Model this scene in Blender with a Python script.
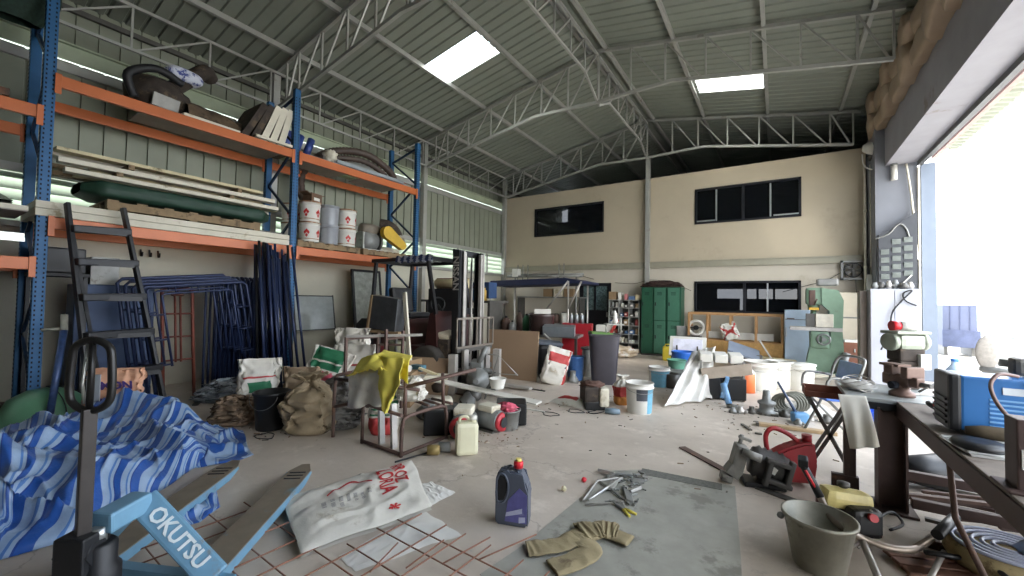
import bpy, bmesh, math, random
from mathutils import Vector, Matrix, Euler, noise
from math import pi, sin, cos, radians
for o in list(bpy.data.objects): bpy.data.objects.remove(o)
SC = bpy.context.scene
COL = SC.collection
# ---------------- camera ----------------
FPX = 408.3
YAW, PIT, ROL, CH = 0.57685, 0.02912, 0.01761, 1.4
_f = Vector((-sin(YAW)*cos(PIT), cos(YAW)*cos(PIT), sin(PIT)))
_r = Vector((cos(YAW), sin(YAW), 0)); _u = _r.cross(_f)
CR = cos(ROL)*_r + sin(ROL)*_u; CU = -sin(ROL)*_r + cos(ROL)*_u; CF = _f
cd = bpy.data.cameras.new('camera'); cam = bpy.data.objects.new('camera', cd); COL.objects.link(cam)
cd.sensor_width = 36; cd.lens = 36*FPX/1024; cd.clip_start = .02; cd.clip_end = 400
cam.matrix_world = Matrix(((CR.x, CU.x, -CF.x, 0), (CR.y, CU.y, -CF.y, 0), (CR.z, CU.z, -CF.z, CH), (0, 0, 0, 1)))
SC.camera = cam
def _ray(x, y): return CF + CR*((x-512)/FPX) - CU*((y-288)/FPX)
def G(x, y, z=0.0):                       # point of the level z seen at a pixel of the photograph
    d = _ray(x, y); t = (z-CH)/d.z; return Vector((d.x*t, d.y*t, z))
def PY(x, y, Y): d = _ray(x, y); t = Y/d.y; return Vector((d.x*t, Y, CH+d.z*t))
def PX(x, y, X): d = _ray(x, y); t = X/d.x; return Vector((X, d.y*t, CH+d.z*t))
# ---------------- world, light, exposure ----------------
vs = SC.view_settings; vs.view_transform = 'Standard'; vs.look = 'None'; vs.gamma = 1.0; vs.use_curve_mapping = False
vs.exposure = 2.1
W = bpy.data.worlds.new('daylight'); SC.world = W; W.use_nodes = True
wn = W.node_tree.nodes; wl = W.node_tree.links
bg = wn['Background']
tc = wn.new('ShaderNodeTexCoord'); nz = wn.new('ShaderNodeTexNoise'); nz.inputs['Scale'].default_value = 1.6; nz.inputs['Detail'].default_value = 4
rp = wn.new('ShaderNodeValToRGB'); rp.color_ramp.elements[0].color = (.62, .74, .92, 1); rp.color_ramp.elements[0].position = .38
rp.color_ramp.elements[1].color = (.96, .98, 1, 1); rp.color_ramp.elements[1].position = .6
wl.new(tc.outputs['Generated'], nz.inputs['Vector']); wl.new(nz.outputs['Fac'], rp.inputs['Fac']); wl.new(rp.outputs['Color'], bg.inputs['Color'])
bg.inputs['Strength'].default_value = 2.1
sd = bpy.data.lights.new('sun', 'SUN'); sd.energy = 3.0; sd.angle = radians(6); sd.color = (1, .97, .92)
so = bpy.data.objects.new('sun', sd); COL.objects.link(so); so.rotation_euler = Euler((radians(28), radians(-22), 0)); so.location = (6, 0, 12)
def portal(loc, rot, sx, sy):
    l = bpy.data.lights.new('daylight_portal', 'AREA'); l.shape = 'RECTANGLE'; l.size = sx; l.size_y = sy
    l.cycles.is_portal = True
    o = bpy.data.objects.new('daylight_portal', l); COL.objects.link(o); o.location = loc; o.rotation_euler = rot
SC.cycles.max_bounces = 7; SC.cycles.diffuse_bounces = 5; SC.cycles.glossy_bounces = 3; SC.cycles.transmission_bounces = 4
SC.cycles.transparent_max_bounces = 6; SC.cycles.sample_clamp_indirect = 6; SC.cycles.caustics_reflective = False; SC.cycles.caustics_refractive = False
SC.cycles.use_denoising = True
# ---------------- helpers ----------------
def lin(c):
    return tuple((x/255/12.92 if x/255 <= .04045 else ((x/255+.055)/1.055)**2.4) for x in c)+(1,)
_mats = {}
def M(name, c, rough=.6, metal=0., var=.18, scale=6., c2=None, wear=.55, bump=0., alpha=1., trans=0., emit=0., spec=.5, det=6):
    """plain procedural surface: base colour with broken tone, optional second colour showing through as wear"""
    if name in _mats: return _mats[name]
    m = bpy.data.materials.new(name); m.use_nodes = True; n = m.node_tree.nodes; l = m.node_tree.links
    p = n['Principled BSDF']; p.inputs['Roughness'].default_value = rough; p.inputs['Metallic'].default_value = metal
    p.inputs['Specular IOR Level'].default_value = spec
    t = n.new('ShaderNodeTexCoord'); a = n.new('ShaderNodeTexNoise'); a.inputs['Scale'].default_value = scale; a.inputs['Detail'].default_value = det
    a.inputs['Roughness'].default_value = .62
    l.new(t.outputs['Object'], a.inputs['Vector'])
    r = n.new('ShaderNodeValToRGB'); b = lin(c)
    lo = tuple(x*(1-var) for x in b[:3])+(1,); hi = tuple(min(1, x*(1+var)) for x in b[:3])+(1,)
    r.color_ramp.elements[0].color = lo; r.color_ramp.elements[0].position = .32; r.color_ramp.elements[1].color = hi; r.color_ramp.elements[1].position = .68
    l.new(a.outputs['Fac'], r.inputs['Fac']); out = r.outputs['Color']
    if c2 is not None:
        a2 = n.new('ShaderNodeTexNoise'); a2.inputs['Scale'].default_value = scale*.55; a2.inputs['Detail'].default_value = 9; a2.inputs['Roughness'].default_value = .7
        mp = n.new('ShaderNodeMapping'); mp.inputs['Location'].default_value = (3.1, 7.7, 1.3); l.new(t.outputs['Object'], mp.inputs['Vector']); l.new(mp.outputs['Vector'], a2.inputs['Vector'])
        r2 = n.new('ShaderNodeValToRGB'); r2.color_ramp.elements[0].position = wear; r2.color_ramp.elements[1].position = min(1, wear+.07)
        r2.color_ramp.elements[0].color = (0, 0, 0, 1); r2.color_ramp.elements[1].color = (1, 1, 1, 1)
        l.new(a2.outputs['Fac'], r2.inputs['Fac']); mx = n.new('ShaderNodeMix'); mx.data_type = 'RGBA'
        l.new(r2.outputs['Color'], mx.inputs['Factor']); l.new(out, mx.inputs['A']); mx.inputs['B'].default_value = lin(c2); out = mx.outputs['Result']
    l.new(out, p.inputs['Base Color'])
    if bump:
        bp = n.new('ShaderNodeBump'); bp.inputs['Strength'].default_value = bump; bp.inputs['Distance'].default_value = .02
        l.new(a.outputs['Fac'], bp.inputs['Height']); l.new(bp.outputs['Normal'], p.inputs['Normal'])
    if alpha < 1: p.inputs['Alpha'].default_value = alpha
    if trans: p.inputs['Transmission Weight'].default_value = trans
    if emit: p.inputs['Emission Color'].default_value = lin(c); p.inputs['Emission Strength'].default_value = emit
    _mats[name] = m; return m
def basis(d):
    d = Vector(d).normalized(); a = Vector((0, 0, 1)) if abs(d.z) < .93 else Vector((1, 0, 0))
    x = d.cross(a).normalized(); return x, x.cross(d).normalized()       # side, 'up'
class B:
    def __init__(s): s.bm = bmesh.new()
    def _f(s, vs, m, sm=False):
        try: f = s.bm.faces.new(vs); f.material_index = m; f.smooth = sm; return f
        except ValueError: return None
    def box(s, c, d, rot=None, bev=0., m=0):
        c = Vector(c); R = (Euler(rot).to_matrix() if rot is not None and not isinstance(rot, Matrix) else rot) or Matrix.Identity(3)
        hx, hy, hz = d[0]/2, d[1]/2, d[2]/2
        t = bmesh.new(); bmesh.ops.create_cube(t, size=1)
        for v in t.verts: v.co = Vector((v.co.x*2*hx, v.co.y*2*hy, v.co.z*2*hz))
        if bev: bmesh.ops.bevel(t, geom=t.edges[:], offset=min(bev, hx*.9, hy*.9, hz*.9), segments=2, affect='EDGES', profile=.6)
        mp = {}
        for v in t.verts: mp[v] = s.bm.verts.new(c+R@v.co)
        for f in t.faces: s._f([mp[v] for v in f.verts], m)
        t.free(); return s
    def beam(s, p0, p1, w, h, m=0, up=None, bev=0.):                     # rectangular bar; w sideways, h along 'up'
        p0, p1 = Vector(p0), Vector(p1); d = (p1-p0); L = d.length; d = d/L
        if up is None: x, u = basis(d)
        else: x = d.cross(Vector(up)).normalized(); u = x.cross(d).normalized()
        return s.box((p0+p1)/2, (w, L, h), Matrix((x, d, u)).transposed(), bev, m)
    def bar(s, p0, p1, r, n=10, m=0, r1=None, cap=True, sm=True):
        return s.tube([p0, p1], r, n, m, cap, [r, r if r1 is None else r1], sm)
    def tube(s, P, r, n=8, m=0, cap=True, R=None, sm=True, closed=False):
        P = [Vector(p) for p in P]; N = len(P); rings = []; x = None
        for i in range(N):
            if closed: d = P[(i+1) % N]-P[i-1]
            else: d = P[min(i+1, N-1)]-P[max(i-1, 0)]
            if d.length < 1e-9: d = Vector((0, 0, 1))
            d.normalize()
            if x is None: x, _ = basis(d)
            x = (x-d*x.dot(d)); x = x.normalized() if x.length > 1e-6 else basis(d)[0]
            y = d.cross(x); rr = R[i] if R else r
            rings.append([s.bm.verts.new(P[i]+x*(rr*cos(2*pi*k/n))+y*(rr*sin(2*pi*k/n))) for k in range(n)])
        for i in range(N if closed else N-1):
            a, b = rings[i], rings[(i+1) % N]
            for k in range(n): s._f((a[k], a[(k+1) % n], b[(k+1) % n], b[k]), m, sm)
        if cap and not closed: s._f(rings[0][::-1], m); s._f(rings[-1], m)
        return s
    def lathe(s, prof, c=(0, 0, 0), n=24, m=0, ax=None, sm=True, cap=True, mf=None, sx=1., sy=1.):   # prof: (r, z) from bottom to top
        c = Vector(c)
        if ax is None: X, Y, Z = Vector((1, 0, 0)), Vector((0, 1, 0)), Vector((0, 0, 1))
        else: Z = Vector(ax).normalized(); X, Y = basis(Z); Y = Z.cross(X)
        rings = [[s.bm.verts.new(c+X*(r*sx*cos(2*pi*k/n))+Y*(r*sy*sin(2*pi*k/n))+Z*z) for k in range(n)] for r, z in prof]
        for i in range(len(prof)-1):
            a, b = rings[i], rings[i+1]
            for k in range(n): s._f((a[k], a[(k+1) % n], b[(k+1) % n], b[k]), mf(i, k) if mf else m, sm)
        if cap:
            if prof[0][0] > 1e-4: s._f(rings[0][::-1], m)
            if prof[-1][0] > 1e-4: s._f(rings[-1], m)
        return s
    def prism(s, poly, t, o=(0, 0, 0), ux=(1, 0, 0), uy=(0, 1, 0), m=0):   # polygon in the ux,uy plane, thickness t along the normal
        o, ux, uy = Vector(o), Vector(ux), Vector(uy); nn = ux.cross(uy).normalized()
        a = [s.bm.verts.new(o+ux*p[0]+uy*p[1]) for p in poly]; b = [s.bm.verts.new(o+ux*p[0]+uy*p[1]+nn*t) for p in poly]
        s._f(a[::-1], m); s._f(b, m)
        for i in range(len(a)): j = (i+1) % len(a); s._f((a[i], a[j], b[j], b[i]), m)
        return s
    def grid(s, fn, nu, nv, m=0, sm=True, mf=None, cu=False):
        V = [[s.bm.verts.new(fn(i/nu, j/nv)) for j in range(nv+1)] for i in range(nu if cu else nu+1)]
        for i in range(nu):
            for j in range(nv):
                s._f((V[i][j], V[(i+1) % len(V)][j], V[(i+1) % len(V)][j+1], V[i][j+1]), mf((i+.5)/nu, (j+.5)/nv) if mf else m, sm)
        return s
    def ball(s, c, r, n=12, m=0, sc=(1, 1, 1)):
        k = n//2
        return s.lathe([(r*sin(pi*i/k)+1e-5, -r*cos(pi*i/k)*sc[2]) for i in range(k+1)], c, n, m, cap=False, sx=sc[0], sy=sc[1])
    def build(s, name, mat=None, parent=None, loc=None, rz=0., solid=0., sub=0, norm=True):
        if norm: bmesh.ops.recalc_face_normals(s.bm, faces=s.bm.faces[:])
        me = bpy.data.meshes.new(name); s.bm.to_mesh(me); s.bm.free()
        for mm in (mat if isinstance(mat, (list, tuple)) else [mat]): me.materials.append(mm)
        o = bpy.data.objects.new(name, me); COL.objects.link(o)
        if parent: o.parent = parent
        if loc is not None: o.location = loc
        if rz: o.rotation_euler = (0, 0, rz)
        if solid: q = o.modifiers.new('solid', 'SOLIDIFY'); q.thickness = solid; q.offset = -1
        if sub: q = o.modifiers.new('sub', 'SUBSURF'); q.levels = q.render_levels = sub
        return o
def tag(o, label, cat, group=None, kind=None):
    o['label'] = label; o['category'] = cat
    if group: o['group'] = group
    if kind: o['kind'] = kind
    return o
def T(name, label, cat, loc=(0, 0, 0), rz=0., group=None, rot=None):
    o = bpy.data.objects.new(name, None); o.empty_display_size = .1; COL.objects.link(o); o.location = loc
    o.rotation_euler = rot if rot is not None else (0, 0, rz)
    return tag(o, label, cat, group)
def ST(b, name, mat, **k):
    o = b.build(name, mat, **k); o['kind'] = 'structure'; return o
def dup(o, loc, rz=None, label=None, group=None):
    c = o.copy(); COL.objects.link(c); c.location = loc
    if rz is not None: c.rotation_euler = (0, 0, rz)
    if label: c['label'] = label
    if group: c['group'] = group
    for a in list(o.children):
        d = a.copy(); COL.objects.link(d); d.parent = c; d.matrix_parent_inverse = a.matrix_parent_inverse
        for e in list(a.children):
            g = e.copy(); COL.objects.link(g); g.parent = d
    return c
def text(body, size, mat, parent, loc, rot, name='lettering', depth=.002, warp=None, sx=1., bold=0.):
    cu = bpy.data.curves.new(name, 'FONT'); cu.body = body; cu.size = size; cu.extrude = depth; cu.offset = bold; cu.align_x = 'CENTER'; cu.align_y = 'CENTER'; cu.resolution_u = 2
    tmp = bpy.data.objects.new('tmp', cu); COL.objects.link(tmp)
    dg = bpy.context.evaluated_depsgraph_get(); me = bpy.data.meshes.new_from_object(tmp.evaluated_get(dg)); bpy.data.objects.remove(tmp)
    R = Euler(rot).to_matrix() if not isinstance(rot, Matrix) else rot
    if warp:
        bm = bmesh.new(); bm.from_mesh(me); bmesh.ops.subdivide_edges(bm, edges=[e for e in bm.edges if e.calc_length() > size*.25], cuts=2); bm.to_mesh(me); bm.free()
    for v in me.vertices:
        q = R@Vector((v.co.x*sx, v.co.y, v.co.z))+Vector(loc); v.co = warp(q) if warp else q
    me.materials.clear(); me.materials.append(mat)
    o = bpy.data.objects.new(name, me); COL.objects.link(o)
    if parent: o.parent = parent
    return o
def nf(x, y=0., z=0., s=1., seed=0): return noise.noise(Vector((x*s+seed*7.31, y*s-seed*3.17, z*s+seed*1.7)))
def smooth_path(P, k=6, closed=False):
    P = [Vector(p) for p in P]; out = []; n = len(P)
    for i in range(n if closed else n-1):
        a, b, c, d = (P[(i-1) % n], P[i], P[(i+1) % n], P[(i+2) % n]) if closed else (P[max(i-1, 0)], P[i], P[i+1], P[min(i+2, n-1)])
        for j in range(k):
            t = j/k; out.append(.5*((2*b)+(c-a)*t+(2*a-5*b+4*c-d)*t*t+(3*b-a-3*c+d)*t**3))
    if not closed: out.append(P[-1])
    return out
# ---------------- materials ----------------
def concrete(name, a, b, c, sc=.5):
    m = bpy.data.materials.new(name); m.use_nodes = True; n = m.node_tree.nodes; l = m.node_tree.links; p = n['Principled BSDF']
    t = n.new('ShaderNodeTexCoord')
    def ns(s, d, r, off=0):
        q = n.new('ShaderNodeTexNoise'); q.inputs['Scale'].default_value = s; q.inputs['Detail'].default_value = d; q.inputs['Roughness'].default_value = r
        mp = n.new('ShaderNodeMapping'); mp.inputs['Location'].default_value = (off, off*2, 0); l.new(t.outputs['Object'], mp.inputs['Vector']); l.new(mp.outputs['Vector'], q.inputs['Vector']); return q
    def ramp(q, p0, p1, c0, c1):
        r = n.new('ShaderNodeValToRGB'); r.color_ramp.elements[0].position = p0; r.color_ramp.elements[1].position = p1
        r.color_ramp.elements[0].color = c0; r.color_ramp.elements[1].color = c1; l.new(q.outputs['Fac'], r.inputs['Fac']); return r
    def mix(f, x, y, blend='MIX', k=1.):
        q = n.new('ShaderNodeMix'); q.data_type = 'RGBA'; q.blend_type = blend
        l.new(f, q.inputs['Factor']) if f is not None else setattr(q.inputs['Factor'], 'default_value', k)
        for v, i in ((x, 'A'), (y, 'B')):
            if isinstance(v, tuple): q.inputs[i].default_value = v
            else: l.new(v, q.inputs[i])
        return q.outputs['Result']
    r1 = ramp(ns(sc, 10, .65), .35, .65, lin(a), lin(b))
    r2 = ramp(ns(sc*5, 8, .7, 4), .55, .66, (0, 0, 0, 1), (1, 1, 1, 1))
    o = mix(r2.outputs['Color'], r1.outputs['Color'], lin(c)); o = mix(None, r1.outputs['Color'], o, k=.6)
    r3 = ramp(ns(sc*1.6, 12, .75, 9), .60, .68, (0, 0, 0, 1), (1, 1, 1, 1)); o2 = mix(r3.outputs['Color'], o, lin(tuple(x*.55 for x in a))); o = mix(None, o, o2, k=.6)
    r4 = ramp(ns(60, 4, .8, 2), .66, .72, (0, 0, 0, 1), (1, 1, 1, 1)); o2 = mix(r4.outputs['Color'], o, lin(tuple(x*.6 for x in c))); o = mix(None, o, o2, k=.5)
    vo = n.new('ShaderNodeTexVoronoi'); vo.feature = 'DISTANCE_TO_EDGE'; vo.inputs['Scale'].default_value = .45
    wv = ns(2.2, 5, .6, 1); ad = n.new('ShaderNodeVectorMath'); ad.operation = 'ADD'; l.new(t.outputs['Object'], ad.inputs[0]); l.new(wv.outputs['Color'], ad.inputs[1]); l.new(ad.outputs[0], vo.inputs['Vector'])
    rv = n.new('ShaderNodeValToRGB'); rv.color_ramp.elements[0].position = .0; rv.color_ramp.elements[1].position = .006; rv.color_ramp.elements[0].color = (1, 1, 1, 1); rv.color_ramp.elements[1].color = (0, 0, 0, 1)
    l.new(vo.outputs['Distance'], rv.inputs['Fac']); o2 = mix(rv.outputs['Color'], o, lin(tuple(x*.5 for x in a))); o = mix(None, o, o2, k=.4)
    l.new(o, p.inputs['Base Color']); p.inputs['Roughness'].default_value = .5
    bp = n.new('ShaderNodeBump'); bp.inputs['Strength'].default_value = .25; bp.inputs['Distance'].default_value = .01
    l.new(ns(14, 8, .7, 3).outputs['Fac'], bp.inputs['Height']); l.new(bp.outputs['Normal'], p.inputs['Normal'])
    return m
mFloor = concrete('concrete_floor', (168, 156, 142), (204, 192, 178), (216, 205, 192))
mYard = concrete('yard_concrete', (190, 184, 172), (212, 206, 196), (176, 168, 156), .3)
mRoof = M('roof_sheet', (140, 145, 134), .55, .25, .06, 1.5)
mClad = M('wall_cladding', (138, 142, 126), .6, .15, .09, 1.2, (120, 118, 104), .66)
mCream = M('cream_plaster', (176, 164, 142), .8, 0, .04, 1.2, (168, 156, 134), .6)
mCreamLow = M('pale_plaster', (188, 180, 164), .8, 0, .05, 1.5, (174, 165, 148), .6)
mBlock = M('white_block_wall', (188, 186, 170), .85, 0, .07, 1.5, (140, 134, 112), .62)
mSteel = M('primer_steel', (164, 164, 158), .5, .35, .1, 4, (134, 128, 118), .62)
mDarkS = M('dark_steel', (92, 90, 86), .5, .5, .15, 5, (110, 80, 60), .66)
mTrim = M('wall_channel', (150, 146, 128), .55, .2, .08, 4)
mFrame = M('window_frame', (16, 18, 24), .45, .2, .1)
mGlass = M('dark_window_glass', (10, 13, 18), .06, .0, .05, alpha=.82)
mAlu = M('bright_aluminium', (190, 192, 190), .35, .8, .1)
mShadeWall = M('shade_wall', (40, 42, 46), .9)  # near-black tone stands in for the darkness of the office and roof void
mLintel = M('lintel_plaster', (150, 148, 154), .7, 0, .08, 2, (128, 118, 112), .62)
mGreyW = M('grey_wall_paint', (122, 124, 130), .75, 0, .06, 2)
mJamb = M('white_jamb', (118, 128, 142), .6, 0, .06, 3, (130, 120, 112), .72)
# ---------------- floor and ground ----------------
b = B(); b.box((-2.7, 4.0, -.1), (10.7, 26, .2)); ST(b, 'floor', mFloor)
b = B(); b.box((12.75, 4, -.12), (20.2, 60, .2)); ST(b, 'floor_yard', mYard)
# ---------------- roof: ribbed sheets on both slopes ----------------
XR, ZR, SL, XL, XE = -3.03, 6.45, .183, -8.55, 2.35
def roofz(x): return ZR-SL*abs(x-XR)
SKYL = {-1: [(-5.86, -4.58)], 1: [(-1.5, -.24)]}
SKYY = {-1: [(-2.0, -1.28), (1.8, 2.52), (5.56, 6.29), (9.0, 9.7)], 1: [(-1.6, -.9), (1.9, 2.62), (5.5, 6.2), (9.15, 9.92)]}
SKYY = {-1: [(5.74, 6.38)], 1: [(9.3, 10.1)]}
def rib_profile(y0, y1, pitch=.2, h=.028):
    out = []; y = y0
    while y < y1-1e-6:
        out += [(y, 0), (y+pitch*.72, 0), (y+pitch*.78, h), (y+pitch*.92, h)]; y += pitch
    return out+[(y1, 0)]
def roof_side(sgn, name):
    b = B(); xs = [XL, -5.86, -4.58, XR] if sgn < 0 else [XR, -1.5, -.24, XE]
    prof = [(y, h) for y, h in rib_profile(-7.5, 17.0)]
    V = [[b.bm.verts.new((x, y, roofz(x)+.09+h)) for y, h in prof] for x in xs]
    for i in range(3):
        for j in range(len(prof)-1):
            ym = (prof[j][0]+prof[j+1][0])/2
            if i == 1 and any(y0 <= ym <= y1 for y0, y1 in SKYY[sgn]): continue
            b._f((V[i][j], V[i+1][j], V[i+1][j+1], V[i][j+1]), 0)
    ST(b, name, mRoof, solid=.004)
    for k, (y0, y1) in enumerate(SKYY[sgn]):
        b = B(); x0, x1 = xs[1], xs[2]; 
        b.prism([(0, 0), (1, 0), (1, 1), (0, 1)], .006, (x0, y0-.02, roofz(x0)+.082), (x1-x0, 0, roofz(x1)-roofz(x0)), (0, y1-y0+.04, 0))
        m = mSky; t = ST(b, 'trim_%d' % (k+(1 if sgn < 0 else 5)), m); t['label'] = 'translucent roof sheet letting daylight in'
mSky = bpy.data.materials.new('translucent_sheet'); mSky.use_nodes = True
_n = mSky.node_tree.nodes; _l = mSky.node_tree.links; _n.remove(_n['Principled BSDF'])
_t = _n.new('ShaderNodeBsdfTranslucent'); _t.inputs['Color'].default_value = (.95, .94, .86, 1); _tr = _n.new('ShaderNodeBsdfTransparent'); _m = _n.new('ShaderNodeMixShader'); _m.inputs[0].default_value = .35
_l.new(_t.outputs[0], _m.inputs[1]); _l.new(_tr.outputs[0], _m.inputs[2]); _l.new(_m.outputs[0], _n['Material Output'].inputs['Surface'])
roof_side(-1, 'ceiling_left'); roof_side(1, 'ceiling_right')
b = B()   # ridge flashing inside
b.prism([(-.22, -.045), (0, .0), (.22, -.045), (.22, -.035), (0, .012), (-.22, -.035)], 24, (XR, 16.9, ZR+.09), (1, 0, 0), (0, 0, 1)); ST(b, 'trim_9', mRoof)
# ---------------- left wall ----------------
def clad(x, y0, y1, z0, z1, name, pitch=.24, h=.03, mat=None):
    b = B(); y = y0; P = []
    while y < y1-.01:
        P += [(y, 0), (y+pitch*.84, 0), (y+pitch*.86, h), (y+pitch*.98, h)]; y += pitch
    P.append((y1, 0))
    V = [[b.bm.verts.new((x-hh, yy, z)) for yy, hh in P] for z in (z0, z1)]
    for j in range(len(P)-1): b._f((V[0][j], V[0][j+1], V[1][j+1], V[1][j]), 0)
    return ST(b, name, mat or mClad, solid=.006)
clad(-7.95, -7.5, 17, 2.93, 4.472, 'wall_left')
clad(-8.45, -7.5, 17, 4.49, 5.60, 'wall_left_upper')
b = B(); b.box((-8.2, 4.75, 4.5), (.5, 24.5, .02)); b.box((-7.96, 4.75, 4.6), (.03, 24.5, .2)); b.box((-7.93, 4.75, 4.705), (.09, 24.5, .02)); ST(b, 'trim_17', M('pale_green_gutter', (164, 174, 148), .5, .1, .1, 3))
b = B(); b.box((-8.38, 4.75, 5.4), (.06, 24.5, .07)); ST(b, 'trim_18', mDarkS)
b = B(); b.box((-8.0, 4.8, 1.1), (.18, 24.6, 2.2)); b.box((-8.03, 14.4, 2.6), (.1, 5.4, .8)); ST(b, 'wall_left_base', mBlock)
b = B(); b.box((-7.93, 2.1, 2.23), (.24, 19.2, .07)); b.box((-7.93, 2.1, 2.94), (.09, 19.2, .1)); b.box((-7.93, 2.1, 4.38), (.06, 19.2, .12)); ST(b, 'trim_10', mSteel)
mLouv = bpy.data.materials.new('louvre_sheet'); mLouv.use_nodes = True
_n = mLouv.node_tree.nodes; _l = mLouv.node_tree.links; _p = _n['Principled BSDF']; _p.inputs['Base Color'].default_value = lin((176, 188, 168)); _p.inputs['Roughness'].default_value = .5
_t = _n.new('ShaderNodeBsdfTranslucent'); _t.inputs['Color'].default_value = (.55, .62, .52, 1); _m = _n.new('ShaderNodeMixShader'); _m.inputs[0].default_value = .12
_l.new(_p.outputs[0], _m.inputs[1]); _l.new(_t.outputs[0], _m.inputs[2]); _l.new(_m.outputs[0], _n['Material Output'].inputs['Surface'])
b = B()
for k in range(5):
    b.box((-7.98, 2.1, 2.34+k*.135), (.012, 19.2, .19), (0, radians(-38), 0))
ST(b, 'window_1', mLouv)
b = B()
for y in [-5+1.42*i for i in range(12)]: b.box((-7.9, y, 2.58), (.05, .05, .66))
ST(b, 'window_1_mullions', mSteel)
b = B()
for y in (3.85, 7.7, 11.5, -.1): b.box((-7.84, y, 2.75), (.12, .12, 5.5))
ST(b, 'trim_11', mSteel)
# ---------------- back wall with its windows, the office behind ----------------
def wall_holes(name, mat, y, th, x0, x1, z0, z1, holes):
    xs = sorted({x0, x1, *[h[0] for h in holes], *[h[1] for h in holes]}); zs = sorted({z0, z1, *[h[2] for h in holes], *[h[3] for h in holes]})
    xs = [x for x in xs if x0 <= x <= x1]; zs = [z for z in zs if z0 <= z <= z1]; b = B()
    for i in range(len(xs)-1):
        for j in range(len(zs)-1):
            xm, zm = (xs[i]+xs[i+1])/2, (zs[j]+zs[j+1])/2
            if any(h[0] < xm < h[1] and h[2] < zm < h[3] for h in holes): continue
            b.box((xm, y+th/2, zm), (xs[i+1]-xs[i], th, zs[j+1]-zs[j]))
    bmesh.ops.remove_doubles(b.bm, verts=b.bm.verts[:], dist=1e-4)
    return ST(b, name, mat)
H1, H2, H3, HD = (-6.7, -4.33, 3.47, 4.39), (-1.83, .47, 3.47, 4.40), (-1.83, .46, 1.17, 1.97), (-5.08, -4.08, 0, 1.95)
wall_holes('wall_back', mCream, 11.6, .12, -7.95, 1.62, 2.42, 4.87, [H1, H2])
wall_holes('wall_back_lower', mCreamLow, 11.6, .12, -7.95, 1.62, 0, 2.42, [H3, HD])
b = B(); b.box((-3.16, 11.56, 2.42), (9.5, .07, .15)); b.box((-3.16, 11.52, 2.50), (9.5, .03, .02)); ST(b, 'trim_12', mTrim)
b = B(); b.box((-3.02, 11.5, 2.72), (.11, .11, 5.44)); ST(b, 'trim_13', mSteel)
def window(n, h, bars, slim=(), fr=.05):
    x0, x1, z0, z1 = h; y = 11.6
    f = B(); 
    for zc in (z0+fr/2, z1-fr/2): f.box(((x0+x1)/2, y+.03, zc), (x1-x0, .1, fr))
    for xc in (x0+fr/2, x1-fr/2): f.box((xc, y+.03, (z0+z1)/2), (fr, .1, z1-z0))
    for xb in bars: f.box((xb, y+.03, (z0+z1)/2), (.06, .07, z1-z0))
    w = ST(f, 'window_%d' % n, mFrame)
    g = B(); g.box(((x0+x1)/2, y+.05, (z0+z1)/2), (x1-x0-.02, .006, z1-z0-.02)); g.build('pane', mGlass, w)
    for s in slim:
        a = B(); a.box((s, y+.015, (z0+z1)/2), (.035, .03, z1-z0-.12)); a.build('sash_rail', mAlu, w)
    return w
window(2, H1, ())
w3 = window(3, H2, (-.72, ), (-1.32, -.14))
a = B(); a.box((-1.6, 11.62, 3.55), (.5, .03, .03)); a.box((.17, 11.62, 3.55), (.5, .03, .03)); a.build('sash_rail', mAlu, w3)
window(4, H3, (-.69, ), (-.2,))
# half-glazed door of the office
d = B(); d.box((-4.58, 11.63, .57), (1.0, .06, 1.14)); d.box((-4.58, 11.63, 1.9), (1.0, .06, .1))
for x in (-5.02, -4.14): d.box((x, 11.63, 1.5), (.12, .06, .74))
d.box((-4.58, 11.63, 1.5), (.05, .06, .74)); dr = ST(d, 'door_1', mFrame)
g = B(); g.box((-4.58, 11.64, 1.5), (.8, .01, .74)); g.build('pane', M('patterned_glass', (86, 104, 104), .25, 0, .6, 26, alpha=.96, spec=.5), dr)
g = B(); g.box((-4.2, 11.585, 1.02), (.03, .03, .14)); g.build('door_handle', mAlu, dr)
# office storey behind (seen through its windows), outer wall with three strip windows
wall_holes('wall_office_outer', mShadeWall, 15.0, .12, -7.95, 2.3, 0, 4.6, [(-1.68, -.9, 1.57, 1.88), (-.82, -.56, 1.57, 1.88), (-.5, -.12, 1.57, 1.88), (-.06, .5, 1.57, 1.88), (-1.02, -.9, 1.2, 1.57)])
b = B(); b.box((-2.8, 13.36, 2.5), (10.3, 3.3, .1)); b.box((-2.8, 16, 2.62), (10.3, 2.0, .06)); ST(b, 'ceiling_office', mShadeWall)
b = B(); b.box((-3.6, 13.36, 1.2), (.1, 3.2, 2.4)); b.box((1.9, 13.36, 2.3), (.1, 3.2, 4.6)); ST(b, 'wall_office_side', mShadeWall)
b = B(); b.box((-2.8, 17.0, 4.6), (10.5, .1, 4.0)); ST(b, 'wall_rear', mShadeWall)  # placed to close the roof void off from light
b = B(); b.box((-2.8, -7.4, 3.2), (10.5, .1, 6.6)); ST(b, 'wall_front', mCream)
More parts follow.
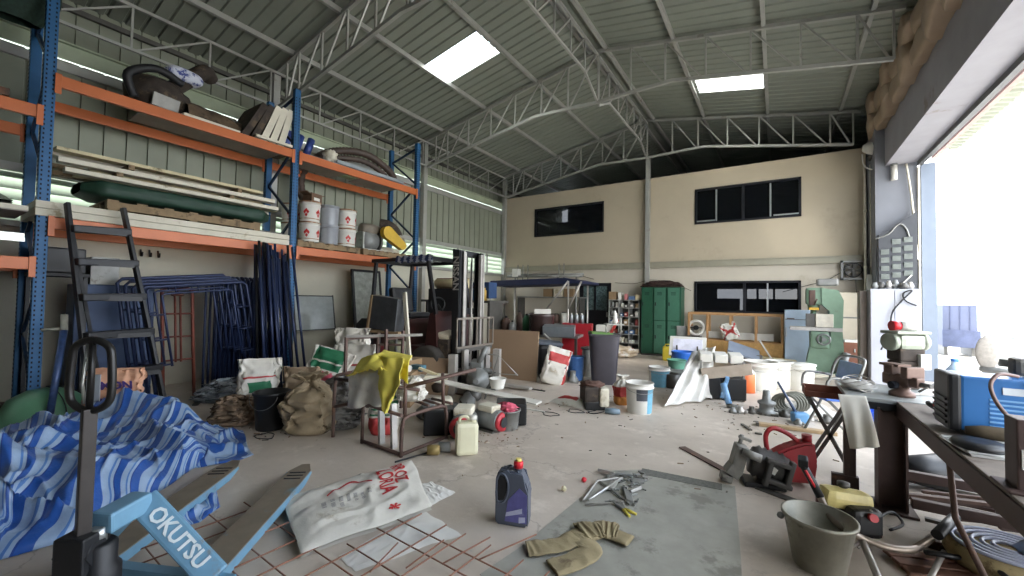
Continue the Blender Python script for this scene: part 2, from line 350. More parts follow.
# ---------------- right side: wall piece, lintel, pillar, eave wall ----------------
b = B(); b.box((1.78, 11.95, 2.45), (.26, 2.3, 5.1)); b.box((2.07, 11.5, 2.45), (.4, 1.36, 5.1)); ST(b, 'wall_right', mGreyW)
b = B(); b.box((2.03, 1.6, 4.58), (.46, 18.4, .76)); ST(b, 'wall_right_lintel', mLintel)
b = B(); b.box((2.2, 4.8, 5.3), (.08, 24.5, .72)); b.box((2.2, 14.5, 2.5), (.1, 5, 5)); ST(b, 'wall_right_eave', mClad)
b = B(); b.box((2.3, 1.6, 4.17), (.07, 18.4, .09)); b.box((2.4, 1.6, 4.25), (.05, 18.4, .05)); ST(b, 'trim_14', mDarkS)
b = B(); b.box((2.42, 10.84, 2.08), (.2, .08, 4.16)); ST(b, 'wall_right_jamb', mJamb)
b = B(); b.box((2.28, 10.78, 2.05), (.03, .05, 4.1)); ST(b, 'trim_15', M('cream_strip', (208, 200, 182), .6))
b = B(); b.box((2.03, -3.5, 2.1), (.46, 8, 4.2)); ST(b, 'wall_right_light_blocker', mLintel)  # unseen stretch, closed to cut fill light on the left wall and roof
# awning outside over the opening: pink fascia and ribbed sheet
b = B(); b.box((2.5, 1.6, 4.28), (.07, 18.4, .1)); ST(b, 'trim_16', M('faded_pink_fascia', (196, 160, 150), .7, 0, .15, 5, (170, 120, 110), .6))
b = B(); y = -7.5; P = []
while y < 10.7: P += [(y, 0), (y+.06, 0), (y+.09, .03), (y+.13, .03)]; y += .16
V = [[b.bm.verts.new((x, yy, z+hh)) for yy, hh in P] for x, z in ((2.55, 4.34), (2.78, 4.3))]
for j in range(len(P)-1): b._f((V[0][j], V[0][j+1], V[1][j+1], V[1][j]), 0)
ST(b, 'ceiling_awning', M('awning_sheet', (170, 176, 160), .6, .1, .15, 4), solid=.004)
# ---------------- purlins and trusses ----------------
def purlin(x, label):
    b = B(); z = roofz(x)+.045; b.box((x, 4.7, z), (.06, 24.2, .085)); return tag(b.build('purlin', mSteel), label, 'purlin', 'roof purlins running along the shed')
order = ['first', 'second', 'third', 'fourth', 'fifth']
for k, dx in enumerate((.16, 1.44, 2.84, 4.2)):
    if k == 0:
        purlin(XR-dx, 'steel purlin just left of the roof ridge'); purlin(XR+dx, 'steel purlin just right of the roof ridge'); continue
    purlin(XR-dx, '%s steel purlin from the ridge on the left roof slope' % order[k]); purlin(XR+dx, '%s steel purlin from the ridge on the right roof slope' % order[k])
def chordz(x):
    d = abs(x-XR)
    if d < .1: return 5.41
    return 5.45 if d < 1.42 else 5.45-(d-1.42)*.178
def truss(Y, label):
    t = T('roof_truss', label, 'roof truss', (XR, Y, 0), 0, 'roof trusses across the shed')
    x1 = 4.85
    def pt(x, z): return Vector((x-XR, 0, z))
    b = B()
    for s in (-1, 1): xe = x1 if s < 0 else 4.55; b.beam(pt(XR, ZR), pt(XR+s*xe, roofz(XR+s*xe)), .06, .06)
    b.build('top_chord', mSteel, t)
    b = B(); xs = [XR-4.7, XR-1.42, XR-.05, XR+.05, XR+1.42, XR+4.42]
    for i in range(5): b.beam(pt(xs[i], chordz(xs[i])), pt(xs[i+1], chordz(xs[i+1])), .055, .055)
    b.build('bottom_chord', mSteel, t)
    N = [0, .66, 1.3, 1.98, 2.66, 3.34, 4.02, 4.42]
    for s in (-1, 1):
        for i, d in enumerate(N):
            if i == 0 and s > 0: continue
            x = XR+s*d; b = B(); b.beam(pt(x, chordz(x)), pt(x, roofz(x)), .03, .03, up=(0, 1, 0)); b.build('web_post', mSteel, t)
        for i in range(1, len(N)-1) if s > 0 else range(0, len(N)-1):
            xa, xb = XR+s*N[i], XR+s*N[i+1]
            b = B(); (b.beam(pt(xa, roofz(xa)), pt(xb-s*.04, chordz(xb)), .028, .028, up=(0, 1, 0)) if s > 0 else b.beam(pt(xa-.04, roofz(xa)), pt(xb+.04, chordz(xb)), .028, .028, up=(0, 1, 0)))
            b.build('web_brace', mSteel, t)
    return t
truss(3.85, 'nearest roof truss, cut by the top of the photo')
truss(7.7, 'middle roof truss meeting the ridge in front of the upper windows')
truss(11.42, 'far roof truss directly above the cream wall')
def long_truss(x, zb, zt, y0, y1, label, step=.95, arch=None):
    t = T('lengthwise_truss', label, 'truss', (x, y0, 0), 0, 'lengthwise trusses between the roof trusses')
    L = y1-y0; zbf = (lambda y: zb+(arch(y) if arch else 0))
    b = B(); b.beam((0, 0, zt), (0, L, zt), .045, .045); b.build('top_chord', mSteel, t)
    n = max(2, round(L/step)); ys = [i*L/n for i in range(n+1)]
    b = B()
    for i in range(n): b.beam((0, ys[i], zbf(ys[i])), (0, ys[i+1], zbf(ys[i+1])), .04, .04)
    b.build('bottom_chord', mSteel, t)
    for i in range(n):
        b = B(); b.beam((0, ys[i], zbf(ys[i])), (0, ys[i], zt), .026, .026, up=(1, 0, 0)); b.build('web_post', mSteel, t)
        b = B(); b.beam((0, ys[i]+.04, zbf(ys[i])), (0, ys[i+1], zt), .024, .024, up=(1, 0, 0)); b.build('web_brace', mSteel, t)
    return t
long_truss(-7.78, 4.9, 5.53, -.1, 11.4, 'long slim truss along the top of the left wall')
ar = lambda L: (lambda y: 0 if .5 < y < L-.5 else -.3*(1-min(y, L-y)/.5))
long_truss(XR, 5.72, 6.36, 3.9, 7.65, 'ridge truss between nearest and middle roof trusses', .62, ar(3.75))
long_truss(XR, 5.66, 6.36, 7.75, 11.37, 'ridge truss between middle and far roof trusses', .6, ar(3.62))
# ---------------- pallet racking with everything stored on it ----------------
mBlue = M('rack_blue', (32, 84, 126), .5, .2, .1, 6, (30, 62, 100), .66)
mOrange = M('rack_orange', (180, 96, 48), .42, .1, .08, 3, (170, 96, 58), .68)
mBrace = M('brace_dark_blue', (26, 48, 74), .5, .2, .15, 6)
mHole = M('punched_hole', (8, 14, 26), .9)
mWhiteW = M('white_timber', (206, 200, 182), .7, 0, .08, 4, (160, 148, 120), .6)
mPlank = M('pale_plank', (196, 184, 148), .7, 0, .12, 5, (120, 104, 76), .6)
mPallet = M('old_pallet_wood', (132, 112, 84), .8, 0, .2, 8, (84, 70, 52), .55)
mPly = M('grey_plywood', (150, 142, 134), .8, 0, .1, 3)
XF, XB = -6.6, -7.45
PYS = (-1.8, .9, 3.6, 6.3)
rack = T('pallet_rack', 'blue and orange three-bay pallet rack along the left metal wall', 'pallet rack', (XF, 2.25, 0))
def L_(p): return Vector((p[0]-XF, p[1]-2.25, p[2]))
for y in PYS:
    for x in (XF, XB):
        h = 5.15 if y == .9 else 4.8; b = B()
        b.box(L_((x-.04, y, h/2)), (.085, .095, h), bev=.006); n = int(h/.05)
        if x == XF or y > 0:
            for k in range(2, n-1):
                z = k*.05
                for dx in (-.022, .022): b.box(L_((x-.04+dx, y-.0475, z)), (.013, .003, .022), m=1)
                if x == XF:
                    for dy in (-.026, .026): b.box(L_((x+.003, y+dy, z)), (.003, .013, .022), m=1)
        b.box(L_((x-.04, y, .006)), (.14, .13, .012)); b.build('post', [mBlue, mHole], rack)
    for z0 in (.3, 1.5, 2.7, 3.9):
        b = B(); b.beam(L_((XF-.06, y, z0)), L_((XB, y, z0+.6)), .03, .035); b.build('brace', mBrace, rack)
        b = B(); b.beam(L_((XB, y, z0+.6)), L_((XF-.06, y, z0+1.15 if z0 < 3.8 else 4.7)), .03, .035); b.build('brace', mBrace, rack)
def rbeam(y0, y1, x, z, h=.13):
    b = B(); b.box(L_((x-.02, (y0+y1)/2, z-h/2)), (.05, y1-y0-.1, h), bev=.006); b.box(L_((x+.004, (y0+y1)/2, z-h*.78)), (.006, y1-y0-.12, .02))
    for y in (y0+.06, y1-.06): b.box(L_((x+.012, y, z-.1)), (.012, .05, .22), bev=.003)
    b.build('beam', mOrange, rack)
for y0, y1, zs in ((-1.8, .9, (1.76, 3.38)), (.9, 3.6, (2.21, 3.77)), (3.6, 6.3, (2.21, 3.77))):
    for z in zs: rbeam(y0, y1, XF+.02, z); rbeam(y0, y1, XB-.08, z)
b = B(); b.box(L_((-6.597, 5.02, 2.155)), (.012, .16, .06)); s_ = b.build('load_label', M('paper_label', (224, 222, 214), .6), rack)
b = B(); b.box(L_((XB+.4, 2.65, 3.783)), (.82, 1.8, .022)); b.build('shelf_board', mPly, rack)
b = B(); b.box(L_((XB+.42, 4.3, 3.783)), (.8, 1.0, .02)); b.box(L_((XB+.42, 5.6, 3.783)), (.8, .9, .02)); b.build('shelf_board', mPly, rack)
def boxthing(name, label, cat, mat, c, d, rz=0, rot=None, bev=.004, group=None):
    b = B(); b.box((0, 0, d[2]/2), d, rot, bev); o = b.build(name, mat); o.location = (c[0], c[1], c[2]); o.rotation_euler = (0, 0, rz); return tag(o, label, cat, group)
# white double slab along the lower level of the middle bay
t = T('wall_panel_slab', 'long white double panel lying on the lower orange beams', 'panel', (-7.0, 2.18, 2.212))
for k in range(2):
    b = B(); b.box((0, 0, .04+k*.082), (.86, 2.68, .078), bev=.006); b.build('panel_layer', mWhiteW, t)
boxthing('panel_offcut', 'dark grey panel end sticking out beside the blue rack post', 'panel', mDarkS, (-6.9, 3.2, 2.375), (.5, .5, .03))
# pallet with a green wrapped bundle and planks
def pallet(name, label, loc, sx, sy, rz=0, h=.13, group=None, mat=None, ns=7):
    t = T(name, label, 'pallet', loc, rz, group)
    for x in (-sx/2+.05, 0, sx/2-.05): b = B(); b.box((x, 0, h/2), (.09, sy, h-.04)); b.build('bearer', mat or mPallet, t)
    for i in range(ns):
        y = -sy/2+.05+i*(sy-.1)/(ns-1); b = B(); b.box((0, y, h-.011), (sx, .1, .02)); b.box((0, y, .011), (sx, .09, .018)) if i % 3 == 0 else None; b.build('deck_board', mat or mPallet, t)
    return t
pallet('wooden_pallet', 'wooden pallet under the green wrapped bundle on the lower rack level', (-7.02, 2.25, 2.378), .8, 1.7)
mGreen = M('green_tarpaulin', (28, 58, 44), .6, 0, .25, 8)
b = B()
def gw(u, v):
    a = v*2*pi; y = -1.05+2.1*u; k = 1+.05*nf(u*8, cos(a)*2, sin(a)*2)
    e = min(1, .55+min(u, 1-u)*6)
    return Vector((.38*k*e*math.copysign(abs(cos(a))**.45, cos(a)), y+.02*nf(v*9, u), .115+.105*k*e*math.copysign(abs(sin(a))**.5, sin(a))))
b.grid(gw, 40, 28); o = tag(b.build('wrapped_bundle', mGreen), 'dark green tarpaulin bundle under the stacked planks', 'bundle'); o.location = (-7.0, 2.25, 2.515)
rnd = random.Random(4)
zz = 2.745
pl = 0
spec = [(-6.68, 1.05, 3.35, 'lowest pale plank at the front edge of the plank stack'), (-6.82, 1.15, 3.4, 'low pale plank just behind the front plank'), (-7.0, 1.0, 3.3, 'low grey-brown plank in the middle of the stack')]
for k, (x, y0, y1, lb) in enumerate(spec):
    o = boxthing('plank', lb, 'plank', [mWhiteW, mPlank, mPallet][k], (x, (y0+y1)/2, zz), (.13, y1-y0, .05), radians(rnd.uniform(-1.5, 1.5)), bev=.004, group='planks stacked on the rack')
boxthing('plank', 'splintered white plank crossing the low layer near the rack post', 'plank', mWhiteW, (-7.17, 2.9, zz), (.14, 1.1, .05), .02, group='planks stacked on the rack')
for k, (x, y0, y1, m_, lb) in enumerate([(-6.7, 1.0, 3.3, mWhiteW, 'longest cream plank crossing the whole stack at mid height'), (-6.93, 1.3, 3.2, mPlank, 'cream plank behind the longest plank'), (-7.15, 1.0, 3.2, mPallet, 'weathered brown plank at the back of the stack')]):
    boxthing('plank', lb, 'plank', m_, (x, (y0+y1)/2, zz+.105), (.14, y1-y0, .055), radians(rnd.uniform(-2, 2)), group='planks stacked on the rack')
for y in (1.5, 2.7):
    boxthing('spacer_block', 'small wood spacer between the plank layers, %s' % ('nearer the ladder' if y < 2 else 'nearer the paint pails'), 'block', mPallet, (-6.92, y, zz+.051), (.6, .06, .052))
    boxthing('spacer_block', 'upper wood spacer in the plank stack, %s' % ('nearer the ladder' if y < 2 else 'nearer the paint pails'), 'block', mPallet, (-6.92, y+.1, zz+.162), (.6, .06, .062))
for k, (x, y0, y1, m_, lb) in enumerate([(-6.75, .98, 3.15, mPlank, 'topmost long plank with grey battens on the rack stack'), (-7.05, .98, 3.1, mWhiteW, 'topmost white plank at the wall side of the stack')]):
    boxthing('plank', lb, 'plank', m_, (x, (y0+y1)/2, zz+.228), (.16, y1-y0, .04), radians(rnd.uniform(-1, 1)), group='planks stacked on the rack')
# left bay contents
b = B()
b.grid(lambda u, v: Vector((-.35+.7*u, -.6+1.2*v, .02+.24*sin(pi*u)**.5*sin(pi*v)**.6*(1+.3*nf(u*5, v*5)))), 24, 30); b.grid(lambda u, v: Vector((-.35+.7*u, -.6+1.2*v, .0)), 2, 2)
o = tag(b.build('folded_net', M('grey_net', (118, 124, 108), .8, 0, .4, 24)), 'crumpled grey-green netting on the left bay shelf', 'net'); o.location = (-7.0, .1, 2.32)
t = T('edged_board', 'pale edged panel shelf across the left rack bay', 'panel', (-7.03, -.45, 2.24)); b = B(); b.box((0, 0, .03), (.8, 2.5, .06)); b.build('board', mPly, t); b = B(); b.box((.405, 0, .035), (.012, 2.5, .05)); b.build('edge_strip', mWhiteW, t)
t2 = T('steel_angle', 'pale steel angle running under the left bay panel', 'angle bar', (-6.75, -.45, 1.93)); b = B(); b.box((0, 0, .02), (.05, 2.5, .04)); b.box((-.02, 0, .05), (.01, 2.5, .08)); b.build('bar', mAlu, t2)
for k, (z, y, lb) in enumerate([(3.385, .2, 'lower brown timber on the upper left bay beams'), (3.47, .25, 'upper cracked brown timber on the upper left bay beams')]):
    boxthing('timber', lb, 'timber', M('brown_timber', (104, 74, 56), .8, 0, .25, 6, (70, 56, 48), .5), (-7.02, y-.4, z), (.5-.08*k, 1.6, .08), .03*k)
boxthing('wooden_crate', 'small brown crate on the upper left timbers', 'crate', mPallet, (-7.0, .35, 3.555), (.34, .4, .2))
b = B()
def netfn(u, v):
    a = u*2*pi; z = -v*.8; r = (.12+.1*sin(v*pi))*(1+.25*nf(cos(a)*2, sin(a)*2, v*3))
    return Vector((r*cos(a)*.8, r*sin(a)*1.6, z))
b.grid(netfn, 28, 20, cu=True); o = tag(b.build('hanging_net', M('green_net', (22, 44, 34), .8, 0, .5, 30)), 'dark green net bunched at the top of the front rack post', 'net'); o.location = (-6.95, .66, 5.15)
# upper level of the middle bay: engine with trunk, blue striped cushion, leaning white-edged panels
t = T('old_pump_engine', 'dark dusty engine lump on the top shelf near the rack post', 'engine', (-7.1, 1.95, 3.796), 0)
mGr = M('dusty_dark_iron', (58, 50, 44), .8, .2, .35, 9, (92, 78, 62), .55)
b = B()
def lump(rx, ry, rz, s, amp=.18, fr=2.2): return lambda u, v: (lambda th, ph: (lambda k: Vector((rx*k*sin(th)*cos(ph), ry*k*sin(th)*sin(ph), rz*k*cos(th)+rz)))(1+amp*nf(sin(th)*cos(ph), sin(th)*sin(ph), cos(th), fr, s)))(pi*min(max(v, .001), .999), 2*pi*u)
b.grid(lump(.27, .34, .27, 3), 32, 20, cu=True); b.build('body', mGr, t)
b = B(); b.tube(smooth_path([(.1, .1, .4), (.12, .35, .7), (.1, .5, .85), (0, .6, .82)]), .1, 12); b.build('air_duct', mGr, t)
b = B(); b.tube(smooth_path([(.25, -.3, .1), (.3, -.38, .35), (.28, -.1, .55), (.2, .2, .5)]), .05, 10); b.build('hose', M('black_rubber', (22, 22, 24), .6, 0, .2), t)
b = B(); b.box((.3, .0, .14), (.04, .3, .16), (0, .3, .2)); b.build('cover_plate', M('old_metal_plate', (110, 108, 102), .4, .5), t)
b = B()
b.grid(lambda u, v: Vector((-.3+.62*u+.05*nf(v*4, u*3), -.75+1.5*v, .02+(.34-.22*v)*sin(pi*min(.999, max(.001, u)))**.6*(1+.25*nf(u*6, v*9)))), 26, 50); b.grid(lambda u, v: Vector((-.3+.62*u, -.75+1.5*v, 0)), 2, 2)
o = tag(b.build('brown_tarp_heap', M('brown_canvas', (92, 76, 58), .85, 0, .3, 7, (60, 48, 36), .5)), 'long heap of brown canvas along the top shelf', 'canvas'); o.location = (-7.08, 2.95, 3.797)
t = T('striped_cushion', 'blue and white patterned cushion on the brown heap', 'cushion', (-6.95, 2.18, 4.34), .15); b = B()
mBW = M('blue_pattern_cloth', (196, 200, 214), .7, 0, .05, 22, (44, 58, 128), .5)
b.grid(lambda u, v: (lambda a, th: Vector((.14*math.copysign(abs(cos(a))**.6, cos(a))*sin(th)**.5, .22*math.copysign(abs(sin(a))**.6, sin(a))*sin(th)**.5, .09+.09*cos(th))))(2*pi*u, pi*min(max(v, .001), .999)), 24, 12, cu=True); b.build('cover', mBW, t)
boxthing('broken_board', 'splintered pale board end on the top shelf edge', 'board', mWhiteW, (-6.72, 2.45, 3.797), (.12, .7, .035), .05)
boxthing('edge_batten', 'white batten lying along the top orange beam', 'batten', mWhiteW, (-6.6, 3.25, 3.797), (.05, .55, .04), 0)
for k in range(5):
    lb = ['rearmost brown panel leaning on the others on the top shelf', 'brown panel with dark core next to the rearmost', 'leftmost white-edged panel leaning on the top shelf', 'middle white-edged panel leaning on the top shelf', 'white-edged panel leaning nearest the blue post'][k]
    t = T('insulated_panel', lb, 'panel', (-6.98, 2.86+.13*k, 3.80), 0, 'leaning panels on the top shelf', rot=(radians(-26+k*3), 0, 0))
    b = B(); b.box((0, 0, .32), (.62, .09, .64), bev=.004); b.build('core', mGr if k < 2 else mPly, t)
    if k > 1: b = B(); b.box((.315, 0, .32), (.012, .095, .66)); b.build('white_edge', mWhiteW, t)
# top of the third bay: steel profiles, blue rolls, white clump, green beam, corrugated hose
mGal = M('galvanised_profile', (150, 156, 160), .4, .6, .1)
for k, (y0, y1, x, z) in enumerate([(4.35, 5.9, -6.66, 3.8), (4.5, 6.1, -6.78, 3.8), (4.2, 5.5, -6.9, 3.8)]):
    t = T('steel_channel', ['front galvanised channel over the right orange beam', 'second galvanised channel behind the front one', 'shortest galvanised channel on the top shelf'][k], 'channel', (x, (y0+y1)/2, z), .02*k, 'galvanised channels on the top shelf')
    b = B(); L = y1-y0; b.box((0, 0, .004), (.1, L, .006)); b.box((-.047, 0, .035), (.006, L, .06)); b.box((.047, 0, .035), (.006, L, .06)); b.build('profile', mGal, t)
b = B(); b.box((0, 0, .06), (.16, 2.2, .12), bev=.01); o = tag(b.build('green_beam', M('pale_green_beam', (142, 156, 122), .6, 0, .1, 5)), 'pale green beam on the top shelf behind the post', 'beam'); o.location = (-7.28, 4.2, 3.8)
for k in range(3):
    b = B(); b.bar((0, 0, 0), (0, .34, .02), .065, 14); o = tag(b.build('blue_roll', M('blue_plastic_roll', (40, 62, 128), .4, 0, .25, 20)), ['nearest blue roll on the top shelf', 'middle blue roll on the top shelf', 'farthest blue roll on the top shelf'][k], 'roll', 'blue rolls on the top shelf'); o.location = (-7.28, 3.75+.2*k, 3.99); o.rotation_euler = (radians(70), 0, 0)
b = B(); b.grid(lump(.12, .13, .14, 8, .35, 3), 24, 16, cu=True); o = tag(b.build('white_plaster_lump', mWhiteW), 'white knobbly lump beside the blue rolls', 'lump'); o.location = (-7.15, 4.55, 3.92)
def corr(P, r, amp, step=.03):
    P = smooth_path(P, 24); out = [P[0]]; 
    for p in P[1:]:
        if (p-out[-1]).length > step: out.append(p)
    return out, [r+(amp if i % 2 else -amp) for i in range(len(out))]
mHose = M('brown_rubber_hose', (66, 52, 44), .55, 0, .2, 10)
for k, (dx, r, lb) in enumerate([(0, .075, 'thick brown corrugated hose arching over the top beam'), (-.17, .06, 'thinner brown corrugated hose behind the thick one')]):
    P, R_ = corr([(-7.25+dx*.2, 4.9, 2.75), (-7.5+dx*.2, 4.35, 3.15), (-7.58, 4.25-.1*k, 3.7), (-7.5+dx*.1, 4.7, 4.25-.12*k), (-7.3+dx*.3, 5.4, 4.42-.14*k), (-7.2+dx*.3, 6.0-.1*k, 4.2-.1*k), (-7.15+dx, 6.15-.15*k, 3.9)], r, .006)
    b = B(); b.tube([p-Vector((-7.3, 5, 2.6)) for p in P], r, 14, R=R_); o = tag(b.build('corrugated_hose', mHose), lb, 'hose'); o.location = (-7.3, 5, 2.6)
boxthing('rust_sheet', 'rust red sheet on the top shelf by the far post', 'sheet', M('rust_paint', (140, 74, 50), .7, 0, .2, 6, (180, 160, 140), .6), (-7.1, 5.95, 3.9), (.5, .5, .03), .1)
# pallets and pails on the lower level of the third bay
pallet('wooden_pallet', 'dark pallet under the white paint pails on the rack', (-7.02, 4.28, 2.212), .82, 1.2, group=None, h=.12)
pallet('wooden_pallet', 'dark pallet under the grey blower on the rack', (-7.02, 5.58, 2.212), .82, 1.25, group=None, h=.12)
mPailW = M('pail_white', (214, 212, 204), .4, 0, .06, 6, (170, 160, 140), .68)
mPailG = M('pail_grey', (168, 172, 178), .35, .4, .08, 6)
mRed = M('print_red', (176, 38, 34), .5); mBrownRim = M('brown_rim', (150, 108, 74), .6, 0, .2, 12, (200, 190, 170), .55)
def pail(loc, label, mat, r=.14, h=.34, group='paint pails on the rack', rz=0., lid=True, red=True):
    t = T('paint_pail', label, 'pail', loc, rz, group)
    b = B(); b.lathe([(r*.9, 0), (r*.93, .01), (r, h*.8), (r*1.04, h*.82), (r*1.04, h*.86), (r, h*.87), (r*1.01, h*.97)], n=28); b.build('body', mat, t)
    if lid: b = B(); b.lathe([(r*1.07, h*.93), (r*1.08, h*.99), (r*.98, h), (r*.96, h*.975), (.001, h*.975)], n=28, cap=False); b.build('lid', mBrownRim if red else mat, t)
    if red:
        b = B()
        for a0 in (-.35, .9):
            for (du, dv) in ((0, 0), (.16, .03), (.32, 0), (.16, -.05)):
                a = a0+du; z = h*.45+dv; rr = r*.97+.0025
                pts = []
                for (x, y) in ((0, .035), (.09, 0), (0, -.035), (-.09, 0)): pts.append(b.bm.verts.new((rr*1.01*cos(a+x*1.6), rr*1.01*sin(a+x*1.6), z+y)))
                b._f(pts, 0)
        b.build('red_mark', mRed, t)
        b = B(); b.lathe([(r*.945, h*.12), (r*.952, h*.16)], n=28, cap=False); b.build('brown_band', mBrownRim, t)
    return t
PZ = 2.333
for k, (x, y) in enumerate([(-6.78, 3.97), (-6.78, 4.33), (-6.78, 4.69)]):
    pail((x, y, PZ), ['dented white paint pail, bottom row nearest the blue post', 'grey metal pail, bottom row middle', 'white paint pail, bottom row farthest from the post'][k], [mPailW, mPailG, mPailW][k], .165, .34, rz=.2*k-.6, red=k != 1)
    pail((x, y, PZ+.342), ['white paint pail with red mark, top row nearest the blue post', 'grey metal pail, top row middle', 'white paint pail with red mark, top row farthest'][k], [mPailW, mPailG, mPailW][k], .165, .35, rz=.2*k-.7, red=k != 1)
pail((-7.15, 3.85, PZ), 'white pail in the back row half hidden by the post', mPailW, .15, .34, red=True); pail((-7.15, 3.85, PZ+.342), 'upper back row pail with red mark beside the blue post', mPailW, .15, .33, rz=-.5)
t = T('brown_mask_carton', 'torn brown carton on top of the pails', 'carton', (-6.85, 4.05, PZ+.70), .2); b = B(); b.box((0, 0, .08), (.2, .22, .16)); b.box((0, .15, .15), (.18, .1, .01), (.4, 0, 0)); b.box((0, -.15, .15), (.18, .1, .01), (-.4, 0, 0)); b.build('box', M('brown_card', (96, 72, 54), .8), t); b = B(); b.box((.102, 0, .06), (.006, .12, .05)); b.build('white_sticker', mPailW, t)
# grey blower with yellow belt guard
t = T('blower_unit', 'grey blower with yellow belt guard on the rack', 'blower', (-6.9, 5.42, PZ), 0)
mMach = M('machine_grey', (128, 130, 128), .5, .3, .15, 8, (90, 86, 80), .6)
b = B(); b.lathe([(.12, -.17), (.18, -.17), (.18, .17), (.12, .17)], (.02, -.2, .19), 28, ax=(0, 1, 0)); b.build('motor_body', mMach, t)
b = B(); b.lathe([(.19, -.02), (.205, -.02), (.205, .02), (.19, .02)], (.02, .02, .19), 28, ax=(0, 1, 0)); b.build('flange', mDarkS, t)
b = B(); b.box((.16, .04, .17), (.03, .03, .34)); b.box((.16, -.38, .17), (.03, .03, .34)); b.box((.1, -.17, .01), (.2, .45, .02)); b.build('stand', mSteel, t)
b = B(); b.lathe([(.05, -.22), (.12, -.2), (.14, 0), (.12, .2), (.05, .22)], (-.02, -.1, .42), 20, ax=(0, 1, 0)); b.build('upper_drum', M('dusty_grey_drum', (120, 112, 100), .6, .2, .2, 9), t)
gd = Vector((.0, .34, -.22)).normalized(); b = B()
pts = [(-.19+.0*0, 0)]
pol = [(.23*cos(a)*0-.22+.13*cos(a), .13*sin(a)) for a in [pi/2+i*pi/10 for i in range(11)]]+[(.22+.09*cos(a), .09*sin(a)) for a in [-pi/2+i*pi/10 for i in range(11)]]
b.prism(pol, .11, (.22, .28, .27), (0, .86, -.5), (0, .5, .86)); o = b.build('belt_guard', M('guard_yellow', (196, 160, 44), .45, 0, .12, 5, (120, 100, 50), .66), t)
b = B(); b.tube(smooth_path([(-.1, .2, .62), (0, .35, .6), (.02, .5, .52), (0, .62, .4)]), .1, 12, R=None); b.build('dark_pipe', mGr, t)
b = B(); b.grid(lambda u, v: Vector((.05+.2*u+.03*nf(v*5, u*5), .42+.28*v, .5-.34*u*(1+.3*nf(u*7, v*6))+.03*nf(u*9, v*9))), 14, 16); o = tag(b.build('grey_rag', M('grey_rag', (150, 144, 130), .9, 0, .2, 12), solid=.006), 'grey rag hanging over the blower by the far post', 'rag'); o.location = (-6.93, 5.38, PZ+.03)
for k in range(3): boxthing('white_board', ['lowest', 'middle', 'topmost'][k]+' white board stacked beside the far rack post', 'board', mWhiteW, (-7.25, 6.02, PZ+.052*k), (.3, .5, .05), .05*k, group='white boards by the far rack post')
# ---------------- left side in front of the racking ----------------
mNavy = M('navy_tube_paint', (34, 46, 78), .4, .3, .2, 12, (86, 92, 104), .66)
mBlack = M('black_paint', (26, 27, 30), .5, .1, .2, 8, (64, 64, 66), .68)
mBlackP = M('black_plastic', (24, 25, 27), .45, 0, .1)
mRust = M('rusty_brown_tube', (92, 72, 64), .6, .3, .2, 10, (120, 86, 66), .58)
mCard = M('cardboard', (142, 118, 88), .85, 0, .06, 3)
mBagW = M('woven_bag_white', (206, 202, 192), .65, 0, .07, 5, (160, 150, 130), .6, bump=.3)
mBagD = M('woven_bag_dirty', (146, 130, 104), .75, 0, .14, 6, (100, 86, 66), .55, bump=.4)
mBagG = M('grey_plastic_bag', (138, 136, 132), .5, 0, .2, 8, (90, 88, 84), .55, bump=.4)
mGreenP = M('print_green', (40, 112, 78), .6); mRedP = M('print_red_faded', (170, 52, 50), .6); mPinkP = M('print_pink', (196, 84, 104), .6); mBlueP = M('print_blue', (70, 120, 170), .6); mYelP = M('print_yellow', (190, 160, 70), .6); mInk = M('print_ink', (70, 74, 82), .7)
mGrayM = M('grey_metal', (128, 128, 124), .45, .4, .15, 7, (96, 90, 82), .6)
def box(o, name, mat, c, d, rot=None, bev=.004): b = B(); b.box(c, d, rot, bev); return b.build(name, mat, o)
def bars(o, name, mat, segs, r=.016, sq=False):
    for a, c in segs: b = B(); (b.beam(a, c, 2*r, 2*r) if sq else b.bar(a, c, r, 8)); b.build(name, mat, o)
# dark stepladder with wide black treads
t = T('step_ladder', 'tall dark stepladder with wide black treads leaning at the rack', 'ladder', (-6.2, 1.5, 0))
o_ = Vector((-6.2, 1.5, 0))
LT, RT = PX(67, 203, -6.42)-o_, PX(123, 208, -6.42)-o_
LB, RB = G(93, 430)-o_, G(166, 410)-o_
for a, c in ((LT, LB), (RT, RB)): b = B(); b.beam(c, a, .035, .075, up=(1, .2, 0), bev=.006); b.build('rail', mBlack, t); b = B(); b.box(c+Vector((0, 0, .02)), (.06, .09, .04), bev=.008); b.build('foot', mBlackP, t)
for k, f in enumerate((.12, .27, .43, .6, .78)):
    b = B(); pl_, pr_ = LT.lerp(LB, f), RT.lerp(RB, f); b.beam(pl_+Vector((.05, 0, 0)), pr_+Vector((.05, 0, 0)), .15, .075, up=(0, 0, 1), bev=.012); b.box((pl_+pr_)/2+Vector((.13, 0, -.02)), (.02, (pl_-pr_).length*.8, .05)); b.build('tread', mBlack, t)
for a, c in ((LT, Vector((-.62, .0, 0))), (RT, Vector((-.62, .55, 0)))): b = B(); b.beam(c, a, .03, .04); b.build('rear_leg', mBlack, t)
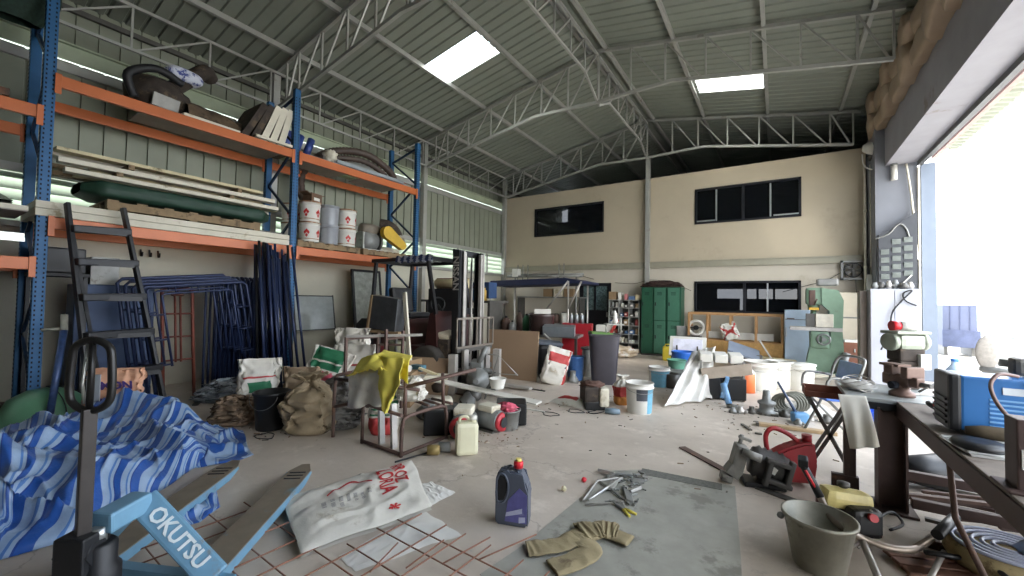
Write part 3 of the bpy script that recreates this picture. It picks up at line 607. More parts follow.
# blue door leaf, scaffold frames, loose frames and bundled tubes behind it
boxthing('blue_cabinet', 'dark blue steel cabinet behind the stepladder', 'cabinet', M('dark_blue_steel', (36, 58, 92), .5, .2, .1), (-7.25, 1.62, 0), (.4, .75, 1.5), 0, bev=.01)
def walkframe(o, y0, y1, H, mat, rungs=(.2, .45), tilt=0.):
    segs = []
    b = B(); b.tube(smooth_path([(0, y0, 0), (0, y0, H-.05), (0, y0+.05, H), (0, y1-.05, H), (0, y1, H-.05), (0, y1, 0)], 1), .021, 8); b.build('outer_tube', mat, o)
    iy0, iy1 = y0+.2, y1-.2
    b = B(); b.tube([(0, iy0, H*.32), (0, iy0, H-.12), (0, iy0+.04, H-.1), (0, iy1-.04, H-.1), (0, iy1, H-.12), (0, iy1, H*.32)], .014, 8); b.build('inner_tube', mat, o)
    for z in (H*.34, H*.55, H*.76):
        for a, c in ((y0, iy0), (iy1, y1)): b = B(); b.bar((0, a, z), (0, c, z), .012, 8); b.build('rung', mat, o)
    for y in (y0+.35, (y0+y1)/2, y1-.35): b = B(); b.bar((0, y, H-.1), (0, y, H), .01, 6); b.build('spacer', mat, o)
for k in range(4):
    lb = ['front navy scaffold frame leaning against the rack', 'second navy scaffold frame just behind the front one', 'third navy scaffold frame behind the two front ones', 'rearmost navy scaffold frame with its top bar highest'][k]
    t = T('walk_through_scaffold', lb, 'scaffold frame', (-6.3-.09*k, 1.86-.05*k, 0), 0, 'scaffold frames leaning on the rack', rot=(radians(6), radians(-9+k*.6), 0))
    walkframe(t, 0, 1.2, 1.5+.03*k, mNavy)
t = T('rusty_scaffold', 'rusty red scaffold frame behind the navy frames', 'frame', (-6.78, 2.05, 0), 0, rot=(0, radians(-8), 0)); walkframe(t, 0, .34, 1.5, M('rust_red_tube', (110, 56, 42), .6, .2, .2))
rnd = random.Random(11)
for k in range(16):
    x, y = -6.95+.012*k, 2.55+.055*k
    b = B(); b.tube(smooth_path([(0, 0, 0), (0, 0, 1.5), (.02, .03, 1.62), (.1, .06, 1.66), (.2, .06, 1.6)], 4), .017, 8); b.tube([(.2, .06, 1.6), (.22, .06, .2)], .017, 8)
    o = tag(b.build('scaffold_brace', mNavy), 'navy hoop-topped scaffold brace standing under the rack beside the frames', 'scaffold brace', 'hoop-topped braces under the rack'); o.location = (x, y, 0)
for k in range(34):
    fx = rnd.uniform(-.18, .22); fy = rnd.uniform(-.26, .26)
    base = Vector((-6.22+fx, 3.25+fy*1.2, 0)); top = Vector((-6.44+fx*.3, 3.2+fy*1.0, 2.05+rnd.uniform(-.12, .16)))
    b = B(); b.bar((0, 0, 0), top-base, .019, 8); b.bar((0, 0, -.0), (0, 0, .03), .024, 8)
    o = tag(b.build('steel_tube', [mNavy, mNavy, mBlack][k % 3]), 'navy steel tube in the bundle standing against the middle rack post', 'tube', 'navy tubes bundled at the middle post'); o.location = base
# boards leaning by the wall
t = T('whiteboard', 'dusty grey board leaning upright at the wall left of the forklift', 'board', (-7.3, 5.75, 0), 0, rot=(0, radians(-8), 0))
box(t, 'panel', M('dusty_board', (140, 144, 136), .4, 0, .3, 8, (190, 194, 190), .66), (0, 0, 1.3), (.02, .66, 1.36)); b = B()
for z in (.61, 1.99): b.box((.004, 0, z), (.04, .74, .05))
for y in (-.35, .35): b.box((.004, y, 1.0), (.04, .05, 2.0))
b.build('frame', mBlack, t)
t = T('glass_panel', 'dark rimmed glass panel leaning at the wall behind the sacks', 'panel', (-7.3, 4.55, .0), 0, rot=(0, radians(-10), 0)); box(t, 'pane', M('grey_glass', (150, 156, 154), .15, 0, .1), (0, 0, 1.1), (.012, .78, .66)); b = B()
for z in (.77, 1.43): b.box((.003, 0, z), (.02, .82, .02))
for y in (-.4, .4): b.box((.003, y, .75), (.02, .02, 1.4))
b.build('rim', mBlack, t)
# blue pole
t = T('prop_pole', 'steel blue pole with a pale grip standing beside the stepladder', 'pole', (-5.95, .75, 0))
pt_ = PX(64, 330, -6.25)-Vector((-5.95, .75, 0)); pb_ = G(47, 432)-Vector((-5.95, .75, 0))
b = B(); b.bar(pb_, pt_, .03, 12); b.build('tube', M('blue_grey_paint', (52, 72, 112), .4, .2, .3, 20, (150, 160, 170), .68), t)
b = B(); b.bar(pt_, pt_+Vector((-.02, 0, .16)), .03, 12); b.bar(pt_+Vector((0, 0, .02)), pt_+Vector((-.1, -.14, .0)), .015, 8); b.build('grip', M('pale_grip', (150, 150, 138), .6), t)
# green tub with cords, coil, cloth
t = T('green_tub', 'upturned pale green tub with black cords by the rack foot', 'tub', (-6.55, .98, 0), .3)
b = B(); b.lathe([(.34, 0), (.35, .02), (.33, .15), (.27, .28), (.14, .36), (.001, .375)], n=30); b.build('shell', M('green_plastic', (96, 146, 116), .4, 0, .08, 4), t)
for k in range(3):
    b = B(); P = [((.355)*cos(a)*sin(.35+.5*k+.4*k), .355*sin(a), .02+.36*abs(cos(a*.5+k))*.9+.03) for a in [-1.4+i*.2 for i in range(15)]]
    b.tube([Vector((.345*cos(q)*cos(k*.8-.8)-.0, .345*sin(q)*.98*1, 0))*1.0+Vector((0, 0, .02+.36*cos(q)**1.0 if cos(q) > 0 else .02)) if False else Vector((.36*sin(q)*cos(k*.9), .36*sin(q)*sin(k*.9), .01+.38*cos(q)**.8)) for q in [0+i*.1 for i in range(15)]]+[], .006, 6); b.build('cord', mBlack, t)
b = B()
for k in range(3): b.tube([(.22*cos(a)*(1+.1*k), .14*sin(a), .05+.035*k+.06*sin(a+k)) for a in [i*2*pi/24 for i in range(24)]], .022, 8, closed=True)
o = tag(b.build('cable_coil', M('grey_cable', (104, 100, 92), .6, 0, .2)), 'grey cable coil lying by the foot of the near rack post', 'cable'); o.location = (-7.0, .75, .05)
def sack(name, label, mats, loc, W, D, H, rz=0., seed=0, top='tied', lean=(0, 0), mf=None, crumple=.05, group=None, cat='sack', n=(48, 34), fr=4., rot=None):
    b = B()
    def f(u, v):
        a = 2*pi*u; ca, sa = cos(a), sin(a); q = .62
        w = W/2; d = D/2; vv = v
        if v < .12: k = (v/.12)**.5; k = .72+.28*k
        else: k = 1
        if top == 'tied': kk = 1 if v < .6 else max(.1, 1-((v-.6)/.28)**1.4*.88) if v < .88 else .16+.5*(v-.88)/.12; kw, kd = kk, kk
        elif top == 'flat': kd = 1-.93*max(0, (v-.35)/.65)**1.3; kw = 1-.05*sin(v*pi)
        elif top == 'open': kw = kd = 1-.1*v+.08*sin(u*12*pi)*max(0, v-.8)*2
        else: kw = kd = cos(min(1, v)*pi/2)**.35 if v < 1 else .02
        x = w*k*kw*math.copysign(abs(ca)**q, ca); y = d*k*kd*math.copysign(abs(sa)**q, sa); z = H*v
        c = crumple*min(1, v*6)
        c *= .8; x += c*nf(ca*1.2, sa*1.2, v*H*fr, fr*.7, seed)+c*.6*abs(nf(ca*3, sa*3, v*5, 2.2, seed+5)); y += c*nf(sa*1.2, ca*1.2, v*H*fr, fr*.7, seed+9)+c*.6*abs(nf(ca*3, sa*3, v*5, 2.2, seed+2))
        z += c*.5*nf(ca*2, sa*2, v*3, 2, seed+3)*v
        return Vector((x+lean[0]*v*H, y+lean[1]*v*H, max(0, z)))
    b.grid(f, n[0], n[1], cu=True, mf=mf)
    b.bm.verts.ensure_lookup_table(); nv = n[1]+1
    b._f([b.bm.verts[i*nv] for i in range(n[0])], 0)
    if top != 'open': b._f([b.bm.verts[i*nv+n[1]] for i in range(n[0])], 0)
    o = b.build(name, mats); o.location = loc
    o.rotation_euler = rot if rot is not None else (0, 0, rz)
    return tag(o, label, cat, group)
CA = YAW
sack('paper_sack', 'peach paper sack with purple writing behind the pallet jack handle', [M('peach_paper', (214, 164, 134), .75, 0, .08, 6), mYelP, mRedP], G(112, 430), .46, .24, .62, CA+.3, 3, 'flat', crumple=.06, mf=lambda u, v: 2 if v < .16 and u > .66 else (1 if v < .42 else 0))
t_ = bpy.data.objects[-1] if False else None
ps = [o for o in COL.objects if o.name == 'paper_sack'][0]
text('MON', .11, M('purple_ink', (84, 64, 130), .7), ps, (.08, -.12, .47), (radians(100), 0, 0), bold=.004)
text('UC', .1, _mats['purple_ink'], ps, (.04, -.165, .31), (radians(96), radians(8), 0), bold=.004)
boxthing('grey_bar', 'pale grey flat bar standing behind the pallet jack handle', 'bar', mGal, G(91, 437), (.1, .02, .6), CA+.6)
sack('cloth_heap', 'small tan cloth heap at the left edge beside the green tub', [M('tan_cloth', (150, 128, 104), .9, 0, .15, 8)], (-5.75, .58, 0), .5, .4, .12, .3, 8, 'dome', crumple=.1)
# blue and white striped tarpaulin
TB, TLb, TD = M('tarp_blue', (50, 96, 170), .42, 0, .12, 9, bump=.25), M('tarp_pale', (158, 182, 212), .42, 0, .08, 9, bump=.25), M('tarp_deep', (36, 66, 136), .45, 0, .12, 8, bump=.25)
mTarp = bpy.data.materials.new('striped_tarp'); mTarp.use_nodes = True
_n = mTarp.node_tree.nodes; _l = mTarp.node_tree.links; _p = _n['Principled BSDF']; _p.inputs['Roughness'].default_value = .4
_uv = _n.new('ShaderNodeUVMap'); _uv.uv_map = 'stripes'; _sx = _n.new('ShaderNodeSeparateXYZ'); _fr = _n.new('ShaderNodeMath'); _fr.operation = 'FRACT'; _rp = _n.new('ShaderNodeValToRGB'); _rp.color_ramp.interpolation = 'CONSTANT'
_l.new(_uv.outputs[0], _sx.inputs[0]); _l.new(_sx.outputs[0], _fr.inputs[0]); _l.new(_fr.outputs[0], _rp.inputs[0])
_e = _rp.color_ramp.elements; _e[0].color = lin((44, 92, 172)); _e[1].position = .36; _e[1].color = lin((160, 184, 214)); _q = _e.new(.7); _q.color = lin((86, 132, 196)); _q = _e.new(.8); _q.color = lin((168, 190, 216)); _q = _e.new(.93); _q.color = lin((36, 72, 150))
_nz = _n.new('ShaderNodeTexNoise'); _nz.inputs['Scale'].default_value = 7; _nz.inputs['Detail'].default_value = 8; _tc = _n.new('ShaderNodeTexCoord'); _l.new(_tc.outputs['Object'], _nz.inputs['Vector'])
_mx = _n.new('ShaderNodeMix'); _mx.data_type = 'RGBA'; _mx.blend_type = 'MULTIPLY'; _mx.inputs['Factor'].default_value = .45; _l.new(_rp.outputs[0], _mx.inputs['A']); _l.new(_nz.outputs['Fac'], _mx.inputs['B']); _l.new(_mx.outputs['Result'], _p.inputs['Base Color'])
_bp = _n.new('ShaderNodeBump'); _bp.inputs['Strength'].default_value = .6; _bp.inputs['Distance'].default_value = .03; _l.new(_nz.outputs['Fac'], _bp.inputs['Height']); _l.new(_bp.outputs['Normal'], _p.inputs['Normal'])
def pline(P, t):
    L = [0]
    for i in range(1, len(P)): L.append(L[-1]+math.dist(P[i], P[i-1]))
    s = t*L[-1]
    for i in range(1, len(P)):
        if s <= L[i]+1e-9: k = (s-L[i-1])/(L[i]-L[i-1]); return (P[i-1][0]+(P[i][0]-P[i-1][0])*k, P[i-1][1]+(P[i][1]-P[i-1][1])*k)
    return P[-1]
def tarp(name, label, far, near, hfun, stripes, nu, nv, seed):
    F = [G(*p) for p in far]; N = [G(*p) for p in near]
    F = [(p.x, p.y) for p in F]; N = [(p.x, p.y) for p in N]
    cx, cy = sum(p[0] for p in F+N)/len(F+N), sum(p[1] for p in F+N)/len(F+N)
    def f(u, v):
        a, c = pline(F, u), pline(N, u); x = a[0]+(c[0]-a[0])*v; y = a[1]+(c[1]-a[1])*v
        x += .05*nf(x*3, y*3, 0, 1, seed); y += .05*nf(x*3, y*3, 5, 1, seed)
        return Vector((x-cx, y-cy, hfun(u, v, x, y)))
    def wv(u, v):
        w = (u*.85+v*.4)*stripes*1.35+1.1*nf(u*2.2, v*3.2, 2, 1, seed)+.25*nf(u*9, v*8, 0, 1, seed+1); return w
    b = B(); b.grid(f, nu, nv); b.bm.verts.index_update(); vals = [wv(i/nu, j/nv) for i in range(nu+1) for j in range(nv+1)]
    uvl = b.bm.loops.layers.uv.new('stripes')
    for fc in b.bm.faces:
        for lp in fc.loops: lp[uvl].uv = (vals[lp.vert.index], 0)
    o = b.build(name, mTarp, solid=.003); o.location = (cx, cy, 0); return tag(o, label, 'tarpaulin')
def ridge(x, y, s, seed): return (1-abs(nf(x, y, 0, s, seed))*2.2)
def hbig(u, v, x, y):
    e = min(1, min(u*6+.5, (1-u)*5, v*5, (1-v)*6)); e = max(0, e)**.6
    h = .09+.11*(.5+nf(x*.6+y*.8, y*1.8-x*1.0, 0, 1.1, 3))+.13*max(0, ridge(x*.45+y*.6, y*2.1-x*1.5, .9, 9))**4+.07*max(0, ridge(x*.9, y*1.4, 1.7, 7))**3+.03*max(0, ridge(x+.2*nf(x*3, y*3), y, 4, 5))**2+.04*nf(x, y, 0, 1.5, 2)+.035*max(0, ridge(x*1.3+y, y*2.4, 2.6, 15))**3
    h += .16*math.exp(-((u-.62)/.2)**2-((v-.2)/.2)**2)
    return .006+max(0, h)*e
tarp('blue_striped_tarpaulin', 'big crumpled blue and white striped tarpaulin on the floor at left', [(-70, 455), (0, 445), (60, 430), (120, 426), (180, 428), (222, 440)], [(-60, 640), (0, 560), (60, 545), (112, 520), (160, 492), (205, 462)], hbig, 9, 240, 150, 3)
tarp('blue_striped_tarpaulin', 'smaller flat fold of blue striped tarpaulin reaching towards the black bucket', [(150, 425), (185, 432), (215, 428), (240, 432)], [(175, 470), (205, 467), (230, 462), (255, 455)], lambda u, v, x, y: .005+.09*max(0, ridge(x*2, y*2.4, 1.6, 4))**2*min(1, 6*min(u, 1-u, v, 1-v)+.1), 3, 70, 46, 8)
tarp('blue_striped_tarpaulin', 'blue tarpaulin scrap lying between the two pallet jack forks', [(168, 500), (190, 487), (212, 478)], [(176, 530), (200, 523), (222, 506)], lambda u, v, x, y: .005+.05*max(0, ridge(x*3, y*3, 2.2, 1))*min(1, 6*min(u, 1-u, v, 1-v)+.1), 2.4, 40, 30, 5)
# pallet jack
mJack = M('pallet_jack_blue', (108, 150, 176), .45, .15, .1, 6, (120, 122, 118), .6)
mFork = M('worn_fork_steel', (128, 118, 104), .5, .35, .15, 6, (110, 140, 152), .6)
tp = G(306, 462, .09); t = T('pallet_jack', 'light blue hand pallet jack with long forks and black handle', 'pallet jack', (-2.75, 1.15, 0))
o_ = Vector((-2.75, 1.15, 0)); ax = Vector((.64, -.768, 0)).normalized(); sd_ = Vector((-ax.y, ax.x, 0))
R1, R0 = G(306, 465, .09), G(198, 578, .09); R0.z = R1.z
ax = (R0-R1).normalized(); sd_ = Vector((ax.y, -ax.x, 0))
LTip = G(236, 461, .09)
hw = .085
def fork(tip, L, name):
    b = B(); poly = [(-hw*.35, 0), (hw*.35, 0), (hw*.9, .12), (hw, .3), (hw, L), (-hw, L), (-hw, .3), (-hw*.9, .12)]
    sx = Vector((ax.y, -ax.x, 0))
    b.prism(poly, .008, tip-o_, sx, ax, m=0)
    for s in (-1, 1): b.prism([(0, 0), (L-.12, 0), (L-.12, -.055), (.12, -.05), (0, -.012)], .007, tip-o_+sx*(s*hw)+ax*.12-Vector((0, 0, .0)), ax, (0, 0, 1), m=1)
    f = b.build('fork', [mFork, mJack], t)
    b = B(); 
    for q in (.16, .21, .26): b.box(tip-o_+ax*q+Vector((0, 0, .0095)), (.11, .012, .003), Matrix((sx, ax, Vector((0, 0, 1)))).transposed())
    b.build('slot', mHole, f)
    b = B(); b.lathe([(.037, -.04), (.037, .04)], tip-o_+ax*.22-Vector((0, 0, .048)), 16, ax=sx); b.build('load_roller', mBlackP, f)
fork(R1, (R0-R1).length, 'fork'); fork(LTip, (R0-R1).length, 'fork')
H0 = LTip+ax*(R0-R1).length
mid = (R0+H0)/2; pump = mid+ax*.32; pump.z = 0
el = G(143, 500, .44)-o_; pt2 = G(100, 524, .43)-o_; hr = G(216, 578, .12)-o_
pmp = Vector((pt2.x, pt2.y, 0))
hl = H0-o_; hl.z = .12
viewn = -CF
def slab(a, c, w, th, name, nrm):
    b = B(); b.beam(a, c, w, th, up=nrm, bev=.012); return b.build(name, mJack, t)
nr = (Vector((0, 0, CH))-(el+hr)/2-o_).normalized()
arm = slab(el, hr, .115, .05, 'a_frame_arm', nr)
slab(el+Vector((-.02, .0, -.01)), hl+Vector((0, 0, 0)), .09, .04, 'a_frame_arm', (0, 0, 1))
slab(pt2, el, .1, .085, 'head_arm', (0, 0, 1))
dd = (hr-el).normalized(); up_ = nr.cross(dd).normalized(); nn_ = dd.cross(up_)
text('OKUTSU', .088, M('pale_lettering', (206, 216, 218), .6), arm, (el+hr)/2-dd*.0+nn_*.028, Matrix((dd, up_, nn_)).transposed(), sx=1.0, bold=.002)
b = B(); b.lathe([(.075, 0), (.075, .2), (.06, .22), (.06, .3), (.05, .31)], pmp+Vector((0, 0, .05)), 20); b.lathe([(.025, .31), (.025, .37)], pmp+Vector((0, 0, .05)), 16, m=1); b.box(pmp+Vector((.05, -.03, .2)), (.1, .06, .08)); b.build('pump', [mBlack, mAlu], t)
b = B(); b.box((hl+hr)/2+Vector((0, 0, -.04)), ((hl-hr).length+.16, .05, .1), (0, 0, math.atan2((hr-hl).y, (hr-hl).x))); b.build('cross_member', mJack, t)
for s in (-1, 1): b = B(); b.lathe([(.03, -.025), (.085, -.025), (.085, .025), (.03, .025)], pmp+sd_*(s*.05)+Vector((0, 0, .085)), 24, ax=sd_); b.build('steer_wheel', mBlackP, t)
hb = G(82, 552, .33)-o_; d0 = (hb+o_).length
ht = PX(93, 392, (hb+o_).x)-o_
ht = hb+Vector((.03, .02, .72)); 
import itertools
def ppx(p):
    q = p+o_-Vector((0, 0, CH)); return 512+FPX*q.dot(CR)/q.dot(CF), 288-FPX*q.dot(CU)/q.dot(CF)
bd = 1e9; best = None
for i in range(120):
    for j in range(-10, 11):
        p = hb+Vector((.01*j, .0, .3+.008*i)); q = ppx(p); e = (q[0]-90)**2+(q[1]-408)**2
        if e < bd: bd = e; best = p
ht = best
b = B(); b.beam(hb-Vector((0, 0, .1)), ht, .045, .045, bev=.004); b.build('tow_bar', M('handle_dark_steel', (62, 58, 56), .45, .4, .15), t)
b = B(); b.box(hb, (.12, .12, .16), (0, 0, .6), .01); b.lathe([(.05, -.07), (.05, .07)], hb+Vector((0, 0, .0)), 6, ax=CR); b.build('pivot_block', mBlack, t)
hd = (ht-hb).normalized(); sx_ = (CR-hd*CR.dot(hd)).normalized()
w1, hh = .083, .26
loop = [ht+sx_*x+hd*y for x, y in ((0, -.01), (w1*.7, .01), (w1*1.05, .06), (w1, .2), (w1*.8, .26), (0, .285), (-w1*.8, .26), (-w1, .2), (-w1*1.05, .06), (-w1*.7, .01))]
b = B(); b.tube(smooth_path(loop, 5, closed=True), .0145, 10, closed=True); b.bar(ht, ht+hd*.285, .012, 8); b.build('handle_loop', M('handle_black', (32, 31, 30), .4, .2, .3, 12, (110, 108, 100), .64), t)
b = B(); b.tube([ht+sx_*-.02+hd*.27, ht+sx_*-.035+hd*.1, ht+sx_*-.02+hd*.02], .006, 8); b.build('release_lever', mAlu, t)
# ---------------- sacks and buckets in the left middle ----------------
t = T('black_bucket', 'black plastic bucket with white cloth edge standing before the sacks', 'bucket', (-4.5, 2.28, 0), .3)
b = B(); b.lathe([(.135, 0), (.14, .01), (.168, .36), (.18, .365), (.18, .385), (.172, .39), (.165, .385), (.135, .02), (.001, .02)], n=32, cap=False); b.build('body', mBlackP, t)
b = B(); b.tube([(.18*cos(a), .18*sin(a)*.3-.1, .36-.14*abs(sin(a))) for a in [pi+i*pi/12 for i in range(13)]], .004, 6); b.build('bail', mGrayM, t)
sack('feed_sack', 'white sack with green print standing behind the black bucket', [mBagW, mGreenP, mRedP], (-5.1, 2.4, 0), .42, .3, .66, CA+.5, 2, 'flat', lean=(.05, 0), mf=lambda u, v: 1 if .70 < u < .84 and .45 < v < .62 else (2 if .62 < u < .9 and .68 < v < .70 else 0))
sack('net_sack', 'brown slumped net sack left of the black bucket', [M('brown_net_bag', (128, 108, 88), .8, 0, .3, 22)], (-4.98, 2.12, 0), .44, .32, .3, CA, 5, 'dome', crumple=.09, fr=9)
sack('brown_sack', 'small brown paper sack behind the black bucket', [M('brown_paper', (146, 126, 102), .8, 0, .08)], (-4.72, 2.72, 0), .42, .22, .56, CA, 6, 'flat')
sack('woven_sack', 'large dirty beige woven sack with rolled top beside the black bucket', [mBagD, mYelP], (-4.05, 2.45, 0), .46, .36, .6, CA+.1, 7, 'tied', crumple=.1, lean=(-.05, 0))
sack('rubble_sack', 'grey ribbed sack bulging beside the dirty beige sack', [M('ribbed_grey_bag', (128, 126, 122), .55, 0, .25, 14, (84, 82, 80), .5)], (-3.95, 2.72, 0), .42, .32, .46, CA+.15, 8, 'dome', crumple=.1, fr=14)
sack('crumpled_sack', 'off-white crumpled sack lying on top of the grey ribbed sack', [mBagG], (-4.0, 2.8, .42), .4, .25, .12, CA, 9, 'dome', crumple=.08)
sack('fertiliser_sack', 'green and white sack with pink oval, tilted in the sack pile', [mBagW, mGreenP, mPinkP], (-4.95, 3.05, .1), .52, .3, .66, 0, 10, 'flat', lean=(.12, 0), rot=(0, radians(14), CA), mf=lambda u, v: 2 if (u-.76)**2/.003+(v-.5)**2/.008 < 1 else (1 if (.6 < u < .84 and v > .62 and not .74 < v < .77) else 0))
sack('white_sack', 'plain white sack at the back top of the sack pile', [mBagW], (-5.15, 3.7, 0), .5, .32, .95, CA-.15, 11, 'flat', crumple=.07)
sack('white_sack', 'white sack with red line and yellow-blue print right of the green sack', [mBagW, mRedP, mYelP, mBlueP], (-4.6, 3.35, .0), .55, .32, .78, CA, 12, 'flat', crumple=.06, mf=lambda u, v: 1 if .6 < u < .9 and .68 < v < .7 else (2 if .6 < u < .72 and .4 < v < .58 else (3 if .72 < u < .8 and .42 < v < .6 else 0)))
sack('dark_sack', 'dark grey sack sunk at the base of the sack pile', [M('dark_grey_bag', (84, 82, 80), .6, 0, .3, 9)], (-4.4, 2.85, 0), .5, .3, .4, CA, 13, 'dome', crumple=.09)
sack('white_sheet_bundle', 'flat white bundle lying right of the sack pile', [mBagW], (-4.25, 3.7, .42), .46, .3, .12, CA+.2, 14, 'dome', crumple=.05)
boxthing('carton', 'brown carton holding up the flat white bundle', 'carton', mCard, (-4.25, 3.74, 0), (.5, .4, .42), CA)
sack('cement_sack', 'white cement sack with green lines and red corner behind the tube frame', [mBagW, mGreenP, mRedP], (-3.42, 2.86, 0), .3, .2, .62, CA+.2, 15, 'flat', mf=lambda u, v: 2 if v < .3 and .6 < u < .9 else (1 if .6 < u < .9 and int(v*22) % 2 and v < .9 else 0))
sack('plastic_sheet_heap', 'crumpled silver-white plastic sheeting on the floor by the scaffold frames', [M('silver_film', (176, 184, 190), .25, .1, .3, 14, (90, 96, 100), .55)], (-6.15, 2.55, 0), .75, .5, .26, .7, 16, 'dome', crumple=.16, fr=9, cat='plastic sheeting')
b = B(); rnd = random.Random(5)
for k in range(60): x, y = rnd.uniform(-.7, .8), rnd.uniform(-.2, .3); b.box((x, y, .02+rnd.random()*.06), (rnd.uniform(.03, .2), rnd.uniform(.02, .06), rnd.uniform(.01, .05)), (rnd.random(), rnd.random(), rnd.random()*3))
o = b.build('floor_scraps', mGr); o.location = (-6.6, 3.1, 0); tag(o, 'dark scrap and debris along the wall foot behind the plastic sheeting', 'scrap', kind='stuff')
for k, (p0, p1, lb) in enumerate([((195, 405), (210, 390), 'short dark bar on the floor beside the plastic sheeting'), ((200, 392), (240, 388), 'long dark flat bar on the floor under the rack')]):
    a, c = G(*p0, .012), G(*p1, .012); b = B(); b.beam((0, 0, 0), c-a, .06, .02); o = b.build('flat_bar', mDarkS); o.location = a; tag(o, lb, 'bar')

t = T('shade_sheet_stack', 'added stack of dark brown sheets standing in for shade behind the left rack bay', 'sheets', (-7.25, -.55, 0), 0)  # invented sheets, dark to stand in for the shade behind the rack post
for k in range(4): box(t, 'sheet', M('shade_brown_sheet', (56, 48, 40), .8, 0, .2), (.07*k-.1, .05*k, .82-.03*k), (.03, 2.3-.15*k, 1.62-.06*k), (0, radians(-4), 0))
boxthing('black_tool_box', 'black box on a stand behind the stepladder', 'box', mBlackP, (-7.2, 1.12, 1.62), (.4, .4, .3), 0, bev=.02)
t = T('box_stand', 'tall dark steel stand carrying the black box behind the stepladder', 'stand', (-7.2, 1.12, 0)); box(t, 'top', mBlack, (0, 0, 1.6), (.46, .46, .04)); [box(t, 'leg', mBlack, (x, y, .79), (.04, .04, 1.58)) for x in (-.2, .2) for y in (-.2, .2)]
boxthing('grey_box', 'grey carton beside the black box behind the stepladder', 'carton', mGrayM, (-7.2, 1.5, 1.5), (.3, .26, .34), 0)
for k in range(4):
    t = T('wall_hook', 'small black hook on the white wall right of the grey carton', 'hook', (-7.9, 1.95+.1*k, 1.95), 0, 'hooks on the left wall'); b = B(); b.tube([(0, 0, .1), (.03, 0, .0), (.07, 0, .0), (.08, 0, .06)], .012, 6); b.build('hook_wire', mBlack, t)
# ---------------- forklift ----------------
mRedF = M('forklift_red', (62, 32, 30), .45, .1, .15, 6, (60, 40, 38), .6)
mPale = M('pale_mast_steel', (176, 172, 166), .4, .4, .12, 6, (110, 100, 92), .62)
fk = T('forklift', 'old forklift with tall twin mast and roof guard left of centre', 'forklift', (-4.95, 5.2, 0))
for s, nm in ((-1, 'near'), (1, 'far')):
    y = .3*s; b = B()
    b.box((.72, y, 1.12), (.13, .05, 2.1)); b.box((.665, y-.035*s, 1.12), (.02, .09, 2.1)); b.box((.79, y-.035*s, 1.12), (.02, .09, 2.1)); m_ = b.build('mast_channel', mBlack, fk)
    b = B(); b.box((.8, y-.09*s, 1.1), (.05, .045, 2.08)); b.box((.835, y-.05*s, 1.14), (.012, .035, 2.02)); b.build('inner_rail', mPale, fk)
    b = B(); b.bar((.66, y-.16*s, .2), (.66, y-.16*s, 1.75), .03, 12); b.bar((.66, y-.16*s, 1.7), (.66, y-.16*s, 2.0), .018, 10); b.build('lift_cylinder', mPale, fk)
    if s < 0: text('NISSAN', .16, mPale, m_, (.72, y-.028, 1.8), Matrix((Vector((0, 0, -1)), Vector((1, 0, 0)), Vector((0, -1, 0)))).transposed(), sx=1., bold=.003)
for z in (.3, 1.2, 2.14): box(fk, 'mast_crossbar', mBlack, (.66, 0, z), (.05, .62, .1))
b = B()
for k in range(2): b.tube([(.72, -.06+.12*k, .5), (.73, -.06+.12*k, 2.1)], .012, 6)
b.build('lift_chain', mDarkS, fk)
# carriage, load cage
b = B()
for z in (.3, .62): b.box((.87, 0, z), (.04, .9, .08))
b.build('carriage', mDarkS, fk)
b = B(); 
for z in (.66, 1.1): b.beam((.92, -.5, z), (.92, .42, z), .03, .03)
for y in (-.5, -.38, -.2, -.02, .14, .3, .42): b.beam((.92, y, .66), (.92, y, 1.1), .02, .02)
b.build('load_backrest', M('worn_cage_steel', (126, 118, 108), .5, .4, .15, 8, (96, 78, 66), .58), fk)
for y in (-.3, .26): b = B(); b.box((.93, y, .32), (.045, .11, .6)); b.box((1.35, y, .045), (.85, .11, .035), bev=.006); b.build('fork', mPale, fk)
# body
b = B(); b.prism([(-1.1, .35), (-1.15, .95), (-1.0, 1.05), (-.25, 1.05), (-.2, .62), (.2, .62), (.3, 1.15), (.42, 1.2), (.5, .3), (.3, .22), (-.6, .22)], .9, (0, .45, 0), (1, 0, 0), (0, 0, 1)); b.build('body', mRedF, fk)
b = B(); b.prism([(-1.5, .35), (-1.52, .9), (-1.35, 1.02), (-1.05, 1.02), (-1.05, .3)], .96, (0, .48, 0), (1, 0, 0), (0, 0, 1)); b.build('counterweight', mBlack, fk)
b = B(); b.box((-.6, 0, 1.1), (.48, .5, .1), bev=.03); b.box((-.86, 0, 1.36), (.12, .48, .46), (0, -.15, 0), .04); b.build('seat', M('black_vinyl', (30, 30, 32), .5), fk)
b = B(); b.tube([(.05+.0*k, .17*cos(a), 1.3+.17*sin(a)*.7) for k, a in enumerate([i*2*pi/20 for i in range(20)])], .014, 8, closed=True); b.bar((.05, 0, 1.3), (.28, 0, 1.05), .02); b.build('steering_wheel', mBlackP, fk)
for x, z0, x1 in ((.42, 1.15, .22), (-1.15, .98, -1.05)):
    for s in (-1, 1): b = B(); b.beam((x, .43*s, z0), (x1, .43*s, 2.04), .055, .05); b.build('guard_post', mBlack, fk)
b = B()
for s in (-1, 1): b.beam((-1.12, .45*s, 2.05), (.3, .45*s, 2.05), .05, .06)
for x in (-1.1, .28): b.beam((x, -.45, 2.05), (x, .45, 2.05), .05, .06)
for k in range(6): b.beam((-.9+.2*k, -.44, 2.07), (-.9+.2*k, .44, 2.07), .03, .02)
b.build('roof_guard', mBlack, fk)
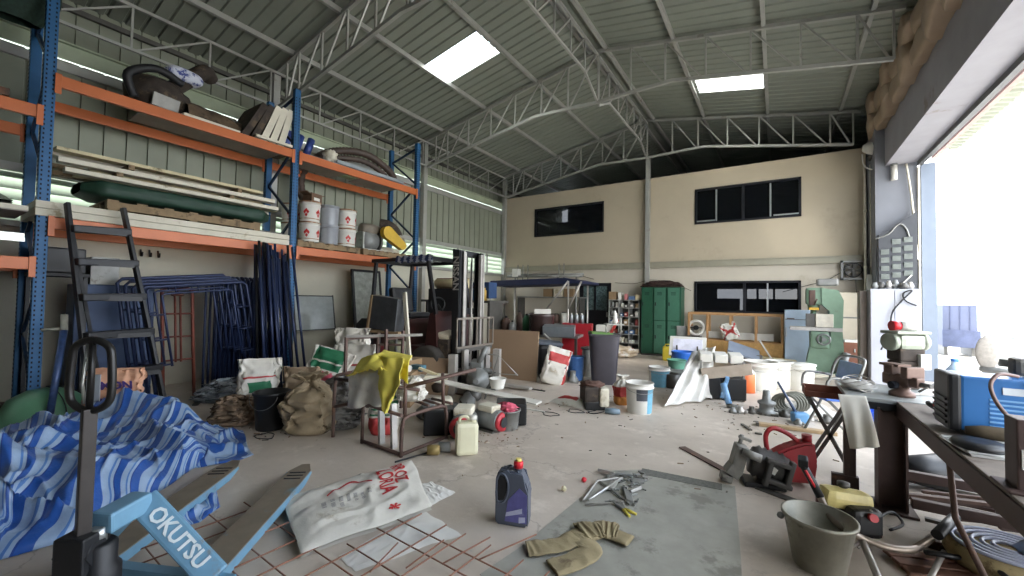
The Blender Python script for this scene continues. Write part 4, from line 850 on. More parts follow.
b = B(); b.grid(lambda u, v: Vector((-.45+.85*u, -.5+.012*sin(v*20)-.02*v, 2.1-.11*v+.012*sin(u*30))), 30, 8, mf=lambda u, v: int(u*12+.3*sin(v*3)) % 2); b.build('sun_cloth', [M('cloth_navy', (40, 52, 92), .7), M('cloth_pale', (168, 172, 186), .7)], fk, solid=.004)
for x, y, r, nm in ((.34, -.5, .33, 'drive_wheel'), (.34, .5, .33, 'drive_wheel'), (-1.0, -.42, .26, 'steer_wheel'), (-1.0, .42, .26, 'steer_wheel')):
    b = B(); b.lathe([(r*.55, -.09), (r*.92, -.1), (r, -.07), (r, .07), (r*.92, .1), (r*.55, .09)], (x, y, r), 30, ax=(0, 1, 0)); w_ = b.build(nm, M('dusty_tyre', (62, 58, 54), .8, 0, .2, 10), fk)
    b = B(); b.lathe([(.05, -.05), (r*.55, -.06), (r*.56, .06), (.05, .05)], (x, y, r), 20, ax=(0, 1, 0)); b.build('rim', mPale, w_)
# things leaning on and behind the forklift
mDkPanel = M('dark_scuffed_panel', (58, 60, 62), .45, 0, .3, 8, (112, 112, 108), .66)
t = T('cabinet_box', 'dark fronted box with pale side set against the forklift', 'box', (-4.92, 4.15, .92), .12); b = B(); b.box((0, 0, .24), (.5, .2, .5), (0, radians(6), 0), .01); b.build('shell', mDkPanel, t); b = B(); b.box((-.27, -.005, .26), (.035, .22, .52), (0, radians(9), 0)); b.box((0, 0, -.03), (.62, .24, .03)); b.build('pale_side', mCard, t)
b = B()
for x in (-.26, .26):
    for y in (-.1, .1): b.beam((x, y, -.92), (x, y, -.03), .03, .03)
b.build('stand_leg', mDarkS, t)
t = boxthing('white_lath', 'white painted lath leaning beside the dark box', 'lath', mWhiteW, (-4.42, 4.2, 0), (.07, .03, 1.5)); t.rotation_euler = (0, radians(-8), 0)
bk = T('pale_bucket', 'pale bucket behind the tube frames, left of the forklift wheel', 'bucket', (-4.75, 4.2, .5)); b = B(); b.lathe([(.1, 0), (.13, .25), (.14, .26)], n=20); b.build('body', M('pale_green_plastic', (150, 152, 128), .5), bk)
boxthing('carton', 'open brown carton under the pale bucket by the forklift', 'carton', mCard, (-4.85, 4.22, 0), (.8, .35, .5), .1)
boxthing('carton', 'small upright carton with dark circle left of the forklift', 'carton', M('pale_card', (158, 142, 120), .8), (-5.28, 3.95, .52), (.22, .22, .3), .5)
boxthing('carton', 'large dull carton under the small upright carton', 'carton', mCard, (-5.3, 4.0, 0), (.5, .4, .52), .4)
boxthing('red_crate', 'dark red crate standing behind the sack pile', 'crate', M('dark_red_paint', (104, 38, 36), .6, 0, .2), (-5.6, 4.3, 0), (.5, .35, .62), .5)
t = T('red_truck_cab', 'red and blue machine parts seen under the rack behind the forklift', 'machine', (-6.3, 7.2, 0)); box(t, 'red_panel', M('red_panel', (104, 36, 36), .5, 0, .2), (0, 0, 1.7), (.8, .3, .35)); box(t, 'blue_panel', M('blue_panel', (36, 62, 100), .5, 0, .2), (.7, .1, 1.6), (.7, .3, .35)); box(t, 'table', mDarkS, (.3, 0, 1.35), (2, .7, .05))
for x in (-.6, 1.2): box(t, 'leg', mDarkS, (x, 0, .67), (.06, .5, 1.33))
rnd = random.Random(21); cols = [(120, 60, 44), (62, 104, 140), (150, 120, 50), (190, 184, 170), (50, 52, 56), (70, 110, 150), (170, 140, 60)]
nm_ = ['rusty brown', 'light blue', 'ochre', 'off-white', 'dark grey', 'sky blue', 'yellow']
for k in range(7):
    x, y = -6.9+.25*k, 7.3+.05*(k % 2); t = T('machine_tin', nm_[k]+' tin in the row on the dark table behind the forklift', 'tin', (min(x, -5.0), y-.15, 1.376), 0, 'tins on the dark table behind the forklift')
    b = B(); h = rnd.uniform(.16, .3); b.lathe([(.09, 0), (.09, h*.8), (.07, h*.85), (.07, h)], n=16); b.build('body', M('tin_%d' % k, cols[k], .5, .1, .2), t); b = B(); b.lathe([(.075, h), (.075, h+.03)], n=14); b.build('cap', mBlackP, t)
b = B(); b.bar((0, 0, 0), (.8, .1, 0), .1, 16); o = b.build('rolled_mat', mPlank); o.location = (-5.95, 6.28, 1.71); tag(o, 'tan rolled mat on the dark shelf just left of the mast', 'roll')
boxthing('dark_shelf', 'dark shelf behind the forklift carrying the tan rolled mat', 'shelf', mBlack, (-5.6, 6.3, 0), (.8, .4, 1.6), .1)
# hydraulic wheel pump unit in front of the mast (grey gearbox, springs)
t = T('engine_block', 'dusty grey engine and gearbox on the floor before the forklift mast', 'engine', (-3.72, 4.85, 0), .2)
b = B(); b.lathe([(.06, -.1), (.15, -.09), (.17, 0), (.15, .05), (.06, .12), (.04, .2)], (.05, -.12, .24), 24, ax=(.3, -1, 0)); b.build('bell_housing', mMach, t)
b = B(); b.box((0, .1, .2), (.3, .3, .3), (0, 0, .3), .04); b.box((-.05, .05, .42), (.18, .18, .14), (.2, 0, .2), .03); b.bar((0, 0, .45), (.1, .05, .7), .04); b.build('casting', mMach, t)
b = B(); [b.lathe([(.06, -.01), (.065, 0), (.06, .01)], (.22, -.02, .08+.05*k), 16) for k in range(6)]; b.build('spring', mDarkS, t)
t = T('wire_stand', 'thin wire triangle stand in front of the brown board', 'stand', (-3.35, 4.75, 0)); 
b = B(); P = [(-.1, -.1, .0), (.05, .0, .62), (.3, .12, .35), (-.12, .1, .33), (.12, -.05, .02)]; b.tube(P, .012, 6); b.tube([(-.2, .1, .6), (.05, 0, .62)], .01, 6); b.build('wire', mSteel, t)
for k, (x, y, h, lb) in enumerate([(-4.02, 4.62, .58, 'pale steel post standing just in front of the near mast'), (-3.72, 5.32, .62, 'pale box post right of the grey gearbox')]): boxthing('pale_post', lb, 'post', mPale, (x, y, 0), (.11, .11, h), .3)
# boards
t = boxthing('brown_board', 'tall brown hardboard sheet standing right of the forklift mast', 'board', M('hardboard', (146, 122, 98), .75, 0, .04, 2), (-3.98, 6.1, 0), (1.02, .025, .86), .1); t.rotation_euler = (radians(-6), 0, .12)
t = boxthing('brown_board', 'long low brown hardboard sheet leaning before the forklift tyre', 'board', _mats['hardboard'], (-4.48, 4.3, 0), (1.02, .02, .56), .25); t.rotation_euler = (radians(-28), 0, .38)
c0, c1 = PX(432, 391, -3.95), 0
t = T('white_board_sheet', 'thin white sheet resting across the motors beside the jerrycan', 'board', (-3.25, 4.15, .26), .0, rot=(radians(-4), radians(6), radians(12)))
box(t, 'sheet', M('white_laminate', (204, 200, 190), .5, 0, .08), (0, 0, 0), (1.75, .24, .018))
t = T('gypsum_offcuts', 'white offcuts and a blue tin lying on the thin white sheet', 'offcut', (-3.85, 4.05, .35)); box(t, 'offcut', mWhiteW, (0, .05, .0), (.3, .2, .05), (0, 0, .6)); box(t, 'offcut', mPlank, (-.1, 0, .06), (.3, .05, .03), (0, .3, .4)); box(t, 'blue_tin', M('teal_tin', (70, 110, 124), .4), (-.4, .1, .07), (.2, .1, .08))
t = T('white_cup', 'white plastic tub on the end of the thin white sheet', 'tub', (-2.98, 4.28, .28)); b = B(); b.lathe([(.08, 0), (.11, .12), (.115, .125), (.1, .12), (.075, .01)], n=24, cap=False); b.build('wall', mPailW, t)
# ---------------- brown tube trolley frames with draped cloths ----------------
t = T('tube_trolley', 'low rusty tube frame with curved ends and draped cloths', 'frame', (-3.3, 2.6, 0))
o_ = Vector((-3.3, 2.6, 0))
a1, a2, a3, a4 = G(333, 437)-o_, G(362, 443)-o_, G(401, 457)-o_, G(428, 441)-o_
H = .62
def hoop(p, q, h, name='hoop', r=.017):
    p, q = Vector(p), Vector(q); d = (q-p); e = d*.12
    b = B(); b.tube(smooth_path([p, p+Vector((0, 0, h*.6)), p+Vector((0, 0, h-.06))+e*.2, p+e+Vector((0, 0, h)), q-e+Vector((0, 0, h)), q+Vector((0, 0, h-.06))-e*.2, q+Vector((0, 0, h*.6)), q], 3), r, 8); b.build(name, mRust, t)
hoop(a3, a4+Vector((.1, .15, 0)), .34)
for p, q, h in ((a1, a1+Vector((.25, .5, 0)), .62),): hoop(p, q, h)
bars(t, 'rail', mRust, [(a3+Vector((0, 0, .02)), a2+Vector((0, 0, .02))), (a4+Vector((.1, .15, .02)), a3+Vector((0, 0, .02))), (a2+Vector((0, 0, 0)), a2+Vector((0, 0, .4))), (a1+Vector((0, 0, .3)), a2+Vector((0, 0, .4))), (a3+Vector((-.02, .05, .34)), a3+Vector((-.02, .05, .66))), (a4+Vector((.1, .1, .34)), a4+Vector((.08, .1, .66))), (a3+Vector((-.02, .05, .6)), a4+Vector((.5, .1, .74))), (a1+Vector((0, 0, .58)), a3+Vector((-.1, .3, .52))), (a2+Vector((0, 0, .38)), a3+Vector((0, 0, .36)))], .017)
for f in (.3, .62): p = a2.lerp(a3, f); b = B(); b.beam(p+Vector((0, .1, 0)), p+Vector((-.05, .12, .4)), .06, .03); b.build('pale_slat', mPale, t)
bars(t, 'cross_tube', mRust, [(a4+Vector((.05+.06*k, -.05+.1*k, .36)), a3+Vector((-.35+.06*k, .45+.08*k, .36))) for k in range(3)], .014)
def drape(name, label, mat, top0, top1, drop, lean, seed, nu=26, nv=30, amp=.025, ragged=.12, group=None):
    top0, top1 = Vector(top0), Vector(top1); c = (top0+top1)/2
    def f(u, v):
        p = top0.lerp(top1, u)-c; d = drop*(1-ragged*abs(nf(u*3, seed, 0, 1, seed))*2)*v
        w = amp*sin(u*14+seed+v*1.5)*v+amp*nf(u*4, v*4, 0, 1, seed)
        over = max(0, .12-v)/.12
        return p+Vector((lean[0]*v-CF.x*w, lean[1]*v-CF.y*w, -d))+Vector((CF.x, CF.y, 0))*over*.12+Vector((0, 0, .0))
    b = B(); b.grid(f, nu, nv); o = b.build(name, mat, solid=.005); o.location = c; return tag(o, label, 'cloth', group)
drape('grey_cloth', 'stained grey cloth draped over the rusty tube frame', M('stained_grey_cloth', (208, 204, 194), .9, 0, .18, 6, (104, 98, 88), .6), PY(350, 371, 2.5), PY(392, 366, 2.5), .36, (0, -.02), 3)
mYC = M('yellow_cloth', (222, 208, 92), .85, 0, .1, 6, (140, 118, 50), .6)
drape('yellow_cloth', 'yellow cloth hanging to a point beside the grey cloth', mYC, PY(379, 352, 2.5), PY(409, 358, 2.5), .22, (0, 0), 5)
b = B()
pp = [PY(377, 356, 2.46), PY(404, 358, 2.46), PY(402, 384, 2.44), PY(387, 413, 2.43), PY(378, 390, 2.44)]
c = sum(pp, Vector())/5
def yf(u, v):
    p = pp[0].lerp(pp[1], u).lerp((pp[4].lerp(pp[2], u)), min(1, v*2)) if v < .5 else pp[4].lerp(pp[2], u).lerp(pp[3], (v-.5)*2)
    return p-c+Vector((0, .02*sin(u*9+v*4)+.02*nf(u*5, v*5)-.01, .012*nf(u*4, v*4, 3)))
b.grid(yf, 20, 36); b.build('hanging_corner', mYC, [o for o in COL.objects if o.name == 'yellow_cloth'][0], solid=.005).location = c-[o for o in COL.objects if o.name == 'yellow_cloth'][0].location
b = B()
b.grid(lambda u, v: Vector((-.28+.5*u+.05*nf(u*4, v*4), -.14+.28*v, .03+.13*sin(pi*u)*sin(pi*v)**.7+.05*nf(u*6, v*6, 1)-.1*(1-u)**2)), 26, 16); o = b.build('yellow_rag', mYC, solid=.006); o.location = PY(378, 364, 2.5)-Vector((0, 0, .05)); tag(o, 'bunched yellow rag on the top corner of the rusty frame', 'cloth')
sack('white_bag', 'white plastic bag beside the yellow cloth on the frame', [mBagW, mPinkP], PY(412, 392, 2.95)-Vector((0, 0, .08)), .26, .2, .24, CA, 17, 'dome', crumple=.06)
# upright brown frame behind
t = T('rusty_tube_stand', 'tall rusty double rectangle tube frame behind the draped one', 'frame', (-4.1, 3.3, 0)); o_ = Vector((-4.1, 3.3, 0))
q = [G(344, 415)-o_, G(376, 408)-o_, G(384, 415)-o_, G(401, 408)-o_]
for i, (h0) in enumerate((.92, .95, 1.02, .98)): b = B(); b.beam((q[i].x, q[i].y, 0), (q[i].x, q[i].y, h0), .03, .03); b.build('upright', mRust, t)
for a, c, z in ((0, 1, .9), (0, 1, .5), (2, 3, .9), (1, 3, .8), (0, 2, .1), (1, 3, .1), (2, 3, .3)): b = B(); b.beam((q[a].x, q[a].y, z), (q[c].x, q[c].y, z), .025, .025); b.build('crossbar', mRust, t)
b = B(); b.beam((q[0].x, q[0].y, .93), (q[3].x+.35, q[3].y, .95), .03, .03); b.build('crossbar', mPale, t)
# ---------------- small motors, jerrycan, tins ----------------
def motor(loc, label, rz, s=1., cap=mPinkP, m1=mMach):
    t = T('electric_motor', label, 'motor', loc, rz, 'motors by the white sheet')
    b = B(); r = .105*s; b.lathe([(r*.9, -.16*s), (r, -.15*s), (r, .12*s), (r*.85, .15*s)], (0, 0, r), 24, ax=(0, 1, 0)); b.build('body', m1, t)
    b = B(); b.lathe([(r*.5, -.19*s), (r*.86, -.19*s), (r*.92, -.165*s), (r*.86, -.15*s), (r*.4, -.15*s)], (0, 0, r), 24, ax=(0, 1, 0)); b.build('red_ring', M('machine_red', (178, 44, 54), .45, 0, .15), t)
    b = B(); b.lathe([(.01, -.19*s), (r*.5, -.205*s)], (0, 0, r), 20, ax=(0, 1, 0)); b.build('grille', mBlackP, t)
    b = B(); b.box((0, 0, r*2.1), (.16*s, .2*s, .07*s), bev=.02); b.build('top_cover', mWhiteW, t); b = B(); b.box((0, 0, .01), (.2*s, .26*s, .02)); b.build('base', mDarkS, t); return t
motor((-2.72, 3.32, 0), 'small engine with red ring facing the camera beside the jerrycan', CA-.1, 1.15)
motor((-2.62, 3.62, 0), 'second red ringed engine standing behind the jerrycan', CA+.9, 1.05)
t = T('black_machine_box', 'low black engine box between the tube frame and the red ringed engine', 'engine', (-3.02, 3.25, 0), CA+.2); box(t, 'case', mBlackP, (0, 0, .13), (.3, .34, .26), bev=.02); box(t, 'white_top', mWhiteW, (.05, .1, .29), (.2, .18, .06), bev=.02); box(t, 'grey_top', mMach, (-.1, 0, .29), (.12, .2, .07), bev=.02)
t = T('black_crate', 'black crate under the white sheet right of the engines', 'crate', (-2.55, 3.95, 0), CA); box(t, 'case', mBlackP, (0, 0, .13), (.34, .3, .24), bev=.02); box(t, 'red_side', _mats['machine_red'], (-.3, -.02, .1), (.16, .2, .16), bev=.02)
t = T('jerrycan', 'translucent cream jerrycan with black cap on the floor', 'jerrycan', (-2.37, 2.93, 0), CA+.25)
b = B(); b.box((0, 0, .145), (.2, .15, .29), bev=.035); b.lathe([(.03, .28), (.028, .31)], (.055, 0, 0), 16); b.build('body', M('cream_plastic', (212, 208, 178), .35, 0, .06, 4, spec=.6), t)
b = B(); b.tube(smooth_path([(-.07, 0, .27), (-.06, 0, .325), (0, 0, .33), (.03, 0, .29)], 4), .014, 8); b.build('handle', _mats['cream_plastic'], t)
b = B(); b.lathe([(.036, .305), (.036, .335), (.03, .34)], (.055, 0, 0), 16); b.build('cap', mPailW, t)
for k, (x, y, m_, lb) in enumerate([(433, 455, M('brass_tin', (150, 130, 82), .5, .3, .2), 'brassy tin lying on the floor left of the jerrycan'), (444, 452, mMach, 'grey tin lying between the brassy tin and the jerrycan')]):
    p = G(x, y); t = T('lying_tin', lb, 'tin', p, .3); b = B(); b.lathe([(.035, -.05), (.045, -.05), (.045, .05), (.03, .06)], (0, 0, .045), 18, ax=(1, .4, 0)); b.build('body', m_, t)
def bucket(name, label, loc, mat, r, h, rz=0, fill=None, bail=True, cat='bucket', rim=True, mfn=None, extra=None, tp=.82):
    t = T(name, label, cat, loc, rz); b = B(); b.lathe([(r*tp, 0), (r*(tp+.02), .008), (r*.97, h*.93), (r*1.04, h*.94), (r*1.04, h), (r*.97, h), (r*(tp-.01), .02), (.001, .02)], n=32, cap=False, mf=mfn); b.build('body', mat, t)
    if bail: b = B(); b.tube([(r*1.03*cos(a), r*1.03*sin(a)*.4-r*.3*0, h*.95+.0+r*.5*sin(a)*-.6) for a in [pi+i*pi/14 for i in range(15)]], .004, 6); b.build('bail', mGrayM, t)
    if fill: b = B(); b.lathe([(r*.8, h*.45), (r*.5, h*.5), (.001, h*.52)], n=20, cap=False); b.build('contents', fill, t)
    return t
t = bucket('grey_bucket', 'small grey bucket heaped with pink cloth on the floor', G(506, 428), mGrayM, .155, .21, .2)
b = B(); b.grid(lump(.12, .1, .05, 5, .5, 4), 30, 16, cu=True); o = b.build('pink_cloth', mPinkP); o.location = G(506, 428)+Vector((0, 0, .17)); tag(o, 'crumpled pink cloth piled in the small grey bucket', 'cloth')
# ---------------- centre: bin, sack, machine bench ----------------
t = T('wheelie_bin', 'tall dark grey bin with green stuff on its top', 'bin', (-2.52, 6.82, 0), CA-.12)
b = B()
def binf(u, v): a = 2*pi*u; k = .19+.055*v; return Vector((k*1.05*math.copysign(abs(cos(a))**.5, cos(a)), k*math.copysign(abs(sin(a))**.5, sin(a)), .82*v))
b.grid(binf, 40, 8, cu=True); b.box((0, 0, .01), (.34, .32, .02)); b.build('body', M('bin_grey', (58, 55, 62), .5, 0, .1, 5), t)
b = B(); b.box((0, 0, .83), (.52, .5, .03), bev=.012); b.build('rim', _mats['bin_grey'], t)
b = B(); b.box((-.06, -.0, .855), (.36, .38, .03), (0, .05, .1), .01); b.build('green_lid', M('green_lid', (96, 136, 70), .6, 0, .15), t)
b = B()
for s in (-1, 1): b.lathe([(.02, -.02), (.08, -.02), (.08, .02), (.02, .02)], (.17*s, .2, .08), 16, ax=(1, 0, 0))
b.build('wheel', mBlackP, t)
t = T('cutting_machine', 'small cream machine and tubes standing on the grey bin', 'machine', (-2.36, 6.86, .86), CA); box(t, 'table_plate', mSteel, (0, 0, .15), (.3, .22, .02)); bars(t, 'post', mPale, [((-.13, 0, 0), (-.13, 0, .15)), ((.12, 0, 0), (.12, 0, .26))], .014); b = B(); b.lathe([(.03, .16), (.05, .2), (.02, .36), (.005, .4)], (.02, 0, 0), 14); b.build('white_nozzle', mPailW, t)
sack('print_sack', 'white and red printed sack leaning left of the grey bin', [mBagW, mRedP, mInk], (-3.2, 6.15, 0), .42, .22, .62, 0, 21, 'flat', lean=(0, 0), rot=(radians(-4), radians(16), CA), crumple=.03, mf=lambda u, v: 1 if (.62 < u < .9 and .62 < v < .86) or (.88 < u < .93) else (2 if .64 < u < .86 and .50 < v < .57 and int(u*90) % 2 else 0))
t = T('black_trolley_engine', 'dark grey engine cowl behind the printed sack', 'engine', (-3.55, 6.75, 0), CA); b = B(); b.box((0, 0, .3), (.42, .5, .6), bev=.06); b.build('cowl', mBlackP, t); b = B(); b.box((0, 0, .62), (.46, .5, .06), (0, .08, 0), .02); b.build('grey_top', M('blue_grey_top', (84, 92, 104), .5), t)
bucket('blue_bucket', 'blue and black bucket behind the printed sack', (-3.02, 6.75, 0), [M('mid_blue', (70, 110, 170), .4), mBlackP], .16, .42, 0, mfn=lambda i, k: 0 if i > 0 else 1)
t = T('tall_bottle_drum', 'cream drum with blue knob between sack and bin', 'drum', (-2.98, 7.25, 0), 0); b = B(); b.lathe([(.12, 0), (.12, .45), (.1, .5)], n=20); b.build('body', mPailW, t); b = B(); b.lathe([(.14, .5), (.15, .53), (.02, .56)], n=20); b.build('lid', mMach, t)
t = T('pebble_basket', 'pink-grey machine foot and pump on the floor behind the printed sack', 'pump', (-2.95, 6.5, 0), .3); b = B(); b.lathe([(.08, 0), (.1, .05), (.05, .12), (.05, .2)], n=16); b.build('body', mMach, t); box(t, 'base', mBagG, (0, 0, .01), (.2, .16, .02))
# bench with barrel
t = T('work_bench', 'steel work bench crowded with drums behind the brown board', 'bench', (-4.3, 7.6, 0), CA*.4); box(t, 'top', mGrayM, (0, 0, .68), (1.9, .7, .05)); 
for x in (-.9, .9):
    for y in (-.3, .3): box(t, 'leg', mDarkS, (x, y, .33), (.05, .05, .66))
t = T('brown_drum', 'glossy dark brown drum on the crowded bench', 'drum', (-4.1, 7.45, .71)); b = B(); b.lathe([(.24, 0), (.26, .05), (.26, .34), (.285, .36), (.285, .4), (.25, .42), (.23, .36), (.001, .36)], n=32, cap=False); b.build('shell', M('dark_brown_plastic', (62, 48, 46), .25, 0, .1), t)
boxthing('white_carton', 'white carton standing in the dark brown drum', 'carton', mPailW, (-4.08, 7.45, 1.08), (.34, .2, .14), .5)
boxthing('grey_tray', 'tilted grey metal tray before the brown drum', 'tray', mGal, (-3.62, 7.3, .71), (.62, .22, .2), .3, rot=(.2, 0, 0))
boxthing('red_toolbox', 'red metal cabinet behind the bench next to the bin', 'cabinet', M('toolbox_red', (150, 28, 38), .4, .1, .12), (-3.62, 8.2, .0), (.62, .35, .92), .3)
for k in range(3):
    t = T('spray_can', ['left', 'middle', 'right'][k]+' silver can on the red metal cabinet', 'can', (-3.74+.11*k, 8.12+.03*k, .92), 0, 'silver cans on the red cabinet'); b = B(); b.lathe([(.04, 0), (.042, .17), (.03, .19)], n=14); b.build('body', mGal, t); b = B(); b.lathe([(.02, .19), (.02, .215)], n=12); b.build('cap', mPailW, t)
rnd = random.Random(31)
for k, (x, y, r, h, m_, lb) in enumerate([(-4.95, 7.4, .1, .3, mRust, 'rust-brown can at the left end of the crowded bench'), (-4.72, 7.3, .08, .22, mMach, 'grey machine head left of the brown drum'), (-4.55, 7.6, .09, .36, M('leaf_green', (60, 120, 84), .5), 'green and white tin behind the brown drum'), (-4.8, 7.7, .07, .42, mRust, 'tall red-brown cylinder on the bench left')]):
    t = T('bench_canister', lb, 'canister', (x, y, .71)); b = B(); b.lathe([(r, 0), (r, h*.8), (r*.6, h*.9), (r*.6, h)], n=18); b.build('body', m_, t); b = B(); b.lathe([(r*.3, h), (r*.3, h+.04)], n=12); b.build('spout', mBlackP, t)
t = T('pipe_clamp', 'bundle of bent grey pipes on the bench front', 'pipes', (-3.9, 7.0, .35)); bars(t, 'pipe', mPale, [((-.4, 0, .2), (.3, .2, .1)), ((-.2, .1, .3), (.5, .1, .05)), ((.1, 0, .4), (.5, .2, 0)), ((-.5, .1, .1), (.4, 0, .25))], .025)
bars(t, 'stand', mDarkS, [((-.3, .1, -.35), (-.3, .1, .25)), ((.3, .15, -.35), (.3, .15, .2))], .02)
# navy canopy frame with steel pipes on its top, by the back wall
t = T('canopy', 'dark navy canopy on a pale frame before the back wall', 'canopy', (-5.4, 10.0, 0))
b = B(); b.prism([(-1.55, 1.78), (-1.4, 1.93), (.9, 1.98), (1.3, 1.9), (1.3, 1.84), (-.2, 1.8)], 1.3, (0, .65, 0), (1, 0, 0), (0, 0, 1)); b.build('canopy_cover', M('navy_canvas', (30, 36, 66), .6, 0, .12), t)
bars(t, 'frame_tube', mPale, [((-1.4, -.65, 0), (-1.4, -.65, 1.85)), ((1.0, -.65, 0), (1.0, -.65, 1.9)), ((1.0, -.65, 1.9), (.4, -.65, 1.2)), ((1.0, -.65, 1.2), (1.35, -.65, 1.88)), ((-1.4, .6, 0), (-1.4, .6, 1.85)), ((1.0, .6, 0), (1.0, .6, 1.9))], .025)
t = T('pipe_rack', 'long steel pipes with upright pins resting above the navy canopy', 'pipes', (-5.6, 10.9, 0))
bars(t, 'pipe', mGrayM, [((-1.6, 0, 2.14), (.9, 0, 2.12)), ((-1.6, .1, 2.2), (.9, .1, 2.18)), ((-1.6, -.1, 2.14), (.2, -.1, 2.13))], .035)
bars(t, 'pin', mGrayM, [((PY(x, 264, 10.9).x+5.6, 0, 2.0), (PY(x, 264, 10.9).x+5.6, 0, 2.5)) for x in (518, 523, 528, 559, 564)], .018)
bars(t, 'stand_post', mGrayM, [((x, .05, 0), (x, .05, 2.14)) for x in (-1.4, .7)], .03)
box(t, 'white_box', mPailW, (-1.3, -.05, 2.25), (.2, .2, .25))
for k, (x, m_, lb) in enumerate([(-5.9, mCard, 'brown carton on the long shelf under the navy canopy'), (-5.55, mWhiteW, 'white carton on the long shelf under the navy canopy'), (-5.2, mCard, 'second brown carton nearer the door under the canopy')]): boxthing('shelf_carton', lb, 'carton', m_, (x, 11.2, 1.52), (.3, .3, .24), .1)
t = T('wall_shelf', 'long pale shelf against the back wall under the canopy', 'shelf', (-5.9, 11.25, 0)); box(t, 'board', mGrayM, (0, 0, 1.5), (2.2, .4, .04)); box(t, 'board', mGrayM, (0, 0, .7), (2.2, .4, .04))
for x in (-1.05, 1.05): box(t, 'upright', mDarkS, (x, 0, .75), (.05, .38, 1.5))
for k in range(8):
    x = -6.7+.26*k; t = T('shelf_tin', '%s tin on the lower deck of the long pale shelf' % ['first', 'second', 'third', 'fourth', 'fifth', 'sixth', 'seventh', 'eighth'][k], 'tin', (x, 11.2, .72), 0, 'tins on the long pale shelf'); b = B(); h = .2+.12*((k*7) % 3)/2; b.lathe([(.09, 0), (.09, h)], n=14); b.build('body', [mRust, mPailW, mMach, M('dull_red', (140, 60, 54), .6)][k % 4], t); b = B(); b.lathe([(.07, h), (.06, h+.03)], n=12); b.build('lid', mDarkS, t)

# loose gear around the forklift and under the draped frame
rnd = random.Random(41)
spots = [(-4.55, 4.75, 'left of the near mast foot'), (-4.2, 4.55, 'before the near mast foot'), (-3.55, 4.5, 'right of the grey gearbox'), (-3.4, 4.2, 'by the wire stand'), (-4.9, 3.75, 'under the dark fronted box'), (-3.1, 3.6, 'behind the rusty trolley'), (-3.45, 3.5, 'beside the white cement sack')]
for k, (x, y, w) in enumerate(spots):
    t = T('engine_part', 'dusty grey engine part on the floor '+w, 'engine part', (x, y, 0), rnd.random()*3, 'dusty engine parts near the forklift')
    s1 = rnd.uniform(.09, .14)
    b = B(); b.lathe([(s1*.7, 0), (s1, s1*.3), (s1, s1*.9), (s1*.6, s1*1.2), (s1*.3, s1*1.7)], n=18); b.build('housing', [mMach, mGr, mDarkS][k % 3], t)
    b = B(); b.bar((0, 0, s1*.7), (s1*1.7, s1*.4, s1*.5), s1*.22, 10); b.box((-s1*.6, 0, s1*.5), (s1*.8, s1, s1*.6), (0, .3, .2), .01); b.build('arm', [mGr, mMach, mRust][k % 3], t)
boxthing('seat_pad', 'cream curved seat shell lying behind the near mast', 'seat', M('cream_shell', (178, 168, 148), .5, 0, .1), (-4.5, 4.95, .78), (.3, .3, .1), .3, rot=(.2, .3, 0), bev=.04)
boxthing('tool_chest', 'grey tool chest under the cream seat shell', 'chest', mGr, (-4.5, 4.95, 0), (.34, .34, .76), .2, bev=.02)
t = T('ragged_bag_heap', 'tan and white rag heap beside the pigeonhole shelf', 'rags', (-3.35, 10.3, 0), .2); b = B(); b.grid(lump(.42, .28, .13, 12, .5, 3), 34, 20, cu=True); b.build('rags', M('tan_white_rags', (190, 172, 146), .85, 0, .2, 7, (216, 212, 204), .52), t)
t = T('red_blue_machine', 'white machine with red arm standing before the pigeonhole shelf', 'machine', (-3.75, 10.2, 0), .2); box(t, 'case', mPailW, (0, 0, .4), (.4, .35, .8), bev=.02); b = B(); b.beam((.1, -.2, .4), (.35, -.22, .95), .08, .06); b.build('red_arm', M('arm_red', (176, 60, 54), .5), t); box(t, 'blue_base', M('pale_blue_base', (150, 170, 196), .5), (.1, -.22, .3), (.3, .1, .25), (0, .3, 0))
# ---------------- along the back wall ----------------
mLockG = M('locker_green_dark', (36, 82, 60), .45, .15, .1, 5, (70, 120, 96), .68)
mLockL = M('locker_green_pale', (72, 120, 98), .45, .15, .08, 5, (80, 120, 100), .68)
t = T('steel_lockers', 'row of three green steel lockers against the back wall', 'lockers', (-2.58, 11.25, 0))
box(t, 'carcass', mLockG, (.02, .06, .92), (1.0, .44, 1.76)); box(t, 'plinth', mDarkS, (0, .05, .03), (.98, .42, .06))
for k in range(3):
    x = -.33+.335*k; m_ = [mLockG, mLockL, mLockL][k]; dz = [0, .0, 0][k]; ang = [0, .16, .04][k]
    for j, z in enumerate((.5, 1.36)):
        b = B(); b.box((.145, -.012, 0), (.29, .022, .84), bev=.004); [b.box((.145, -.026, .3-.03*q), (.12, .004, .01), m=1) for q in range(3)]; d_ = b.build('door', [m_, mHole], t); d_.location = (x-.145, -.17, z); d_.rotation_euler = (0, 0, -ang)
        b = B(); b.box((.04, -.03, .0), (.025, .02, .09)); b.build('door_handle', mBlack, d_)
sack('dark_bundle', 'dark brown bundle of rags heaped on top of the lockers', [M('dark_rags', (62, 44, 38), .85, 0, .35, 9)], (-2.6, 11.3, 1.8), 1.05, .45, .17, 0, 40, 'dome', crumple=.12, fr=9, cat='rags')
t = T('pigeonhole_shelf', 'grey pigeonhole shelf unit full of parts left of the green lockers', 'shelf unit', (-3.56, 11.3, 0))
for x in (-.42, -.14, .14, .42): box(t, 'upright', mSteel, (x, 0, .73), (.02, .34, 1.46))
for z in (.03, .27, .51, .75, .99, 1.23, 1.45): box(t, 'shelf', mSteel, (0, 0, z), (.84, .34, .02))
box(t, 'back_panel', mDarkS, (0, .16, .73), (.84, .01, 1.44))
